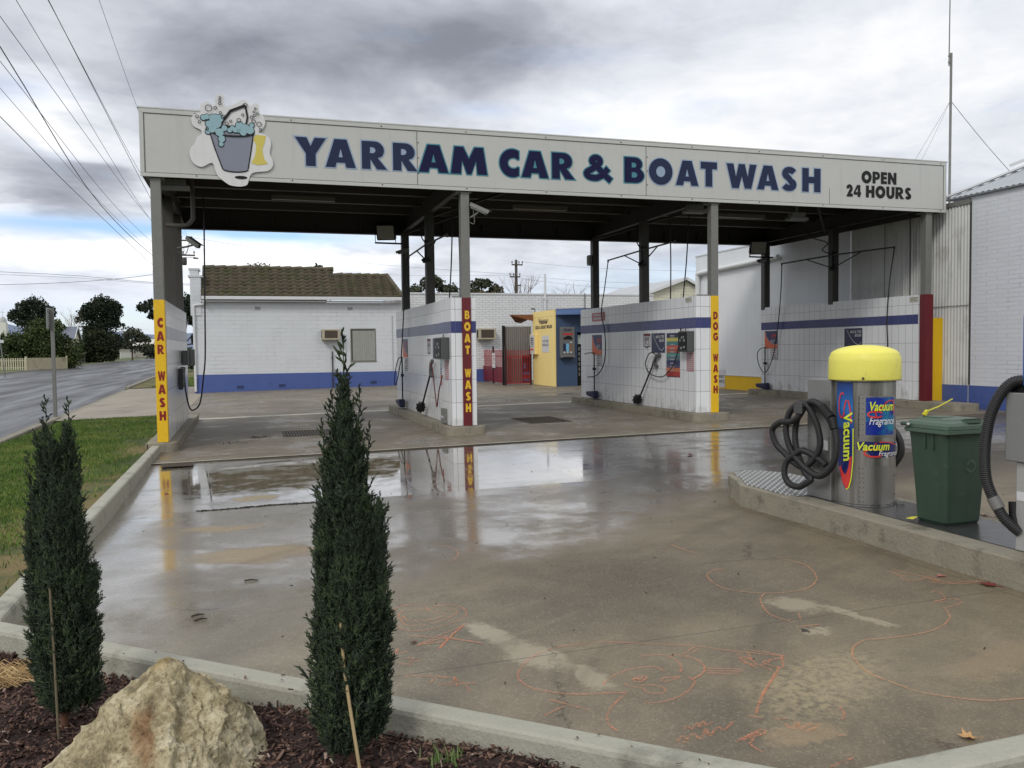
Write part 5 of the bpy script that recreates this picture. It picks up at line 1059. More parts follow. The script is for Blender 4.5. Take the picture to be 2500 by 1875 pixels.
# ------------------------------------------------------------------ warehouse along the right
WX = 15.20; wz = G(WX)-.05
BLOCK = brick_mat('white_painted_block', S(222, 225, 228), S(150, 154, 160), .98, .42, ms=.006, rough=.55, bump=.35, fade=.6, var=.012, streak=.10, grout_amt=.5)
WBRICK = brick_mat('white_rough_painted_brick', S(210, 213, 220), S(126, 128, 138), .5, .086, ms=.006, rough=.6, bump=1.0, fade=.55, var=.012, grout_amt=.6)
wh = empty('warehouse', (WX, 2, wz), 'long white warehouse of painted block, corrugated iron and brick on the right', 'warehouse')
mb = MB(); mb.box(WX, 24, 2.92, 10.25, wz, 4.13); mb.build('block_wall', BLOCK, wh)
mb = MB(); mb.box(WX-.02, 24, 2.9, 10.28, 4.131, 4.17); mb.build('capping', GUT, wh)
mb = MB(); k = 420; vs = []
for i in range(k+1):
    y = -.60+3.50*i/k; x = WX-.012+.013*math.cos(i/k*2*PI*44); vs += [(x, y, wz), (x, y, 2.06+.005), (x, y, 4.12)]
mb.add(vs, [(3*i+j, 3*i+3+j, 3*i+4+j, 3*i+1+j) for i in range(k) for j in (0, 1)], True)
mb.build('corrugated_wall', mat('white_corrugated', S(196, 197, 194), .55, var=.14, vs=1.2, fine=.05, col2=S(128, 122, 112), c2s=1.3, c2lo=.52, c2hi=.72, c2amt=.45, streak=.5), wh)
mb = MB(); mb.box(WX-.04, WX+.1, -.62, 2.9, 4.06, 4.15); mb.box(WX-.035, WX-.026, -.6, 2.9, 2.02, 2.032); mb.box(WX-.03, WX+.05, .98, 1.0, wz, 4.05); mb.box(WX-.03, WX+.05, 1.74, 1.76, wz, 4.05); mb.build('flashing', GALV, wh)
mb = MB(); mb.box(WX-.02, WX+.05, -.635, -.605, .42, 4.10); mb.build('corner_strip', STEEL_DARK, wh)
mb = MB(); mb.box(WX, 24, -7.5, -.62, wz, 4.19); mb.build('brick_wall', WBRICK, wh)
mb = MB(); mb.box(WX-.006, WX-.0006, -7.5, -.605, wz, .405); mb.box(WX-.034, WX-.028, -.604, 1.5, wz, .405); mb.build('blue_base', BLUE_BAND, wh)
mb = MB(); mb.box(WX-.006, WX-.0006, 5.9, 10.25, wz, .355); mb.build('yellow_base', YELLOW, wh)
mb = MB(); mb.box(WX-.03, WX-.0061, 5.9, 10.25, .356, .375); mb.build('ledge', GUT, wh)
# curved hip roof above the brick part
RIB = mat('grey_roof_iron', S(176, 180, 184), .5, .3, var=.1, vs=2)
mb = MB(); k = 260; vs = []                       # hipped end: ribs run up the slope from the long eave to the hip and the ridge
for i in range(k+1):
    y = .05-9*i/k; t = min(2.6, .10-y); rb = .016*(1 if i % 4 in (0, 1) else 0)
    vs += [(WX-.05, y, 4.225+rb), (WX+max(t, .01), y, 4.23+.50*max(t, .01)+rb)]
mb.add(vs, [(2*i, 2*i+2, 2*i+3, 2*i+1) for i in range(k)]); mb.add([(WX-.05, .1, 4.22), (WX+2.6, -2.5, 5.52), (WX+7, -2.5, 5.52), (WX+9, .1, 4.22)], [(0, 1, 2, 3)]); mb.build('roof', RIB, wh)
mb = MB(); mb.bar((WX-.05, .12, 4.26), (WX+2.62, -2.52, 5.58), .16, .035); mb.bar((WX+.55, -1.0, 4.76), (WX+.85, -1.3, 4.90), .05, .05); mb.build('hip_flashing', GUT, wh)
mb = MB(); mb.box(WX-.07, WX-.02, -8, .02, 4.195, 4.222); mb.build('eave_flashing', plain('eave_grey', S(120, 124, 128), .6), wh)
mb = MB(); mb.tube(bez([(WX-.09, 5.7, 3.66), (WX-.09, 8.0, 3.62), (WX-.09, 9.7, 3.58), (WX-.09, 9.95, 3.54), (WX-.09, 9.98, 3.40), (WX-.09, 9.98, 2.0), (WX-.09, 9.98, 0)], 8), .075, 12); mb.build('drainpipe', plain('white_pvc', S(214, 216, 216), .35), wh)
sign('surveillance_sign', 'white video surveillance notice low on the block wall at the yellow band', 'sign', (WX-.009, 9.35, -.02), UY, UZ, .85, .55, SIGNB, [('lettering', BLACK, lambda mb: (put_text(mb, 'VIDEO', .8, .30, .13, 0, .02, 0, 'RIGHT'), put_text(mb, 'SURVEILLANCE', .82, .14, .13, 0, .02, 0, 'RIGHT', width=.78)))])
# weatherboard house with iron roof between kiosk and warehouse
wb = empty('weatherboard_house', (23, 30, 0), 'cream weatherboard house with a pale iron gable roof behind the brick building', 'house')
WBM = brick_mat('peeling_weatherboard', S(206, 204, 184), S(116, 112, 98), 9.0, .17, ms=.012, rough=.7, bump=.5, var=.04, fade=.2, streak=.3)
mb = MB(); ax, az_ = 25.75, 5.22; ex, ez = 20.6, 3.40
mb.add([(ex+.4, 30, -.3), (27.6, 30, -.3), (27.6, 30, 4.05), (ax, 30, az_-.12), (ex+.4, 30, 3.45)], [(0, 1, 2, 3, 4)]); mb.build('gable_wall', WBM, wb)
mb = MB(); n_ = 60; vs = []
for i in range(n_*2+1):
    y = 29.75+9*i/(n_*2); s_ = .02*(i % 2); vs += [(ax, y, az_+s_), (ex, y, ez+s_)]
mb.add(vs, [(2*i, 2*i+1, 2*i+3, 2*i+2) for i in range(n_*2)]); mb.add([(ax, 29.75, az_), (28.4, 29.75, 3.9), (28.4, 38, 3.9), (ax, 38, az_)], [(0, 1, 2, 3)])
mb.add([(ex, 29.9, ez), (ex, 38, ez), (19.0, 38, ez-.1), (19.0, 30.4, ez-.1)], [(0, 1, 2, 3)])
mb.build('roof', mat('pale_roof_iron', S(186, 188, 190), .5, .2, var=.08), wb)
mb = MB(); mb.bar((ax, 29.72, az_-.03), (ex, 29.72, ez-.03), .05, .16); mb.bar((ax, 29.72, az_-.03), (28.4, 29.72, 3.87), .05, .16); mb.build('bargeboard', GUT, wb)
mb = MB(); mb.box(21.2, 23.2, 29.6, 29.69, 3.0, 3.75); mb.build('brick_lean_to', mat('red_brick_dull', S(122, 66, 48), .8, var=.2), wb)
mb = MB(); mb.bar((22.55, 29.5, 3.55), (22.9, 29.5, 4.62), .12, .12); mb.bar((22.9, 29.5, 4.62), (23.1, 29.5, 4.60), .10, .10); mb.tube([(22.4, 29.5, 3.5), (22.7, 29.5, 3.62), (23.0, 29.5, 3.5)], [.05, .16, .05], 8); mb.build('flue', mat('cream_flue', S(204, 188, 150), .6), wb)
CHALK = [
  ('orange chalk heart drawn on the slab behind the right cypress', [[(2.035, -9.299), (2.005, -9.426), (2.063, -9.616), (2.205, -9.637), (2.398, -9.528), (2.442, -9.387), (2.404, -9.289), (2.304, -9.260), (2.249, -9.309), (2.224, -9.216), (2.107, -9.181), (2.036, -9.271)], [(2.062, -9.338), (2.078, -9.534), (2.222, -9.555), (2.377, -9.436), (2.370, -9.358), (2.256, -9.359), (2.225, -9.300), (2.108, -9.271), (2.062, -9.338)], [(2.082, -9.369), (2.105, -9.476), (2.227, -9.493), (2.338, -9.420)]]),
  ('orange chalk star below the chalk heart', [[(2.371, -9.635), (2.160, -9.952)], [(2.169, -9.946), (2.294, -9.747), (2.384, -9.630)], [(2.062, -9.869), (2.274, -9.764), (2.361, -9.662)], [(2.072, -9.859), (2.200, -9.769), (2.346, -9.667)], [(2.046, -9.708), (2.216, -9.804), (2.391, -9.957)], [(2.210, -9.763), (2.285, -9.850), (2.391, -9.957)], [(2.212, -9.821), (2.263, -9.841)], [(2.095, -9.859), (2.203, -9.864)]]),
  ('small orange chalk scrawl just above the garden kerb beside the right cypress', [[(1.927, -9.948), (1.969, -9.877), (1.950, -9.944), (2.006, -9.923)], [(1.966, -10.026), (2.017, -10.025), (1.993, -10.078), (2.053, -10.068)], [(1.928, -10.073), (2.000, -10.113)], [(2.027, -10.365), (2.085, -10.289)], [(1.936, -10.231), (2.051, -10.286), (2.157, -10.371), (2.181, -10.520)], [(2.060, -10.405), (2.134, -10.380), (2.152, -10.333), (2.137, -10.452)], [(2.091, -10.417), (2.225, -10.433)]]),
  ('wide orange chalk oval in the middle of the foreground slab', [[(2.815, -10.772), (2.729, -10.745), (2.581, -10.699), (2.454, -10.590), (2.423, -10.473), (2.453, -10.373), (2.542, -10.249), (2.662, -10.169), (2.799, -10.143), (2.983, -10.170), (3.180, -10.274), (3.372, -10.381), (3.532, -10.529), (3.709, -10.660)]]),
  ('scribbled orange chalk face inside the chalk oval', [[(2.755, -10.653), (2.826, -10.591), (2.939, -10.541), (3.057, -10.548), (3.084, -10.616)], [(3.151, -10.716), (3.142, -10.784), (3.032, -10.877), (2.914, -10.912), (2.844, -10.886)], [(3.064, -10.410), (3.166, -10.429), (3.196, -10.523), (3.171, -10.611), (3.139, -10.656)], [(3.206, -10.445), (3.280, -10.515), (3.285, -10.616), (3.239, -10.694), (3.147, -10.750)], [(2.899, -10.655), (2.954, -10.633), (2.973, -10.655), (2.919, -10.691), (2.899, -10.655), (2.961, -10.650)], [(2.910, -10.649), (2.955, -10.677)], [(2.907, -10.729), (2.959, -10.742), (2.990, -10.794), (2.956, -10.832), (2.908, -10.814), (2.899, -10.760)], [(3.022, -10.691), (3.114, -10.701), (3.023, -10.731), (3.022, -10.691)], [(2.860, -10.676), (2.852, -10.708), (2.905, -10.762)], [(3.263, -10.654), (3.421, -10.727)], [(3.248, -10.679), (3.414, -10.750)], [(3.246, -10.708), (3.380, -10.767)], [(3.259, -10.465), (3.362, -10.398)], [(3.270, -10.490), (3.372, -10.424)]]),
  ('spiky orange chalk scribble with a long tail right of the chalk face', [[(3.504, -10.548), (3.531, -10.632), (3.489, -10.596), (3.494, -10.736)], [(3.572, -10.545), (3.523, -10.669), (3.543, -10.781)], [(3.596, -10.533), (3.696, -10.655), (3.561, -10.684), (3.601, -10.777)], [(3.689, -10.653), (3.608, -10.779)], [(3.599, -10.757), (3.509, -10.853), (3.349, -10.998), (3.217, -11.148)], [(3.581, -10.777), (3.373, -10.974), (3.219, -11.140)], [(3.178, -11.148), (3.218, -11.192)], [(3.458, -10.644), (3.540, -10.715), (3.621, -10.667)]]),
  ('orange chalk T and a long curved line near the garden kerb', [[(2.813, -10.777), (2.721, -10.855), (2.646, -10.948), (2.619, -11.038), (2.628, -11.088)], [(2.479, -10.716), (2.540, -10.803), (2.597, -10.876)], [(2.514, -10.802), (2.407, -10.858)]]),
  ('row of illegible orange chalk writing near the corner of the kerbs', [[(2.876, -11.170), (2.904, -11.144), (2.907, -11.173), (2.955, -11.136), (2.941, -11.172), (2.984, -11.132), (2.974, -11.171), (3.016, -11.145)], [(2.800, -11.251), (2.844, -11.216), (2.848, -11.244), (2.894, -11.208), (2.895, -11.261), (2.961, -11.193), (2.940, -11.252), (3.011, -11.198), (3.019, -11.228), (3.093, -11.174)], [(3.008, -11.329), (3.148, -11.276), (3.149, -11.304), (3.036, -11.326)], [(3.028, -11.318), (3.139, -11.289)], [(3.269, -11.267), (3.272, -11.310), (3.325, -11.275), (3.299, -11.320), (3.360, -11.302), (3.385, -11.324), (3.315, -11.344), (3.306, -11.319)], [(3.249, -11.218), (3.306, -11.225)], [(3.392, -11.420), (3.421, -11.426)], [(3.217, -11.608), (3.342, -11.579)], [(3.084, -11.332), (3.047, -11.368), (3.055, -11.432)], [(2.818, -11.263), (2.839, -11.271)], [(3.571, -11.213), (3.546, -11.272), (3.505, -11.314)]]),
  ('large faint chalk loop on the right of the slab', [[(4.952, -10.355), (4.914, -10.424), (4.826, -10.522), (4.663, -10.609), (4.500, -10.641), (4.304, -10.633), (4.208, -10.618), (4.099, -10.664), (4.000, -10.773), (3.933, -10.943), (3.948, -11.074), (3.985, -11.207), (4.077, -11.306), (4.188, -11.379), (4.333, -11.409)]]),
  ('faint chalk squiggles in the middle of the slab in front of the island', [[(4.193, -9.764), (4.116, -9.840), (4.072, -9.913), (4.003, -10.086), (4.018, -10.201), (4.047, -10.264)], [(4.152, -10.146), (4.091, -10.256)], [(4.248, -9.232), (4.232, -9.185), (4.113, -9.253), (4.051, -9.377), (4.034, -9.580), (4.147, -9.726), (4.308, -9.791), (4.493, -9.768), (4.642, -9.657), (4.740, -9.514), (4.808, -9.347), (4.806, -9.222), (4.749, -9.068)], [(4.268, -8.436), (4.273, -8.587), (4.317, -8.767)], [(3.998, -10.331), (4.142, -10.338)]]),
  ('orange chalk smear beside the vacuum island kerb', [[(5.275, -9.582), (5.268, -9.695), (5.310, -9.825), (5.319, -9.936), (5.383, -10.032), (5.505, -10.047), (5.623, -10.012)], [(5.200, -9.705), (5.172, -9.875), (5.302, -9.858)], [(5.310, -9.825), (5.350, -9.928), (5.262, -9.948), (5.362, -10.030)], [(5.337, -9.821), (5.413, -9.911), (5.499, -10.031)], [(5.314, -9.870), (5.359, -9.988), (5.541, -10.035)], [(5.197, -9.643), (5.210, -9.784)], [(5.101, -10.115), (5.155, -10.104), (5.084, -10.232), (4.988, -10.253), (5.122, -10.247), (5.103, -10.329), (4.966, -10.361)], [(4.968, -10.263), (5.060, -10.288)]]),
  ('small orange chalk arc far out on the wet slab', [[(2.624, -7.748), (2.718, -7.891), (2.721, -8.069), (2.674, -8.216), (2.586, -8.286)], [(2.776, -8.073), (2.835, -8.021)]]),
]
# ------------------------------------------------------------------ vacuum island
ISL = G(6.0)+.165
isl = empty('vacuum_island', (6.05, -9, ISL-.165), 'raised concrete island with a rounded nose and chequered steel plate', 'island')
IX0, IX1, IN = 5.60, 6.46, -6.52
nose = arc((IX0+IX1)/2+.08, IN-.50, (IX1-IX0)/2-.08, .48, 0, 180, 16)
outer = [(IX1, -13.5)]+[(IX1, IN-.75)]+nose[1:-1]+[(IX0, IN-.78), (IX0, -13.5)]
mb = MB(); mb.prism(outer, ISL-.22, ISL); mb.build('kerb', KERB_DIRTY, isl, bevel=.025)
CHK = bpy.data.materials.new('chequer_plate'); CHK.use_nodes = True
def _chk():
    n = N(CHK.node_tree); b = CHK.node_tree.nodes['Principled BSDF']; tc = n.new('ShaderNodeTexCoord').outputs['Object']; x, y, z = n.sep(tc)
    u = n.m('ADD', x, y); v = n.m('SUBTRACT', x, y)
    def lug(a, b_, off):
        p = .072; fx = n.m('SUBTRACT', n.m('FRACT', n.m('ADD', n.m('DIVIDE', a, p), off)), .5); fy = n.m('SUBTRACT', n.m('FRACT', n.m('ADD', n.m('DIVIDE', b_, p), off)), .5)
        return n.m('LESS_THAN', n.m('ADD', n.m('POWER', n.m('MULTIPLY', fx, 2.2), 2.0), n.m('POWER', n.m('MULTIPLY', fy, 6.5), 2.0)), 1.0)
    chess = n.new('ShaderNodeTexChecker'); n.put(chess.inputs[0], n.comb(u, v, 0.0)); chess.inputs['Scale'].default_value = 1/.072
    l = n.mix(chess.outputs['Fac'], n.comb(*(lug(u, v, 0.0),)*3), n.comb(*(lug(v, u, 0.0),)*3))
    n.put(b.inputs['Base Color'], n.mix(n.m('MULTIPLY', l, .9), S(118, 118, 116), S(240, 240, 240))); b.inputs['Metallic'].default_value = .25
    n.put(b.inputs['Roughness'], n.m('ADD', .30, n.m('MULTIPLY', n.noise(tc, 6, 4), .25)))
    bp = n.new('ShaderNodeBump'); bp.inputs['Strength'].default_value = .8; bp.inputs['Distance'].default_value = .004; n.put(bp.inputs['Height'], l); n.L.new(bp.outputs[0], b.inputs['Normal'])
_chk()
plate = [(IX1-.05, -8.02)]+[(IX1-.05, IN-.75)]+[(x+(.06 if x < 6.1 else -.04), y-.035) for x, y in nose[1:-1]]+[(IX0+.05, IN-.80), (IX0+.06, -7.9), (IX0+.10, -8.02)]
mb = MB(); mb.prism(plate, ISL+.0015, ISL+.007); mb.build('chequer_plate', CHK, isl)
mb = MB(); mb.box(5.80, 6.36, -13.4, -8.03, ISL+.001, ISL+.005); mb.build('cover_plate', mat('wet_steel_plate', S(96, 96, 96), .22, .7, var=.15, rvar=.12), isl)
STEEL = bpy.data.materials.new('brushed_stainless'); STEEL.use_nodes = True
def _st():
    n = N(STEEL.node_tree); b = STEEL.node_tree.nodes['Principled BSDF']; tc = n.new('ShaderNodeTexCoord').outputs['Object']; x, y, z = n.sep(tc)
    g = n.noise(n.comb(n.m('MULTIPLY', x, 3.0), n.m('MULTIPLY', y, 3.0), n.m('MULTIPLY', z, 160.0)), 1.0, 3, .6)
    st = n.noise(n.comb(n.m('MULTIPLY', x, 14.0), n.m('MULTIPLY', y, 14.0), n.m('MULTIPLY', z, .8)), 1.0, 5, .65)
    n.put(b.inputs['Base Color'], n.ramp(st, [(.35, S(128, 124, 116)), (.55, S(160, 158, 154)), (.7, S(176, 174, 170))])); b.inputs['Metallic'].default_value = .92
    n.put(b.inputs['Roughness'], n.m('ADD', .26, n.m('ADD', n.m('MULTIPLY', g, .14), n.m('MULTIPLY', st, .12))))
_st()
VC = (6.06, -8.40); VR = .237
vac = empty('vacuum_unit', (VC[0], VC[1], ISL), 'stainless steel vacuum cylinder with a domed yellow cap and colourful vacuum fragrance decals', 'vacuum')
mb = MB(); mb.lathe([(VR, .004), (VR, 1.03)], (VC[0], VC[1], ISL), 64); mb.build('cylinder', STEEL, vac)
YCAP = mat('yellow_plastic_cap', S(236, 228, 104), .5, var=.08, vs=5, fine=.04, streak=.14, col2=S(190, 178, 84), c2s=7, c2lo=.56, c2hi=.72, c2amt=.4, bump=.15, bs=60)
mb = MB(); cr = .274; mb.lathe([(cr-.02, 1.0), (cr, 1.0), (cr+.002, 1.01), (cr, 1.15), (cr-.004, 1.185), (cr-.012, 1.20)]+[((cr-.012)*math.cos(t), 1.20+.082*math.sin(t)) for t in np.linspace(.1, 1.55, 12)], (VC[0], VC[1], ISL), 64); cap = mb.build('cap', YCAP, vac)
mb = MB(); a = R(228); mb.tube([(VC[0]+(cr-.01)*math.cos(a), VC[1]+(cr-.01)*math.sin(a), ISL+1.02), (VC[0]+(cr+.012)*math.cos(a), VC[1]+(cr+.012)*math.sin(a), ISL+1.02)], .010, 10); mb.build('screw', STEEL_DARK, cap)
CB = mat('cabinet_steel', S(150, 150, 148), .42, .75, var=.08)
mb = MB(); mb.box(5.82, 6.30, -8.295, -7.99, ISL+.004, ISL+1.0); mb.build('cabinet', CB, vac, bevel=.006)
def wrap(fn, parent, name, m, lift, flip=False):
    """flat artwork (s along the surface in metres, z up) bent round the cylinder; s = 0 faces the forecourt"""
    mb = MB(); fn(mb); r = VR+lift; a0 = R(229)
    out = MB(); 
    vs = [(VC[0]+(r+w)*math.cos(a0+s/VR), VC[1]+(r+w)*math.sin(a0+s/VR), ISL+z) for s, z, w in mb.v]
    out.v = vs; out.f = mb.f; return out.build(name, m, parent)
def grid(s0, s1, z0, z1, k=16):
    def fn(mb):
        for i in range(k):
            a, b_ = s0+(s1-s0)*i/k, s0+(s1-s0)*(i+1)/k; mb.add([(a, z0, 0), (b_, z0, 0), (b_, z1, 0), (a, z1, 0)], [(0, 1, 2, 3)])
    return fn
def fine_poly(poly, k=10):
    """polygon as thin vertical strips so it bends well"""
    s0, s1 = min(p[0] for p in poly), max(p[0] for p in poly)
    def cut(s):
        zs = []
        for i in range(len(poly)):
            a, b_ = poly[i], poly[(i+1) % len(poly)]
            if (a[0]-s)*(b_[0]-s) <= 0 and abs(a[0]-b_[0]) > 1e-9: zs.append(a[1]+(b_[1]-a[1])*(s-a[0])/(b_[0]-a[0]))
        return (min(zs), max(zs)) if zs else None
    def fn(mb):
        for i in range(k):
            a, b_ = s0+(s1-s0)*(i+.001)/k, s0+(s1-s0)*(i+.999)/k; p, q = cut(a), cut(b_)
            if p and q: mb.add([(a, p[0], 0), (b_, q[0], 0), (b_, q[1], 0), (a, p[1], 0)], [(0, 1, 2, 3)])
    return fn
# access doors
mb_ = None
DOOR = mat('door_steel', S(150, 148, 144), .38, .85, var=.1, vs=9)
for nm, z0, z1, s0, s1 in (('door', .55, .88, -.035, .30), ('door', .02, .325, -.03, .30)):
    d_ = wrap(grid(s0, s1, z0, z1), vac, nm, DOOR, .004)
    def rivets(mb, s0=s0, z0=z0, z1=z1):
        for k in range(8):
            z = z0+.02+(z1-z0-.04)*k/7
            for s in (s0+.006, s0+.030): mb.add([(s+.004*math.cos(t), z+.004*math.sin(t), .0025) for t in np.linspace(0, 2*PI, 8)[:-1]], [tuple(range(7))])
        mb.add([(s0-.003, z0-.003, -.002), (s0, z0-.003, -.002), (s0, z1+.003, -.002), (s0-.003, z1+.003, -.002)], [(0, 1, 2, 3)])
    wrap(rivets, d_, 'rivet', STEEL_DARK, .004)
wrap(lambda mb: grid(-.035, -.032, .55, .88, 1)(mb), vac, 'door_seam', BLACK, .0045)
DB = mat('decal_blue', S(22, 44, 140), .35, var=.25, vs=4, col2=S(24, 140, 160), c2s=5, c2lo=.48, c2hi=.62, c2amt=.8); DNAVY = plain('decal_navy', S(20, 30, 92), .35); DRED = plain('decal_red', S(206, 58, 54), .35); DYEL = plain('decal_yellow', S(214, 226, 62), .35); DWHITE = plain('decal_white', S(226), .35); DTEAL = plain('decal_teal', S(40, 150, 168), .35)
SKYD = bpy.data.materials.new('decal_blue_fade'); SKYD.use_nodes = True
n = N(SKYD.node_tree); _z = n.sep(n.new('ShaderNodeTexCoord').outputs['Object'])[2]
n.put(SKYD.node_tree.nodes['Principled BSDF'].inputs['Base Color'], n.ramp(_z, [(.55, S(24, 40, 120)), (.78, S(34, 110, 180)), (.95, S(20, 60, 130))])); SKYD.node_tree.nodes['Principled BSDF'].inputs['Roughness'].default_value = .35
def vtext(mb, body, s, z, size, bold, shear, width, rot=False, w=0.0):
    m2 = MB(); put_text(m2, body, 0, 0, size, 0, bold, shear, width=width)
    for x, y, _ in m2.v: mb.v.append((s+x, z+y, w) if not rot else (s+y, z-x, w))
    o = len(mb.v)-len(m2.v); mb.f += [tuple(i+o for i in f) for f in m2.f]
# square decal on the upper door
dcl = wrap(grid(.015, .262, .572, .868), vac, 'decal', DB, .0065); dcl['label'] = 'square blue vacuum fragrance decal'
wrap(lambda mb: mb.ribbon([(.05+.10*t+.02*math.sin(9*t), .70+.12*t) for t in np.linspace(0, 1, 14)]+[(.17, .83), (.21, .845), (.24, .84), (.25, .80), (.25, .73)], .010, .0), dcl, 'swirl', DRED, .0072)
wrap(lambda mb: mb.ribbon(arc(.085, .735, .055, .024, 20, 330, 20), .013, 0), dcl, 'swirl', DRED, .0074)
wrap(lambda mb: vtext(mb, 'Vacuum', .035, .765, .098, .025, .22, .205), dcl, 'lettering', DYEL, .0125)
wrap(lambda mb: vtext(mb, 'Fragrance', .035, .655, .085, .006, .35, .215), dcl, 'lettering', DWHITE, .0127)
# lower strip decal
d2 = wrap(fine_poly([(.02, .44), (.06, .40), (.16, .395), (.30, .40), (.30, .505), (.16, .51), (.02, .52), (-.05, .515), (-.05, .46)], 18), vac, 'decal', DNAVY, .0055); d2['label'] = 'narrow vacuum fragrance decal below the door'
wrap(lambda mb: mb.ribbon(arc(.075, .43, .070, .030, 30, 320, 22), .013, 0), d2, 'swirl', DRED, .0066); wrap(lambda mb: mb.ribbon([(.08, .50), (.14, .517), (.22, .507), (.28, .49)], .010, 0), d2, 'swirl', DRED, .0068)
wrap(lambda mb: vtext(mb, 'Vacuum', -.055, .452, .088, .028, .22, .25), d2, 'lettering', DYEL, .0115); wrap(lambda mb: vtext(mb, 'Fragrance', .105, .405, .058, .006, .32, .20), d2, 'lettering', DWHITE, .0120)
# tall decal next to the cabinet
tall = [(-.235, .985), (-.075, .985), (-.072, .60), (-.075, .35), (-.085, .22), (-.105, .14), (-.130, .125), (-.165, .17), (-.19, .25), (-.235, .40)]
dt = wrap(fine_poly(tall, 14), vac, 'decal', SKYD, .0045); dt['label'] = 'tall vacuum decal with a red and yellow rim'
wrap(fine_poly([(-.20, .30), (-.085, .40), (-.088, .24), (-.107, .15), (-.130, .132), (-.165, .18)], 10), dt, 'red_tip', DRED, .0055)
wrap(fine_poly([(-.22, .62), (-.10, .62), (-.10, .40), (-.115, .29), (-.14, .24), (-.17, .28), (-.21, .42)], 10), dt, 'navy_field', DNAVY, .0065)
wrap(lambda mb: mb.ribbon([(-.076, .62), (-.076, .36), (-.088, .22), (-.107, .143), (-.130, .127)], .008, 0), dt, 'yellow_rim', DYEL, .0075)
wrap(lambda mb: (mb.ribbon(arc(-.17, .80, .030, .10, 60, 330, 20), .012, 0), mb.ribbon([(-.155, .76), (-.135, .84), (-.115, .84), (-.10, .78), (-.09, .66)], .012, .0006)), dt, 'swirl', DRED, .007)
wrap(lambda mb: vtext(mb, 'Vacuum', -.150, .735, .098, .028, -.15, .40, rot=True), dt, 'lettering', DYEL, .0115)
# hose looped over a hook
HB_ = bpy.data.materials.new('ribbed_hose'); HB_.use_nodes = True; HB_.node_tree.nodes['Principled BSDF'].inputs['Base Color'].default_value = (*S(34, 34, 35), 1); HB_.node_tree.nodes['Principled BSDF'].inputs['Roughness'].default_value = .55
def ribbed(mb, pts, r, pitch=.013, n_=12):
    P_ = bez(pts, 14); L = [0.0]
    for a, b_ in zip(P_[:-1], P_[1:]): L.append(L[-1]+(b_-a).length)
    out, rs = [], []; k = int(L[-1]/(pitch/4)); j = 0
    for i in range(k+1):
        d = L[-1]*i/k
        while j < len(L)-2 and L[j+1] < d: j += 1
        t = (d-L[j])/max(L[j+1]-L[j], 1e-9); out.append(P_[j].lerp(P_[j+1], t)); rs.append(r*(1.0+.085*math.sin(2*PI*d/pitch)))
    mb.tube(out, rs, n_)
mb = MB()
ribbed(mb, [(5.79, -8.10, .70), (5.74, -8.13, .79), (5.73, -8.24, .79), (5.73, -8.40, .70), (5.72, -8.49, .51), (5.72, -8.45, .32), (5.72, -8.29, .20), (5.72, -8.10, .24), (5.71, -7.93, .36), (5.71, -7.85, .52), (5.71, -7.89, .68), (5.72, -8.0, .77), (5.72, -8.12, .76), (5.74, -8.22, .62), (5.76, -8.24, .45), (5.76, -8.17, .33), (5.74, -8.05, .24), (5.73, -7.92, .27), (5.73, -7.80, .33), (5.72, -7.69, .40), (5.71, -7.65, .52), (5.70, -7.78, .60), (5.69, -7.95, .62), (5.69, -8.06, .68), (5.72, -8.10, .78)], .0262)
ribbed(mb, [(5.76, -8.04, .77), (5.75, -7.96, .66), (5.75, -7.92, .50), (5.74, -7.97, .35), (5.72, -8.10, .20), (5.70, -8.20, .165), (5.69, -8.17, .13), (5.69, -8.05, .075), (5.69, -7.92, .085), (5.69, -7.855, .16), (5.70, -7.87, .26), (5.71, -7.96, .33), (5.73, -8.05, .38), (5.77, -8.20, .33), (5.79, -8.27, .28)], .0262)
hz = mb.build('hose', HB_, vac); hz['label'] = 'black ribbed hose looped over the cabinet hook'
mb = MB(); mb.box(5.66, 5.819, -8.13, -8.04, .76, .765); mb.box(5.655, 5.66, -8.14, -8.03, .70, .80); mb.build('hook', mat('hook_grey', S(92, 92, 92), .45, .5), vac, bevel=.002)
mb = MB(); mb.tube([(5.73, -8.30, .765), (5.72, -8.43, .68)], [.036, .040], 12); mb.tube([(5.72, -8.43, .68), (5.715, -8.47, .60)], [.040, .030], 12); mb.build('nozzle', BLACK, vac)
mb = MB(); mb.box(5.814, 5.8195, -8.26, -8.19, .40, .48); mb.build('sticker', SIGNB, vac)
mb = MB(); mb.tube(bez([(6.27, -8.46, .60), (6.305, -8.52, .50), (6.31, -8.53, .38), (6.27, -8.47, .26)], 8), .028, 12); mb.build('hose', HB_, vac)
mb = MB(); mb.box(6.20, 6.27, -8.62, -8.60, ISL+.006, ISL+.03); mb.build('latch', GALV, vac)
for z in (.80, .62, .24, .09): wrap(lambda mb, z=z: mb.add([(.285+.008*math.cos(t), z+.008*math.sin(t), 0) for t in np.linspace(0, 2*PI, 12)[:-1]], [tuple(range(11))]), vac, 'lock', STEEL_DARK, .0105)
wrap(lambda mb: (grid(-.30, .40, .012, .016, 24)(mb), grid(-.30, .40, .985, .990, 24)(mb)), vac, 'seam', STEEL_DARK, .0015)
wrap(lambda mb: [mb.add([(-.03, z, 0), (.30, z, 0), (.30, z+.0025, 0), (-.03, z+.0025, 0)], [(0, 1, 2, 3)]) for z in (.545, .885)] and None, vac, 'door_seam', BLACK, .009) if False else None
mb = MB()
for z in (.2, .5, .8): mb.tube([(5.818, -8.02, z), (5.8195, -8.02, z)], .006, 8); mb.tube([(5.818, -8.275, z), (5.8195, -8.275, z)], .006, 8)
mb.build('rivet', STEEL_DARK, vac)
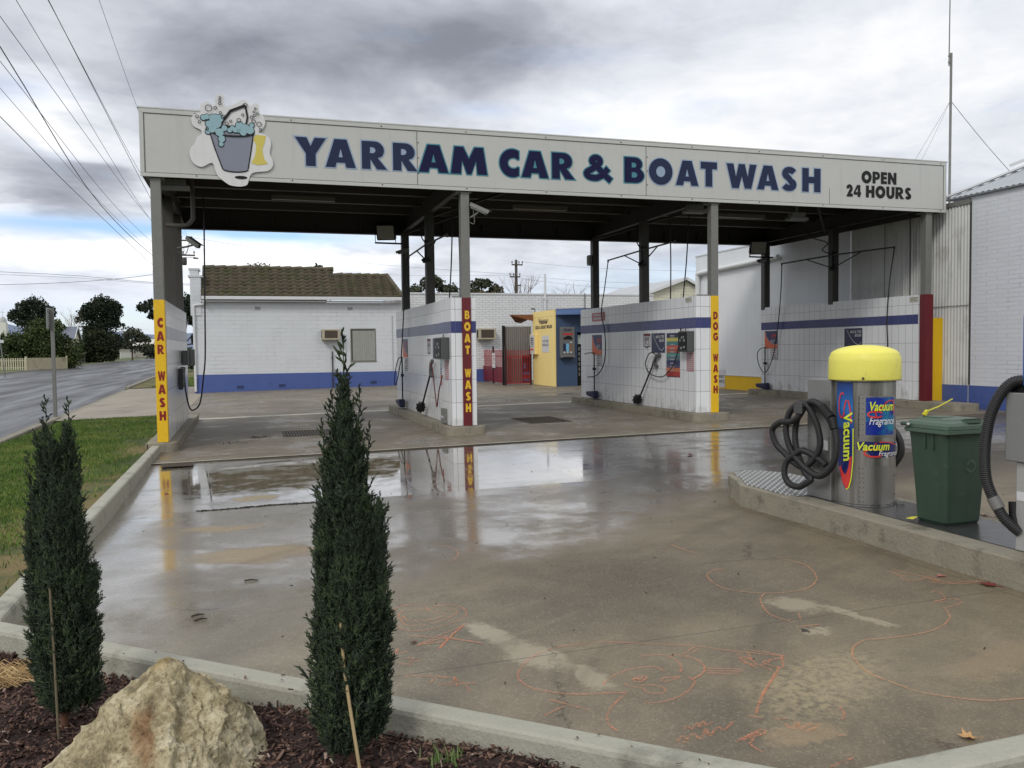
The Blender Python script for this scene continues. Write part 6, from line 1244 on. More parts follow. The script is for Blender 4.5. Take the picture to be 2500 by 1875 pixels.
# second unit, cut by the frame
v2 = empty('vacuum_unit', (6.1, -10.4, ISL), 'grey steel vacuum cabinet with a white sticker and blue top at the right edge', 'vacuum')
mb = MB(); mb.box(5.79, 6.35, -10.75, -10.065, ISL+.004, .535); mb.build('lower_case', mat('pale_cabinet', S(176, 176, 174), .45, .4), v2, bevel=.006)
mb = MB(); mb.box(5.76, 6.35, -10.75, -10.01, .54, .965); mb.build('upper_case', CB, v2, bevel=.006)
mb = MB(); mb.box(5.78, 6.33, -10.70, -10.10, 1.0, 1.45); mb.build('top_case', plain('vacuum_blue', S(46, 92, 176), .4), v2, bevel=.02)
mb = MB(); mb.box(5.80, 5.90, -10.10, -9.995, .9655, 1.04); mb.build('hook', BLACK, v2)
mb = MB(); mb.box(5.786, 5.7895, -10.20, -10.075, .30, .355); mb.build('sticker', SIGNB, v2)
mb = MB(); ribbed(mb, [(5.82, -10.12, 1.04), (5.78, -10.05, 1.03), (5.75, -9.99, .96), (5.73, -9.93, .82), (5.72, -9.90, .62), (5.72, -9.91, .42), (5.73, -9.96, .29), (5.75, -10.02, .18), (5.80, -10.09, .10)], .033); h2 = mb.build('hose', HB_, v2)
mb = MB(); mb.tube([(5.728, -9.955, .30), (5.74, -9.99, .235)], .0385, 12); mb.build('hose_cuff', mat('tape_grey', S(112, 110, 108), .5), h2)
mb = MB(); mb.tube([(5.82, -10.03, .28), (5.80, -10.06, .10)], .035, 12); mb.build('nozzle', BLACK, v2)

# ------------------------------------------------------------------ wheelie bin
BG = mat('green_bin_plastic', S(44, 66, 52), .5, var=.12, vs=4, fine=.08, fs=120, bump=.15, bs=120, streak=.22, col2=S(76, 92, 78), c2s=9, c2lo=.58, c2hi=.72, c2amt=.4); BGL = mat('green_lid_plastic', S(72, 92, 78), .42, var=.07, vs=4, fine=.05)
bn = empty('wheelie_bin', (6.08, -9.26, ISL+.005), 'dark green lidded wheelie bin standing on the island between the vacuums', 'bin')
bn['_o'] = [0, 0, 0]; bn_loc = Vector((6.075, -9.255, ISL+.006))
def rr(hx, hy, r, k=5): return arc(hx-r, hy-r, r, r, 0, 90, k)+arc(-hx+r, hy-r, r, r, 90, 180, k)+arc(-hx+r, -hy+r, r, r, 180, 270, k)+arc(hx-r, -hy+r, r, r, 270, 360, k)
def loft(mb, rings, smooth=True, cap0=True, cap1=True):
    vs = []; m = len(rings[0][0])
    for poly, z, dx, dy in rings: vs += [(x+dx, y+dy, z) for x, y in poly]
    mb.add(vs, [(i*m+j, i*m+(j+1) % m, (i+1)*m+(j+1) % m, (i+1)*m+j) for i in range(len(rings)-1) for j in range(m)], smooth)
    if cap0: mb.add(vs[:m], [tuple(range(m-1, -1, -1))])
    if cap1: mb.add(vs[-m:], [tuple(range(m))])
mb = MB(); loft(mb, [(rr(.155, .125, .03), 0, 0, 0), (rr(.166, .137, .035), .02, 0, 0), (rr(.176, .150, .035), .25, 0, 0), (rr(.190, .168, .03), .59, 0, .01), (rr(.196, .175, .03), .655, 0, .01)], False); body = mb.build('body', BG, bn, bevel=0)
mb = MB(); loft(mb, [(rr(.214, .195, .04), .645, 0, .01), (rr(.222, .203, .04), .650, 0, .01), (rr(.222, .203, .04), .672, 0, .01), (rr(.214, .195, .04), .676, 0, .01)], False); mb.build('rim', BGL, bn)
mb = MB(); loft(mb, [(rr(.218, .198, .045), .679, 0, .01), (rr(.216, .196, .045), .705, 0, .01), (rr(.200, .180, .04), .725, 0, .01), (rr(.165, .150, .04), .733, 0, .015), (rr(.150, .135, .04), .747, 0, .015), (rr(.06, .05, .02), .752, 0, .015)], False)
mb.box(-.02, .10, -.186, -.10, .722, .745); mb.box(-.12, .02, -.02, .12, .748, .756); lid = mb.build('lid', BGL, bn)
mb = MB(); mb.box(-.015, .095, -.182, -.14, .7455, .750); mb.build('handle_recess', BLACK, lid)
mb = MB(); mb.tube([(-.235, .14, .700), (-.235, .20, .700)], .012, 8); mb.tube([(-.235, .20, .700), (.235, .21, .700)], .014, 10); mb.tube([(-.235, .14, .70), (-.2, .14, .69)], .01, 8); mb.build('handle', BG, bn)
mb = MB(); mb.lathe([(.001, -.012), (.012, -.006), (.012, .006), (.001, .012)], (-.240, .135, .700), 10); mb.build('hinge_cap', plain('grey_cap', S(190, 190, 188), .3), bn)
mb = MB()
for y in (-.05, .02): mb.box(-.199, -.186, y, y+.012, .53, .645)
mb.build('rib', BG, body)
for x in (-.10, .10):
    mb = MB(); mb.tube([(x-.018, .105, .046), (x+.018, .105, .046)], .044, 18); mb.build('wheel', RUBBER, bn)
mb = MB(); mb.ribbon(arc(0, 0, .04, .04, 200, 520, 16), .006, 0); mb.ribbon([(-.03, .01), (0, .045), (.03, .01)], .006, .001); mb.ribbon([(-.02, -.02), (0, -.05), (.02, -.02)], .006, .001)
mb.v = [(x+.02, -.166-.020*(z-.0)-(y+.40)*.0465+.011, y+.42) for x, y, z in mb.v]; mb.build('emblem', plain('emblem_green', S(74, 96, 82), .5), body)
bn.location = bn_loc; bn.rotation_euler = (0, 0, .045)
mb = MB(); T0 = Vector((5.96, -9.14, .772)); T1 = Vector((6.16, -9.20, .868)); d = (T1-T0)
mb.bar(T0, T0+d*.5-Vector((0, 0, .008)), .014, .005); mb.bar(T0+d*.5-Vector((0, 0, .008)), T1, .010, .005)
mb.bar(T0+Vector((0, 0, -.02)), T0+Vector((.03, 0, .012)), .02, .02); tag(mb.build('yellow_strap', plain('yellow_strap', S(214, 206, 52), .5), None, org=T0), 'thin yellow plastic strap sticking up from the bin lid', 'strap')
mb = MB(); mb.add([(5.82, -9.12, .0), (5.90, -9.10, .004), (5.91, -9.15, .012), (5.84, -9.17, .0)], [(0, 1, 2, 3)]); tag(mb.build('yellow_scrap', plain('yellow_strap', S(214, 206, 52)), None, org=(5.86, -9.13, ISL+.006)), 'scrap of yellow plastic lying at the foot of the bin', 'scrap')
bpy.data.objects['yellow_scrap'].location.z = ISL+.008

# ------------------------------------------------------------------ drains in the slab
def grate(label, x0, x1, y0, y1, bars, along='x'):
    z = -.2565; r_ = empty('drain_grate', ((x0+x1)/2, (y0+y1)/2, G((x0+x1)/2)), label, 'drain'); GI = mat('rusty_grate', S(88, 78, 66), .6, .3, var=.25, vs=8)
    mb = MB(); mb.box(x0, x1, y0, y1, z+.001, z+.003); mb.build('pit', plain('pit_black', S(14, 13, 12), .8), r_, slope=True)
    mb = MB(); t = .02
    mb.box(x0-t, x1+t, y0-t, y0-.001, z+.0005, z+.009); mb.box(x0-t, x1+t, y1+.001, y1+t, z+.0005, z+.009); mb.box(x0-t, x0-.001, y0, y1, z+.0005, z+.009); mb.box(x1+.001, x1+t, y0, y1, z+.0005, z+.009)
    for k in range(bars):
        if along == 'y': x = x0+(x1-x0)*(k+.5)/bars; mb.box(x-.010, x+.010, y0, y1, z+.0035, z+.008)
        else: y = y0+(y1-y0)*(k+.5)/bars; mb.box(x0, x1, y-.012, y+.012, z+.0035, z+.008)
    mb.build('grating', GI, r_, slope=True); return r_
grate('long rusty drain grate in the concrete of the car wash bay', 1.86, 2.95, 1.10, 2.08, 22, 'y'); grate('small drain grate at the corner of the wet slab by the yellow post', .16, .52, -2.06, -1.76, 11, 'y'); grate('dark square pit grate in the boat wash bay', 6.42, 7.22, 1.10, 2.30, 9, 'x')

# ------------------------------------------------------------------ scattered dirt, twigs, leaves
GRIT = leaf_mat('grit', S(30, 26, 22), S(52, 44, 36), S(84, 70, 54), .9)
def chips(name, pts, size, m, label, cat, flat=.35, zfun=None, kind='stuff', long=2.2):
    k = len(pts); proto = np.array([(-1, -.5, -.3), (1, -.45, -.25), (.85, .5, -.3), (-.9, .45, -.2), (-.8, -.35, .3), (.7, -.3, .25), (.75, .38, .35), (-.7, .3, .2)]); F0 = np.array([(0, 3, 2, 1), (4, 5, 6, 7), (0, 1, 5, 4), (1, 2, 6, 5), (2, 3, 7, 6), (3, 0, 4, 7)])
    a = rng.uniform(0, 2*PI, k); tx = rng.normal(0, .5, k); ty = rng.normal(0, .4, k); s = rng.uniform(.5, 1.3, k)*size; el_ = rng.uniform(.6, long, k)
    V = np.repeat(proto[None], k, 0)*s[:, None, None]; V = V*np.stack([el_, np.ones(k), np.full(k, flat)*rng.uniform(.6, 1.6, k)], 1)[:, None, :]; V += rng.normal(0, .12, V.shape)*s[:, None, None]*.5
    c, sn = np.cos(tx), np.sin(tx); y_, z_ = V[..., 1]*c[:, None]-V[..., 2]*sn[:, None], V[..., 1]*sn[:, None]+V[..., 2]*c[:, None]; V[..., 1], V[..., 2] = y_, z_
    c, sn = np.cos(ty), np.sin(ty); x_, z_ = V[..., 0]*c[:, None]-V[..., 2]*sn[:, None], V[..., 0]*sn[:, None]+V[..., 2]*c[:, None]; V[..., 0], V[..., 2] = x_, z_
    c, sn = np.cos(a), np.sin(a); x_, y_ = V[..., 0]*c[:, None]-V[..., 1]*sn[:, None], V[..., 0]*sn[:, None]+V[..., 1]*c[:, None]; V[..., 0], V[..., 1] = x_, y_
    V += pts[:, None, :]; F = (F0[None]+np.arange(k)[:, None, None]*8).reshape(-1, 4)
    o = fast_mesh(name, V.reshape(-1, 3), F, m); return tag(o, label, cat, kind=kind)
gz = lambda x: 0.0132*x-.268
vdip = np.vectorize(dip)
k = 520; xx = rng.uniform(.2, 14, k); yy_ = rng.uniform(-11, 5.5, k); keep = (yy_ > -8.9-(xx)*.93) | (xx > 3); xx, yy_ = xx[keep], yy_[keep]
chips('grit', np.c_[xx, yy_, gz(xx)+.008*(yy_ > -1.6)+vdip(yy_)], .007, GRIT, 'dark specks of grit and leaf litter scattered over the concrete', 'grit')
k = 900; t = rng.uniform(0, 1, k); xx = .75+1.35*t; yy_ = -5.14-.02*np.sin(t*9)+rng.normal(0, .022, k)-.25*(t-.5)*.0
chips('silt_line', np.c_[xx, yy_, gz(xx)+vdip(yy_)], .0065, leaf_mat('black_silt', S(20, 18, 16), S(34, 30, 26), S(48, 42, 36), .8), 'thin dark line of silt left by the puddle on the slab', 'silt')
k = 420; xx = np.r_[rng.normal(1.45, .10, k//2), rng.normal(1.0, .2, k//4), rng.normal(6.9, .3, k//4)]; yy_ = np.r_[rng.normal(1.3, .12, k//2), rng.normal(.6, .12, k//4), rng.normal(1.1, .1, k//4)]
chips('leaf_litter', np.c_[xx, yy_, gz(xx)+.009], .012, GRIT, 'small heap of dark leaf litter in the first bay beside the drain', 'litter')
LEAFM = {c: mat('dead_leaf_'+c, v, .7, var=.2, vs=30) for c, v in dict(red=S(112, 44, 38), tan=S(186, 146, 98), brown=S(88, 56, 38), orange=S(182, 108, 44), pink=S(170, 112, 96)).items()}
def leaf(label, x, y, z, s, m, rot, curl=.3):
    mb = MB(); pts = []
    lob = [(0, -1.0), (.18, -.5), (.75, -.62), (.52, -.1), (.98, .22), (.42, .30), (.30, .62), (0, 1.1), (-.28, .60), (-.45, .28), (-.95, .25), (-.5, -.12), (-.72, -.60), (-.16, -.5)]
    rr_ = random.Random(int(x*100+y*10)); c_, s_ = math.cos(rot), math.sin(rot)
    ring = [((a*c_-b_*s_)*s+x, (a*s_+b_*c_)*s+y, z+.003+s*curl*(abs(a)**1.5*.8+max(0, b_)**2*.4)*rr_.uniform(.6, 1.3)) for a, b_ in lob]
    mb.add([(x, y, z+.002)]+ring, [(0, i+1, (i+1) % len(lob)+1) for i in range(len(lob))]); mb.tube([(x, y, z+.003), (x+.0+s*1.5*s_, y-s*1.5*c_, z+.004)], s*.03, 5)
    return tag(mb.build('fallen_leaf', LEAFM[m], None, org=(x, y, z)), label, 'leaf', 'fallen leaves on the ground')
leaf('dark red lobed leaf against the foot of the island kerb', 5.53, -10.12, gz(5.5), .055, 'red', .6); leaf('pale pinkish leaf lying beside the dark red leaf', 5.42, -9.86, gz(5.4), .038, 'pink', 2.0)
leaf('curled tan leaf near the corner of the street side kerb', 3.84, -11.60, gz(3.8), .038, 'tan', 1.2, .6); leaf('curled orange leaf on the mulch by the garden kerb', 2.18, -11.06, -.218, .040, 'orange', .3, .6)
leaf('orange leaf at the bottom edge of the mulch', 2.36, -11.28, -.216, .030, 'orange', 2.2, .5); leaf('small brown leaf below the chalk heart', 2.06, -9.82, gz(2.06), .022, 'brown', 1.0, .5)
leaf('brown leaf lying on the slab behind the bin', 7.10, -8.6, gz(7.1), .045, 'brown', .2, .5); leaf('pink leaf lying on the slab to the left of the brown one', 6.9, -8.35, gz(6.9), .035, 'pink', 1.7, .5); leaf('small red leaf on the wet slab in front of the dog wash bay', 7.0, -3.9, gz(7.0)+dip(-3.9), .06, 'red', .9, .5)
mb = MB(); 
for (a, b_) in (((.93, -8.93), (1.0, -8.91)), ((.95, -9.02), (1.02, -9.0)), ((1.22, -8.24), (1.31, -8.26))): mb.tube([(*a, gz(1)+.005), (a[0]*.5+b_[0]*.5, a[1]*.5+b_[1]*.5+.008, gz(1)+.008), (*b_, gz(1)+.005)], [.005, .006, .003], 6)
tag(mb.build('twig', mat('dark_twig', S(58, 48, 38), .8), None), 'few short broken twigs on the wet slab between the cypresses', 'twigs', kind='stuff')
# chalk
CHM = bpy.data.materials.new('orange_chalk'); CHM.use_nodes = True
def _ch(m, col, lo, hi):
    n = N(m.node_tree); b = m.node_tree.nodes['Principled BSDF']; p = n.new('ShaderNodeNewGeometry').outputs['Position']
    b.inputs['Base Color'].default_value = (*col, 1); b.inputs['Roughness'].default_value = .9; b.inputs['Specular IOR Level'].default_value = .1
    n.put(b.inputs['Alpha'], n.m('MULTIPLY', n.smooth(n.noise(p, 120, 4, .7), lo, hi), n.m("ADD", .0, n.m("MULTIPLY", n.noise(p, 5, 3), .98), clamp=True)))
_ch(CHM, S(232, 150, 114), .38, .66)
CHF = bpy.data.materials.new('faint_chalk'); CHF.use_nodes = True; _ch(CHF, S(222, 160, 120), .34, .60)
for i, (lab, strokes) in enumerate(CHALK):
    mb = MB(); faint = 'faint' in lab
    for q, st in enumerate(strokes):
        pts = [(p.x, p.y) for p in bez([(x, y, 0) for x, y in st], 6)] if len(st) > 2 else [tuple(Vector(st[0]).lerp(Vector(st[1]), t/4)) for t in range(5)]
        mb.ribbon(pts, .012 if not faint else .0105, -.266+.0002*q, .000004)
    o = mb.build('chalk_drawing', CHF if faint else CHM, None, slope=True); tag(o, lab, 'chalk drawing', 'chalk drawings on the slab')

# ------------------------------------------------------------------ garden bed: mulch, rock, cypresses
SOIL = mat('dark_soil', S(52, 38, 34), .95, var=.4, vs=8, fine=.3, fs=50, bump=1.0, bs=30)
def bed_z(x, y):
    return -.268+.0132*x+.018*np.sin(x*4.1+y*2.3)+.014*np.sin(y*6.0-x*3.1)
mb = MB(); gx, gy = np.linspace(-3.2, 9, 62), np.linspace(-15.5, -8.5, 40); kerb_y = lambda x: -8.98-(x+.10)*.935
vs = [(x, min(y, kerb_y(x) if x < 2.98 else -11.93, -9.0 if x < -.1 else 0), 0) for y in gy for x in gx]; vs = [(x, y, float(bed_z(x, y))) for x, y, _ in vs]
mb.add(vs, [(j*62+i, j*62+i+1, (j+1)*62+i+1, (j+1)*62+i) for j in range(39) for i in range(61)], True); structure(mb.build('garden_bed', SOIL))
MUL = leaf_mat('bark_mulch', S(36, 25, 23), S(72, 51, 45), S(124, 98, 84), .8, scale=9)
MULP = leaf_mat('pale_wood_chip', S(120, 96, 84), S(168, 148, 134), S(206, 196, 184), .8)
def bed_pts(k):
    x = rng.uniform(-1.2, 3.2, k); y = rng.uniform(-12.4, -8.95, k); ok = (y < np.where(x < 2.98, kerb_y(x)-.06, -11.96)) & (y < -9.02)
    x, y = x[ok], y[ok]; return np.c_[x, y, bed_z(x, y)+rng.uniform(-.004, .022, len(x))]
chips('bark_mulch', bed_pts(60000), .0095, MUL, 'dark reddish bark mulch covering the garden bed', 'mulch', .4)
chips('wood_chips', bed_pts(1300), .010, MULP, 'pale splintered wood chips among the dark mulch', 'wood chips', .25, long=3.4)
chips('mulch_bark', bed_pts(1500), .019, MUL, 'larger flat pieces of bark among the dark mulch', 'bark pieces', .3, long=2.4)
t = rng.uniform(0, 1, 30); kx = -.10+3.0*t; off = rng.uniform(-.11, .06, 30)**1.0
chips('kerb_litter', np.c_[kx+off*.68, -8.95-.935*(kx+.10)+off*.73, np.where(off < .015, -.148, -.262)+.0132*kx], .0075, MUL, 'stray bark chips and dirt spilled over the garden kerb', 'litter')
k = 280; t = rng.uniform(0, 1, k); base = np.c_[rng.uniform(-.05, .24, k), rng.uniform(-9.72, -9.45, k)]
V, F = [], []
for i in range(k):
    x, y = base[i]; z = float(bed_z(x, y))+.02; a = rng.uniform(-.6, .9); l = rng.uniform(.06, .16); h = rng.uniform(.0, .07); w = .0022; dx, dy = math.cos(a)*l/2, math.sin(a)*l/2
    b_ = len(V); V += [(x-dx, y-dy-w, z), (x-dx, y-dy+w, z+.003), (x, y-w, z+h), (x, y+w, z+h+.003), (x+dx, y+dy-w, z+.004), (x+dx, y+dy+w, z+.006)]; F += [(b_, b_+1, b_+3, b_+2), (b_+2, b_+3, b_+5, b_+4)]
tag(fast_mesh('straw', V, F, leaf_mat('straw', S(118, 92, 60), S(158, 130, 88), S(196, 170, 124), .8)), 'clump of dry straw on the mulch left of the left cypress', 'straw', kind='stuff')
grass('grass_tuft', 40, lambda n_: np.c_[rng.normal(1.92, .03, n_), rng.normal(-11.14, .03, n_)], .02, .06, 'tiny green grass tuft growing through the mulch', leaf_mat('tuft', S(70, 92, 48), S(96, 122, 66), S(126, 146, 90), .7), lambda p: bed_z(p[:, 0], p[:, 1])+.012)

# rock
SIL = [(.36, -.52), (.50, -.31), (.55, -.26), (.62, -.19), (.70, -.10), (.79, -.05), (.83, -.01), (.885, .045), (.93, .05), (.97, .02), (1.01, -.03), (1.05, -.05), (1.12, -.09), (1.19, -.17), (1.27, -.25), (1.31, -.35), (1.345, -.46), (1.34, -.6), (.9, -.66), (.45, -.64)]
RS = .925; SIL = [(1.2756+(x-1.2756)*RS, 1.2777+(z-1.2777)*RS) for x, z in SIL]
SIL = [(x+.012, z) for x, z in SIL]
def rock():
    c0 = np.array([.955, -10.80, -.24]); ang = np.array([math.atan2(z-c0[2], x-c0[0]) for x, z in SIL]); rad = np.array([math.hypot(z-c0[2], x-c0[0]) for x, z in SIL]); o_ = np.argsort(ang); ang, rad = ang[o_], rad[o_]
    bm = bmesh.new(); bmesh.ops.create_icosphere(bm, subdivisions=6, radius=1.0)
    from mathutils import noise as mn
    planes = [Vector(v).normalized() for v in ((-.35, -.8, .55), (.5, -.75, .45), (.1, -.95, .25), (-.75, -.5, .4), (.8, -.4, .3), (-.1, -.55, .9), (.35, -.6, .75), (-.55, -.75, .1), (.6, -.8, 0))]
    offs = [.70, .74, .86, .74, .78, .74, .72, .80, .84]
    for v in bm.verts:
        d = v.co.normalized(); q = d.copy()
        for p, of in zip(planes, offs):
            s_ = q.dot(p)
            if s_ > of: q -= p*(s_-of)*.97
        a = math.atan2(d.z, d.x); r_ = np.interp(a, ang, rad, period=2*PI); w = math.hypot(d.x, d.z)
        L = Vector((q.x*r_, q.y*.40, q.z*r_)) if w > 1e-6 else Vector((0, q.y*.40, 0))
        nz = mn.fractal(L*7+Vector((3, 1, 2)), .8, 2.2, 5); nz2 = mn.fractal(L*20, .55, 2.1, 7); cr = abs(mn.noise(L*9+Vector((8, 2, 5)))); 
        rg = (1-abs(mn.noise(L*13+Vector((1, 7, 3))))*2); L += d*(.016*nz+.012*nz2-.014*max(0, .07-cr)/.07+.005*rg*rg*(1 if rg > 0 else 0))
        v.co = L
    me = bpy.data.meshes.new('rock'); bm.to_mesh(me); bm.free(); m = bpy.data.materials.new('sandstone'); m.use_nodes = True; n = N(m.node_tree); b = m.node_tree.nodes['Principled BSDF']; tc = n.new('ShaderNodeTexCoord').outputs['Object']; x, y, z = n.sep(tc)
    n1 = n.noise(tc, 5, 7, .66, .4); n2 = n.noise(tc, 16, 7, .7); n3 = n.noise(tc, 60, 5, .7)
    c = n.ramp(n.m('ADD', n.m('MULTIPLY', n1, .55), n.m('MULTIPLY', n2, .45)), [(.36, S(106, 97, 76)), (.46, S(158, 145, 112)), (.53, S(193, 180, 146)), (.64, S(218, 208, 180))])
    c = n.mix(n.m('MULTIPLY', n.smooth(n.gauss(n.m('ADD', x, n.m('MULTIPLY', n.m('SUBTRACT', n2, .5), .12)), n.m('ADD', z, n.m('MULTIPLY', n.m('SUBTRACT', n1, .5), .2)), -.05, .17, .055, .09, 20), .35, .9), .5), c, S(152, 104, 66))
    c = n.mix(n.m('MULTIPLY', n.smooth(n.gauss(x, z, -.04, .40, .10, .05), .2, .8), .6), c, S(176, 146, 78))
    c = n.mix(n.m('MULTIPLY', n.smooth(n.noise(tc, 7, 7, .72, .6), .53, .64), .6), c, S(98, 94, 74)); c = n.mix(n.m('MULTIPLY', n.smooth(n3, .54, .66), .7), c, S(74, 64, 46))
    n.put(b.inputs['Base Color'], c); b.inputs['Roughness'].default_value = .88
    bp = n.new('ShaderNodeBump'); bp.inputs['Strength'].default_value = 1.0; bp.inputs['Distance'].default_value = .022; n.put(bp.inputs['Height'], n.m('ADD', n.m('MULTIPLY', n2, .7), n.m('MULTIPLY', n3, .5))); n.L.new(bp.outputs[0], b.inputs['Normal'])
    me.materials.append(m); o = bpy.data.objects.new('rock', me); COL.objects.link(o); o.location = c0; return tag(o, 'large pale yellow sandstone boulder on the mulch between the two cypresses', 'rock')
rock()

# cypresses built from scale-leaf sprays
CYP = leaf_mat('cypress_scale_leaf', S(22, 31, 25), S(36, 48, 35), S(72, 86, 55), .7, scale=9); CYPB = mat('cypress_bark', S(96, 66, 50), .8, var=.25, vs=20)
def spray_proto(seed, shoots=11):
    r = np.random.default_rng(seed); V, F = [], []
    def spike(p, d, l, w):
        d = d/np.linalg.norm(d); a = np.cross(d, (0, 0, 1.0)); a = a/np.linalg.norm(a) if np.linalg.norm(a) > 1e-3 else np.array((1, 0, 0.)); b_ = np.cross(d, a); o = len(V); m = p+d*l*.55
        m = p+d*l*.12
        for k in range(3): V.append(m+(a*math.cos(2.094*k)+b_*math.sin(2.094*k))*w)
        V.append(p+d*l)
        for k in range(3): F.append((o+3, o+k, o+(k+1) % 3))
    spike(np.zeros(3), np.array((0, 0, 1.0)), 1.0, .050)
    for i in range(shoots):
        t = .12+.82*i/shoots; a = r.uniform(0, 2*PI); p = np.array((0, 0, t)); d = np.array((math.cos(a)*.75, math.sin(a)*.75, 1.0)); l = (.46-.28*t)*r.uniform(.7, 1.25); spike(p, d, l, .042)
        if l > .25: spike(p+d/np.linalg.norm(d)*l*.45, d+np.array((r.normal(0, .6), r.normal(0, .6), .3)), l*.5, .036)
    return np.array(V), np.array(F)
PROTOS = [spray_proto(s) for s in (1, 2, 3)]
def scatter(protos, P, D, Sz):
    """copies of the prototypes at P pointing along D with length Sz, as one vertex/face array"""
    VV, FF, off = [], [], 0; idx = rng.integers(0, len(protos), len(P))
    for q, (V0, F0) in enumerate(protos):
        s = idx == q; p, d, z = P[s], D[s], Sz[s]; k = len(p)
        if not k: continue
        d = d/np.linalg.norm(d, axis=1)[:, None]; h = rng.normal(0, 1, (k, 3)); a = np.cross(d, h); a /= np.linalg.norm(a, axis=1)[:, None]; b_ = np.cross(d, a)
        V = (V0[None, :, 0, None]*a[:, None]+V0[None, :, 1, None]*b_[:, None]+V0[None, :, 2, None]*d[:, None])*z[:, None, None]+p[:, None]
        VV.append(V.reshape(-1, 3)); FF.append((F0[None]+np.arange(k)[:, None, None]*len(V0)).reshape(-1, F0.shape[1])+off); off += k*len(V0)
    return np.concatenate(VV), np.concatenate(FF)
def tip_proto(seed):
    """thin leader with alternate side twigs, each carrying knobbly scale shoots"""
    r = np.random.default_rng(seed); V, F = [], []
    def spike(p, d, l, w):
        d = d/np.linalg.norm(d); a = np.cross(d, (.2, .3, 1.0)); a = a/np.linalg.norm(a); b_ = np.cross(d, a); o = len(V)
        for k in range(3): V.append(p+(a*math.cos(2.094*k)+b_*math.sin(2.094*k))*w)
        for k in range(3): V.append(p+d*l*.6+(a*math.cos(2.094*k)+b_*math.sin(2.094*k))*w*.9)
        V.append(p+d*l); 
        for k in range(3): j = (k+1) % 3; F.append((o+k, o+j, o+3+j)); F.append((o+k, o+3+j, o+3+k)); F.append((o+3+k, o+3+j, o+6))
    def twig(p, d, l, w, lev):
        d = d/np.linalg.norm(d); spike(p, d, l, w)
        m = max(3, int(l/.055))
        for i in range(m):
            t = .15+.8*i/m; a = r.uniform(0, 2*PI); e = np.array((math.cos(a), math.sin(a), 0))*.8+d*1.0
            if lev == 0: twig(p+d*l*t, e+np.array((0, 0, .5)), (.34-.27*t)*r.uniform(.7, 1.25), .0065, 1)
            else: spike(p+d*l*t, e, .046*r.uniform(.7, 1.3), .0085)
    twig(np.zeros(3), np.array((0, 0, 1.0)), 1.0, .008, 0); return np.array(V), np.array(F)
TIP = tip_proto(11); CS = .925
def cypress(label, base, leaders, n_per, trunk, tips=()):
    """leaders: (foot dx, dy, z0, top dx, dy, z1, width profile [(t, halfwidth)], sprays)"""
    b0 = np.array(base); root = empty('cypress', base, label, 'cypress', 'young cypresses in the garden bed')
    P, D, Z = [], [], []
    for (fx, fy, z0, tx, ty, z1, prof, k, dens) in leaders:
        k = int(k*n_per*1.25); t = rng.uniform(0, 1, k)**.92; hw = np.interp(t, [p[0] for p in prof], [p[1] for p in prof]); a = rng.uniform(0, 2*PI, k)
        lump = 1+.14*np.sin(a*2+t*17)+.10*np.sin(a*3-t*31)
        r = hw*np.sqrt(rng.uniform(.05, 1, k))*lump; z = z0+(z1-z0)*t
        c = np.c_[fx+(tx-fx)*t, fy+(ty-fy)*t]
        P.append(np.c_[c[:, 0]+np.cos(a)*r, c[:, 1]+np.sin(a)*r, z]*CS+b0); out = rng.uniform(.10, .55, k)*np.clip(r/np.maximum(hw, .01), .2, 1); D.append(np.c_[np.cos(a)*out+rng.normal(0, .16, k), np.sin(a)*out+rng.normal(0, .16, k), np.ones(k)]); Z.append(rng.uniform(.045, .095, k)*(1-.25*t))
        q = max(2, int(k*.11)); t = rng.uniform(.02, .97, q); hw = np.interp(t, [p[0] for p in prof], [p[1] for p in prof]); a = rng.uniform(0, 2*PI, q); r = hw*rng.uniform(.75, 1.12, q); c = np.c_[fx+(tx-fx)*t, fy+(ty-fy)*t]
        P.append(np.c_[c[:, 0]+np.cos(a)*r, c[:, 1]+np.sin(a)*r, z0+(z1-z0)*t]*CS+b0); out = rng.uniform(.25, .75, q); D.append(np.c_[np.cos(a)*out, np.sin(a)*out, np.ones(q)]); Z.append(rng.uniform(.08, .15, q)*(1-.35*t)*np.clip(hw/.05, .25, 1))
    P, D, Z = map(np.concatenate, (P, D, Z)); V, F = scatter(PROTOS, P, D, Z)
    r9 = random.Random(5); tips = list(tips)
    for (fx, fy, z0, tx, ty, z1, prof, k, dens) in leaders[:1]:
        for _ in range(46):
            t = r9.uniform(.05, .95); h_ = float(np.interp(t, [q_[0] for q_ in prof], [q_[1] for q_ in prof])); a_ = r9.uniform(0, 2*PI); tips.append(((h_*.85*math.cos(a_), h_*.85*math.sin(a_), z0+(z1-z0)*t), (.30*math.cos(a_), .30*math.sin(a_), 1), r9.uniform(.14, .26)))
    for (p, d, l) in tips:
        V2, F2 = TIP; d = Vector(d).normalized(); a = d.cross(Vector((.3, 1, 0))).normalized(); b_ = d.cross(a)
        W = V2[:, :1]*np.array(a)+V2[:, 1:2]*np.array(b_)+V2[:, 2:]*np.array(d); F = np.concatenate([F, F2+len(V)]); V = np.concatenate([V, W*l*CS+np.array(p)*CS+b0])
    fast_mesh('foliage', V, F, CYP, root)
    mb = MB(); mb.tube([tuple(b0+np.array(p)*CS) for p in trunk], [.016, .013, .009, .004][:len(trunk)], 8); mb.build('trunk', CYPB, root)
    return root
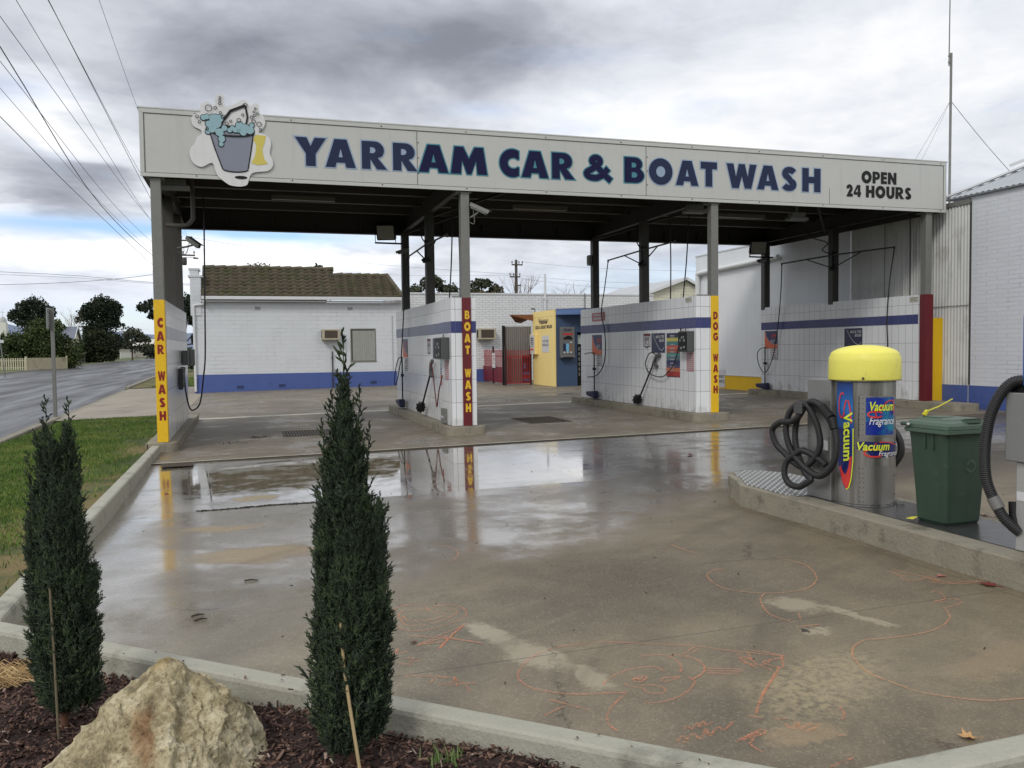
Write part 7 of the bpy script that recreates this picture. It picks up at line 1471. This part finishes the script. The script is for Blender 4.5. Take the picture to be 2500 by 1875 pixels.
def columns(seed, n_, rad, h, wid, base=.03, drop=.22, taper=.16):
    """the crown as a bundle of upright shoots of unequal height with dark gaps between them"""
    r = random.Random(seed); out = []
    for i in range(n_):
        a = i*2.4+r.uniform(-.4, .4); q = rad*(r.uniform(.2, 1.0) if i else 0.0); z1 = h*(1.0 if i == 0 else 1-taper*(q/rad)-r.uniform(.0, drop)); w = wid*r.uniform(.75, 1.2)
        fx, fy = math.cos(a)*q, math.sin(a)*q
        out.append((fx*.8, fy*.8, base+r.uniform(0, .08), fx*r.uniform(.75, 1.15), fy*.9, z1, [(0, w*.7), (.12, w*1.05), (.45, w), (.72, w*.78), (.90, w*.50), (1, w*.08)], .085 if i else .11, 1))
    return out
cypress('left young cypress with twin tips and a thin stake', (.518, -10.25, -.27), columns(3, 11, .074, 1.24, .046, .03, .12, .07)+[
    (-.045, .02, .45, -.035, 0, 1.30, [(0, .04), (.5, .032), (.8, .016), (1, .003)], .05, 1), (.045, 0, .55, .055, 0, 1.31, [(0, .04), (.5, .032), (.8, .016), (1, .003)], .05, 1),
    (.075, 0, .08, .130, 0, .42, [(0, .04), (.5, .034), (1, .006)], .06, 1), (.065, 0, .36, .134, 0, .68, [(0, .04), (.5, .036), (1, .006)], .06, 1), (-.08, .02, .2, -.11, 0, .9, [(0, .03), (.5, .026), (1, .005)], .045, 1)],
    6200, [(0, 0, -.02), (.005, 0, .5), (0, 0, 1.0), (-.01, 0, 1.20)], [((-.035, 0, 1.10), (.02, 0, 1), .40), ((-.03, 0, 1.0), (-.12, 0, 1), .34), ((.04, 0, 1.0), (.14, 0, 1), .34), ((-.06, 0, .98), (-.03, 0, 1), .36), ((.05, 0, 1.08), (.03, 0, 1), .41), ((-.08, 0, .92), (-.08, 0, 1), .34), ((.085, 0, .92), (.06, 0, 1), .32), ((.0, -.02, 1.0), (0, 0, 1), .36), ((.11, -.02, .62), (.25, 0, 1), .18), ((.11, -.02, .36), (.25, 0, 1), .18)])
cypress('right young cypress with one long bare-topped leader and a bamboo stake', (1.609, -10.96, -.255), columns(8, 12, .085, 1.22, .047)+[
    (.0, 0, .95, .0, 0, 1.50, [(0, .06), (.35, .042), (.6, .026), (.8, .014), (1, .004)], .055, 1),
    (-.03, 0, .85, -.075, 0, 1.22, [(0, .032), (.4, .026), (.7, .014), (1, .002)], .03, 1), (.03, 0, .9, .045, 0, 1.30, [(0, .032), (.4, .024), (.7, .012), (1, .003)], .03, 1),
    (.085, -.02, .08, .125, -.02, 1.0, [(0, .034), (.4, .042), (.7, .032), (.9, .010), (1, .002)], .14, 1), (-.07, 0, .08, -.10, 0, .98, [(0, .03), (.5, .030), (1, .006)], .08, 1), (-.05, -.05, .05, -.09, -.04, .62, [(0, .04), (.5, .038), (1, .008)], .08, 1)],
    6400, [(0, 0, -.02), (.0, 0, .6), (0, 0, 1.2), (0, 0, 1.5)], [((0, 0, 1.10), (.0, 0, 1), .65), ((.01, .01, .95), (.02, .02, 1), .50), ((-.015, 0, .98), (-.04, 0, 1), .44), ((.02, -.01, 1.0), (.09, 0, 1), .36), ((-.02, .01, 1.1), (-.10, 0, 1), .30), ((-.07, 0, 1.02), (-.05, 0, 1), .38), ((-.035, 0, 1.05), (-.03, 0, 1), .46), ((.04, 0, 1.08), (.05, 0, 1), .45), ((.075, 0, 1.0), (.06, 0, 1), .38), ((.125, -.02, .82), (.02, 0, 1), .28), ((-.095, 0, .82), (-.03, 0, 1), .34)])
BAM = mat('bamboo_stake', S(168, 148, 108), .6, var=.15, vs=12)
for lab, pts in (('bamboo stake leaning in front of the right cypress', [(1.625, -11.17, -.27), (1.60, -11.12, -.06), (1.578, -11.06, .14), (1.572, -11.03, .30)]), ('thin bamboo stake tied to the left cypress', [(.515, -10.35, -.27), (.508, -10.345, .1), (.500, -10.335, .34)])):
    mb = MB(); mb.tube(pts, .0062 if 'bamboo stake leaning' in lab else .005, 8); tag(mb.build('plant_stake', BAM if 'leaning' in lab else mat('grey_stake', S(108, 98, 78), .7), None, org=pts[0]), lab, 'stake')

# ------------------------------------------------------------------ trees, hedges and houses far along the street
rx = lambda x, y: x-.031*max(y, 0)
LQ = (np.array([(-.5, 0, 0), (.5, 0, 0), (.42, .12, .75), (0, .05, 1.0), (-.42, -.1, .7)]), np.array([(0, 1, 2, 3, 4)]))
BARK = mat('grey_bark', S(92, 80, 68), .9, var=.25, vs=3)
def tree(name, label, base, clumps, leaf, m, n_, trunk_r, cat='tree', group=None, upw=.3):
    """clumps: ellipsoids (dx, dy, dz, rx, ry, rz); leaves gather near the skins of small sub-clumps"""
    root = empty(name, base, label, cat, group); b0 = np.array(base); vol = np.array([c[3]*c[4]*c[5] for c in clumps])**.67; cnt = (n_*vol/vol.sum()).astype(int); P, D = [], []
    for c, k in zip(clumps, cnt):
        sub = max(14, int(44*(c[3]*c[5])**.4)); d = rng.normal(0, 1, (sub, 3)); d /= np.linalg.norm(d, axis=1)[:, None]; d[:, 2] = d[:, 2] if cat == 'bush' else np.abs(d[:, 2])*.9-.25*(rng.uniform(0, 1, sub) < .5)
        cen = np.array(c[:3])+d*np.array(c[3:])*rng.uniform(.50, .92, sub)[:, None]; sr = np.array(c[3:])*rng.uniform(.12, .34, sub)[:, None]
        w = rng.integers(0, sub, k); e = rng.normal(0, 1, (k, 3)); e /= np.linalg.norm(e, axis=1)[:, None]
        P.append(cen[w]+e*sr[w]*(rng.uniform(.25, 1, k)**.5)[:, None]); D.append(e+rng.normal(0, .5, (k, 3))+np.array((0, 0, upw)))
    P, D = np.concatenate(P)+b0, np.concatenate(D); ok = P[:, 2] > b0[2]+.05; P, D = P[ok], D[ok]
    V, F = scatter([LQ], P, D, leaf*rng.uniform(.6, 1.4, len(P))); fast_mesh('crown', V, F, m, root)
    if trunk_r:
        mb = MB()
        top = Vector(clumps[0][:3]); mb.tube([Vector(base)+Vector((0, 0, -.2)), Vector(base)+Vector((top.x*.3, top.y*.3, top.z*.5)), Vector(base)+top], [trunk_r, trunk_r*.75, trunk_r*.3], 8)
        for c in clumps[:6]:
            for s_ in (-1, 1): mb.tube([Vector(base)+Vector((top.x*.3, top.y*.3, top.z*.5)), Vector(base)+Vector(c[:3])*.9, Vector(base)+Vector((c[0]+s_*c[3]*.55, c[1], c[2]+c[5]*.5))], [trunk_r*.4, trunk_r*.22, trunk_r*.06], 5)
        mb.build('trunk', BARK, root)
    return root
DKG = leaf_mat('dark_evergreen_leaf', S(24, 32, 26), S(38, 48, 36), S(62, 72, 52), .7, scale=.5); MDG = leaf_mat('mid_green_leaf', S(40, 52, 28), S(60, 74, 40), S(92, 102, 58), .7, scale=.5); GUM = leaf_mat('gum_leaf', S(40, 46, 40), S(66, 72, 58), S(104, 106, 84), .7, scale=.4)
tree('hedge_bush', 'wide mid green bush behind the picket fence across the street', (-18.9, 84.5, -.3), [(0, 0, 2.6, 2.9, 2.4, 2.5), (-2.3, 0, 2.2, 1.8, 2, 1.9), (2.0, 0, 1.7, 1.6, 2, 1.9), (.3, 0, 3.5, 2.2, 2, 1.9), (-3.5, .5, 1.8, 1.3, 1.5, 1.9), (0, 0, 1.0, 3.4, 2, 1.2), (-2.2, -.6, .8, 2.0, 1.5, 1.0), (2.0, -.6, .8, 1.7, 1.5, 1.0)], .15, MDG, 26000, 0, 'bush')
tree('dark_tree', 'dark round evergreen tree rising behind the wide green bush', (-25.6, 111, -.3), [(0, 0, 7.2, 2.0, 2.0, 2.1), (-1.5, 0, 6.3, 1.4, 1.5, 1.7), (1.6, 0, 6.6, 1.2, 1.3, 1.6), (.2, 0, 5.4, 2.5, 2, 1.5)], .18, DKG, 10500, .25, group='street trees across the road')
tree('dark_tree', 'tall dense dark tree standing right of the gabled house across the road', (-22.8, 146.5, -.3), [(0, 0, 9.0, 2.7, 2.5, 2.7), (-2.0, 0, 7.6, 1.8, 2, 2.4), (2.1, 0, 8.4, 1.6, 2, 2.7), (1.0, 0, 6.2, 2.8, 2.2, 2.4), (-1.0, 0, 5.0, 2.4, 2.2, 2.2), (1.4, 0, 3.2, 2.3, 2.2, 2.6)], .22, DKG, 19000, .35, group='street trees across the road')
tree('hedge_bush', 'dark spreading bush in front of the tall dense dark tree', (-23.2, 141.5, -.3), [(0, 0, 2.6, 3.2, 2.5, 2.5), (-2.2, 0, 1.9, 1.9, 2, 2.0), (2.4, 0, 2.3, 1.7, 2, 2.2), (.5, 0, 3.6, 2.0, 2, 1.8), (0, -.5, .9, 3.2, 1.6, 1.1)], .22, leaf_mat('deep_bush_leaf', S(26, 34, 22), S(42, 50, 32), S(66, 70, 44), .7, scale=.4), 20000, 0, 'bush')
tree('loose_tree', 'pale loose tree to the right of the tall dense dark tree', (-20.5, 168, -.3), [(0, 0, 4.6, 2.2, 2, 2.2), (2.0, 0, 3.8, 1.8, 1.6, 1.4), (-1.6, 0, 2.8, 2.2, 2, 1.8), (2.2, 0, 2.0, 2.6, 2, 1.4)], .24, GUM, 5000, .18, group='street trees across the road')
tree('hedge_bush', 'low dark bushes far down the street beside the pale shed', (-20.0, 205, -.3), [(0, 0, 1.8, 2.6, 2, 1.9), (3.0, 0, 2.0, 2.4, 2, 2.2), (5.6, 0, 1.4, 2.0, 2, 1.6)], .4, DKG, 2200, 0, 'bush')
tree('dark_tree', 'leafy dark tree behind the street side post', (-3.9, 63, -.3), [(0, 0, 4.3, 1.9, 1.8, 1.6), (-2.2, 0, 5.2, 1.25, 1.2, 1.0), (-2.0, 0, 4.5, .9, .9, .7), (1.6, 0, 4.2, 1.3, 1.4, 2.0), (2.0, 0, 2.6, 1.3, 1.4, 1.6), (.6, 0, 5.8, 1.4, 1.2, .8)], .14, DKG, 11000, .16, group='street trees across the road')
tree('hedge_bush', 'dark shrub below the leafy dark tree behind the first post', (-1.7, 58, -.3), [(0, 0, 1.4, 1.3, 1.2, 1.3), (-1.6, 0, 1.0, 1.0, 1, .9)], .17, DKG, 2200, 0, 'bush')
tree('gum_tree', 'spreading gum tree behind the brick building left of the boat wash post', (19.3, 70, -.2), [(-.2, 0, 7.9, 1.5, 1.4, 1.1), (-1.7, 0, 7.2, 1.0, 1.0, .8), (1.7, 0, 7.3, 1.2, 1.1, .9), (.8, 0, 6.4, 1.9, 1.4, .8), (-1.2, 0, 6.3, 1.4, 1.2, .8)], .14, GUM, 8500, .28, group='gum trees behind the brick building')
tree('gum_tree', 'spreading gum tree behind the brick building right of the boat wash post', (24.8, 70, -.2), [(-.3, 0, 7.9, 1.2, 1.2, .95), (1.2, 0, 7.3, .9, .9, .8), (-1.0, 0, 6.9, 1.1, 1.1, .8), (.6, 0, 6.4, 1.3, 1.2, .6)], .14, GUM, 6000, .25, group='gum trees behind the brick building')
tree('garden_tree', 'low dark olive tree filling the gap between the gum trees', (22.3, 66, -.2), [(0, 0, 6.0, 1.5, 1.2, 1.0), (1.4, 0, 6.2, 1.0, 1.0, .9), (-1.4, 0, 5.9, 1.0, 1, .8)], .20, leaf_mat('olive_leaf', S(54, 48, 26), S(78, 68, 36), S(108, 92, 52), .7, scale=.4), 2600, .2)
tree('sparse_tree', 'sparse leafy treetop showing over the tiled roof ridge', (2.1, 50, -.2), [(-.5, 0, 7.3, .6, .6, .6), (.3, 0, 7.3, .7, .6, .65), (.8, 0, 6.9, .6, .6, .5), (-.9, 0, 7.0, .35, .4, .5)], .11, GUM, 900, .12)
tree('sparse_tree', 'small dark treetop over the lower end of the tiled roof', (6.4, 50, -.2), [(0, 0, 7.4, .42, .4, .42), (-.3, 0, 7.0, .4, .4, .4), (.3, 0, 7.0, .4, .4, .4)], .12, DKG, 700, .10)
def bare_tree(label, base, h, spread, seed):
    r = random.Random(seed); root = empty('bare_tree', base, label, 'tree', 'leafless trees behind the brick building'); tr, tw = MB(), MB()
    def grow(p, d, l, rad, lev):
        q = p+d*l; (tr if lev < 2 else tw).tube([p, p.lerp(q, .5)+Vector((r.gauss(0, .03), r.gauss(0, .03), 0))*l, q], [rad, rad*.85, rad*.6], 4, False)
        if lev < 5:
            for _ in range(2 if lev > 2 else 3): grow(q, (d+Vector((r.gauss(0, .42), r.gauss(0, .42), r.uniform(-.05, .35)))*spread).normalized(), l*r.uniform(.62, .85), rad*.62, lev+1)
    grow(Vector(base), Vector((0, 0, 1)), h*.34, .10, 0); tr.build('trunk', BARK, root); tw.build('twigs', mat('twig_brown', S(110, 86, 72), .9), root)
bare_tree('leafless tree behind the brick building left of its vent pipe', (25.6, 58, -.2), 7.3, .9, 4); bare_tree('leafless tree behind the brick building right of its vent pipe', (29.5, 60, -.2), 7.6, 1.0, 9); bare_tree('leafless reddish tree above the gabled house across the road', (-24.3, 130, -.3), 7.2, 1.2, 5)
# fences
def pickets(name, label, a, b_, h, n_, m, w=.09, solid=False):
    r_ = empty(name, (*a, -.3), label, 'fence'); a, b_ = Vector(a), Vector(b_); d = (b_-a).normalized(); mb = MB()
    for i in range(n_):
        p = a.lerp(b_, (i+.5)/n_)
        mb.bar((*p, -.30), (*p, h-.3), w if not solid else (b_-a).length/n_*.985, .03, (-d.y, d.x, 0))
    mb.build('pickets', m, r_); mb = MB()
    for z in (.25, h-.25): mb.bar((*(a+Vector((d.y, -d.x))*-.05), z-.3), (*(b_+Vector((d.y, -d.x))*-.05), z-.3), .04, .08)
    mb.build('rail', m, r_); mb = MB()
    for p in (a, b_): mb.bar((*p, -.3), (*p, h-.15), .14, .14)
    mb.build('post', m, r_)
CRM = mat('weathered_cream_paint', S(186, 180, 154), .7, var=.2, vs=2); DKF = mat('grey_paling', S(84, 80, 76), .85, var=.2, vs=1.5)
pickets('picket_fence', 'cream picket fence with open gaps at the left edge across the street', (-23.5, 77.9), (-19.0, 76.9), 1.15, 22, CRM, .11)
pickets('board_fence', 'solid cream board fence running on from the open picket fence', (-18.95, 76.95), (-16.15, 80.5), 1.15, 14, mat('dirty_cream_board', S(172, 164, 138), .7, var=.2, col2=S(96, 88, 62), c2s=.9, c2lo=.56, c2hi=.66, c2amt=.6), solid=True)
pickets('paling_fence', 'dark grey paling gate beside the gabled house', (-22.0, 118), (-24.6, 143), 1.6, 60, DKF, solid=True)
pickets('picket_fence', 'small white picket fence far down the street past the dark bush', (-29.5, 220), (-30.5, 262), 1.5, 40, plain('fence_white', S(206, 206, 198), .6), .5)
# gabled house across the road
gh = empty('cream_house', (-21, 110, -.3), 'small cream house with a grey gable roof behind the wide green bush', 'house'); GHY = 110
mb = MB(); mb.add([(-26, GHY, -.3), (-20.75, GHY, -.3), (-20.75, GHY, 3.2), (-26, GHY, 3.2), (-26, GHY+4.4, -.3), (-20.75, GHY+4.4, -.3), (-20.75, GHY+4.4, 3.2), (-26, GHY+4.4, 3.2), (-20.75, GHY+2.2, 4.75)], [(0, 1, 2, 3), (1, 5, 6, 2), (2, 6, 8), (4, 7, 6, 5), (0, 3, 7, 4)]); mb.build('wall', mat('cream_render', S(206, 198, 172), .7, var=.08), gh)
mb = MB(); mb.add([(-26, GHY-.4, 3.1), (-20.5, GHY-.4, 3.1), (-20.5, GHY+2.2, 4.85), (-26, GHY+2.2, 4.85), (-26, GHY+4.8, 3.1), (-20.5, GHY+4.8, 3.1)], [(0, 1, 2, 3), (3, 2, 5, 4)]); mb.build('roof', mat('blue_grey_iron', S(112, 118, 130), .6, var=.1), gh)
mb = MB(); mb.bar((-20.45, GHY-.4, 3.08), (-20.45, GHY+2.2, 4.85), .06, .2); mb.bar((-20.45, GHY+4.8, 3.08), (-20.45, GHY+2.2, 4.85), .06, .2); mb.build('bargeboard', GUT, gh)
mb = MB(); mb.box(-23, -20.95, GHY-.05, GHY-.01, .2, 1.9); mb.build('window', plain('shade_glass', S(46, 42, 40), .3), gh)
# white church turret, pale shed
ch = empty('church_turret', (-38.5, 150, 0), 'tiny white turret with a dome and cross at the far left edge', 'turret')
mb = MB(); mb.box(-39.1, -37.9, 149, 150.5, -.3, 6.6); mb.build('tower', plain('turret_white', S(214, 214, 206)), ch); mb = MB(); mb.lathe([(.62, 0), (.6, .3), (.45, .75), (.2, 1.0), (.03, 1.1), (.02, 2.3)], (-38.5, 149.7, 6.6), 12); mb.box(-38.8, -38.2, 149.68, 149.72, 8.35, 8.42); mb.build('dome', plain('dome_grey', S(170, 172, 170)), ch)
sh = empty('shed', (-22, 255, 0), 'long low shed with a pale roof at the end of the street', 'shed'); mb = MB(); mb.box(-38, -19, 255, 275, -.3, 3.4); mb.build('wall', plain('shed_wall', S(150, 146, 136)), sh); mb = MB(); mb.add([(-39, 254, 3.2), (-18.5, 254, 3.2), (-18.5, 265, 5.2), (-39, 265, 5.2), (-39, 276, 3.2), (-18.5, 276, 3.2)], [(0, 1, 2, 3), (3, 2, 5, 4)]); mb.build('roof', plain('shed_roof', S(206, 202, 188)), sh)
# car glimpsed beside the first post
cr_ = empty('parked_car', (-12.6, 140, -.33), 'dark car half hidden behind the first yellow post far down the road', 'car'); mb = MB(); mb.add([(-13.5, 140, .1), (-11.7, 140, .1), (-11.7, 144.3, .1), (-13.5, 144.3, .1), (-13.5, 140, .75), (-11.7, 140, .75), (-11.7, 144.3, .65), (-13.5, 144.3, .65)], [(0, 3, 2, 1), (4, 5, 6, 7), (0, 1, 5, 4), (1, 2, 6, 5), (2, 3, 7, 6), (3, 0, 4, 7)]); mb.add([(-13.4, 140.3, .75), (-11.8, 140.3, .75), (-11.8, 143, .70), (-13.4, 143, .70), (-13.2, 140.9, 1.25), (-12.0, 140.9, 1.25), (-12.0, 142.2, 1.25), (-13.2, 142.2, 1.25)], [(4, 5, 6, 7), (0, 1, 5, 4), (1, 2, 6, 5), (2, 3, 7, 6), (3, 0, 4, 7)]); mb.build('body', plain('dark_car_paint', S(40, 42, 50), .3), cr_, bevel=.06)
for x in (-13.35, -11.85):
    for y in (140.9, 143.4): mb = MB(); mb.tube([(x-.1, y, 0), (x+.1, y, 0)], .32, 14); mb.build('wheel', RUBBER, cr_)
mb = MB(); mb.box(-13.3, -11.9, 139.985, 139.998, .45, .6); mb.build('headlight', plain('lamp_glass', S(200)), cr_)
# hills
mb = MB(); k = 120; vs = []
for i in range(k+1):
    x = -3000+7000*i/k; h = 62+26*math.sin(i*.21)+14*math.sin(i*.53+1)+7*math.sin(i*1.3); vs += [(x, 2600, -2), (x, 2800, h), (x, 3300, -2)]
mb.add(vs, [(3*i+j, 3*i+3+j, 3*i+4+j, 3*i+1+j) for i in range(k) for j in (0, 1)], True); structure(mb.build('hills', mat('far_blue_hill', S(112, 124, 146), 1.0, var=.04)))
mb = MB(); mb.add([(-700, 420, -.33), (900, 420, -.33), (900, 421, 2.6), (-700, 421, 2.6)], [(0, 1, 2, 3)])
def far_wood():
    k = 9000; x = rng.uniform(-260, 420, k); y = rng.uniform(430, 520, k); hmax = 5.5+2.6*np.sin(x*.043)+1.8*np.sin(x*.13+1)+1.2*np.sin(x*.31); z = rng.uniform(-.3, 1, k)*hmax; ok = z > -.3; P = np.c_[x, y, z][ok]
    V, F = scatter([LQ], P, rng.normal(0, 1, (len(P), 3))+np.array((0, 0, .4)), rng.uniform(1.2, 3.0, len(P))); return tag(fast_mesh('far_trees', V, F, leaf_mat('far_leaf', S(46, 56, 50), S(64, 74, 62), S(88, 96, 80), .9, scale=.1)), 'distant line of trees on the flat horizon', 'trees', kind='stuff')
far_wood()

# ------------------------------------------------------------------ poles, wires, signs by the street
def sign_post():
    r_ = empty('sign_post', (-3.32, 9.3, -.3), 'grey square sign post by the street with its sign seen edge-on', 'sign post'); mb = MB(); mb.box(-3.36, -3.28, 9.26, 9.34, -.34, 2.38); mb.build('post', GALV, r_, bevel=.006)
    mb = MB(); mb.box(-3.39, -3.372, 9.0, 9.6, 1.88, 2.40); mb.box(-3.372, -3.361, 9.1, 9.5, 1.95, 2.0); mb.box(-3.372, -3.361, 9.1, 9.5, 2.3, 2.35); mb.build('sign_plate', mat('aged_plate', S(150, 152, 150), .5, .3), r_); return r_
sign_post()
r_ = empty('street_sign', (-15.0, 53, -.3), 'thin leaning street sign post at the far left edge', 'street sign'); mb = MB(); mb.tube([(-15.0, 53, -.35), (-15.35, 53, 3.6)], .04, 8); mb.build('post', GALV, r_); mb = MB(); mb.box(-16.0, -15.0, 52.95, 52.98, 2.05, 2.25); mb.build('sign_plate', SIGNB, r_)
def pole(label, x, y, h, arms, r=.15):
    r_ = empty('power_pole', (x, y, -.3), label, 'power pole', 'timber power poles'); W_ = mat('pole_timber', S(78, 72, 66), .85, var=.2); mb = MB(); mb.tube([(x, y, -.5), (x, y, h)], [r, r*.72], 10); mb.build('shaft', W_, r_)
    for (z, x0, x1) in arms:
        mb = MB(); mb.bar((x0, y-.16, z), (x1, y-.16, z), .09, .12); ca = mb.build('crossarm', W_, r_); mb = MB()
        for t in (0.03, .36, .66, .97): xx = x0+(x1-x0)*t; mb.lathe([(.03, 0), (.03, .1), (.07, .12), (.05, .2), (.07, .22), (.03, .30)], (xx, y-.16, z+.06), 8)
        mb.build('insulator', plain('insulator_grey', S(120, 122, 126), .3), ca)
    return r_
p1 = pole('timber power pole behind the first post with crossarms over the tiled house', -4.0, 60, 10.9, [(10.35, -5.3, -2.75), (9.15, -5.3, -2.6)])
mb = MB(); mb.lathe([(.16, 0), (.2, .1), (.2, .55), (.16, .62)], (-3.45, 60, 8.35), 10); mb.build('transformer', STEEL_DARK, p1); mb = MB(); mb.bar((-4, 60, 8.95), (-2.55, 59.8, 9.0), .04, .04); mb.box(-2.75, -2.35, 59.7, 59.95, 8.85, 8.97); mb.build('street_lamp', GALV, p1)
p2 = pole('timber power pole with two crossarms rising behind the brick building', 25.07, 60, 9.35, [(8.88, 24.6, 25.65), (7.78, 24.4, 25.4)], .17)
mb = MB(); mb.box(25.2, 25.5, 59.85, 60, 6.95, 7.05); mb.build('bracket', STEEL_DARK, p2)
WIRE = plain('black_wire', S(46, 46, 50), .5)
def wire(label, pts, r=.011, group='overhead power lines'):
    r *= .8; mb = MB(); P_ = bez(pts, 6); mb.tube(P_, r, 6); tag(mb.build('power_line', WIRE, None, org=pts[0]), label, 'power line', group)
def ext(a, b_, t): return tuple(Vector(a)+(Vector(b_)-Vector(a))*t)
# each wire runs along the street from over the garden to the pole behind the first post
WIRES = [('power line passing closest above the corner of the canopy fascia', (-3.3, 18.36, 13.43), (-3.3, 28.69, 12.57), (-3.2, 60, 10.75), .010),
         ('thick power line second nearest the canopy fascia', (-3.3, 10.07, 10.2), (-3.3, 33.66, 9.21), (-3.4, 60, 9.6), .014), ('power line that splits from the thick one towards the canopy', (-3.32, 10.05, 10.22), (-3.3, 29.04, 9.68), (-3.0, 60, 10.4), .010),
         ('power line third from the canopy crossing the bright cloud', (-3.3, 6.77, 8.91), (-3.3, 28.32, 8.1), (-3.3, 60, 9.1), .010), ('power line fourth from the canopy', (-3.3, 5.42, 8.06), (-3.3, 27.54, 7.97), (-2.9, 60, 9.15), .010),
         ('twisted thick service cable sloping steeply at the left', (-3.3, 5.33, 7.43), (-3.3, 17.1, 6.24), (-3.6, 60, 7.3), .016), ('thin power line crossing the twisted cable', (-3.35, 5.3, 7.2), (-3.35, 20.51, 6.81), (-3.7, 60, 8.5), .009),
         ('faint power line below the twisted cable crossing', (-3.35, 5.23, 6.64), (-3.35, 17.89, 6.37), (-3.9, 60, 8.0), .007), ('lowest power line at the left edge of the sky', (-3.35, 5.15, 6.05), (-3.35, 15.05, 5.91), (-3.7, 60, 6.7), .011)]
for lab, a, b_, e, r in WIRES:
    wire(lab, [ext(a, b_, -2.0), ext(a, b_, -1.0), a, b_, tuple((Vector(b_)*.5+Vector(e)*.5)-Vector((0, 0, .25))), e], r)
wire('service wire rising from the left edge to the pole behind the first post', [(-40, 42, 5.6), (-28, 41, 5.15), (-12, 40, 5.17), (-4, 40.5, 5.9), (-3.9, 60, 8.6)], .016); wire('upper service wire falling from the left edge over the street', [(-40, 42, 6.6), (-12, 40, 5.9), (-4, 40, 5.40), (4, 41, 5.2)], .014); wire('lower service wire running beside the upper one over the street', [(-40, 42, 6.35), (-12, 40, 5.75), (-4, 40, 5.33), (4, 41, 5.1)], .010)
wire('wire running right from the pole over the tiled roof, uppermost of two', [(-2.75, 60, 10.6), (10, 60, 8.9), (25.0, 60, 8.0)], .012); wire('wire running right from the pole over the tiled roof, lower of two', [(-2.6, 60, 9.4), (10, 60, 7.9), (24.5, 60, 7.9)], .010)
for z0, z1, lab in ((9.15, 8.6, 'top wire running right from the pole behind the brick building'), (7.9, 7.3, 'middle wire running right from the pole behind the brick building'), (7.6, 6.6, 'lowest wire running right from the pole behind the brick building')): wire(lab, [(25.5, 59.8, z0), (33, 60, (z0+z1)/2-.15), (45, 60, z1)], .011)
an = empty('antenna_mast', (21.22, 6, 4.1), 'tall thin radio antenna mast with guy wires above the warehouse', 'antenna')
mb = MB(); mb.tube([(21.22, 6, 4.0), (21.24, 6, 9.78)], .035, 8); mb.tube([(21.16, 6, 9.4), (21.2, 6, 14.5)], [.018, .012], 6); mb.box(21.14, 21.27, 5.98, 6.02, 9.66, 9.71); mb.box(21.14, 21.27, 5.98, 6.02, 9.48, 9.53); mb.build('mast', GALV, an)
mb = MB()
for e in ((23.7, 6, 6.3), (20.0, 6, 6.3), (20.6, 8, 5.5)): mb.tube(bez([(21.23, 6, 8.4), tuple(Vector((21.23, 6, 8.4)).lerp(Vector(e), .5)-Vector((0, 0, .05))), e], 4), .010 if e[0] > 23 else .005, 5)
mb.build('guy_wire', plain('guy_grey', S(150, 150, 152), .5), an)
bpy.context.view_layer.update()
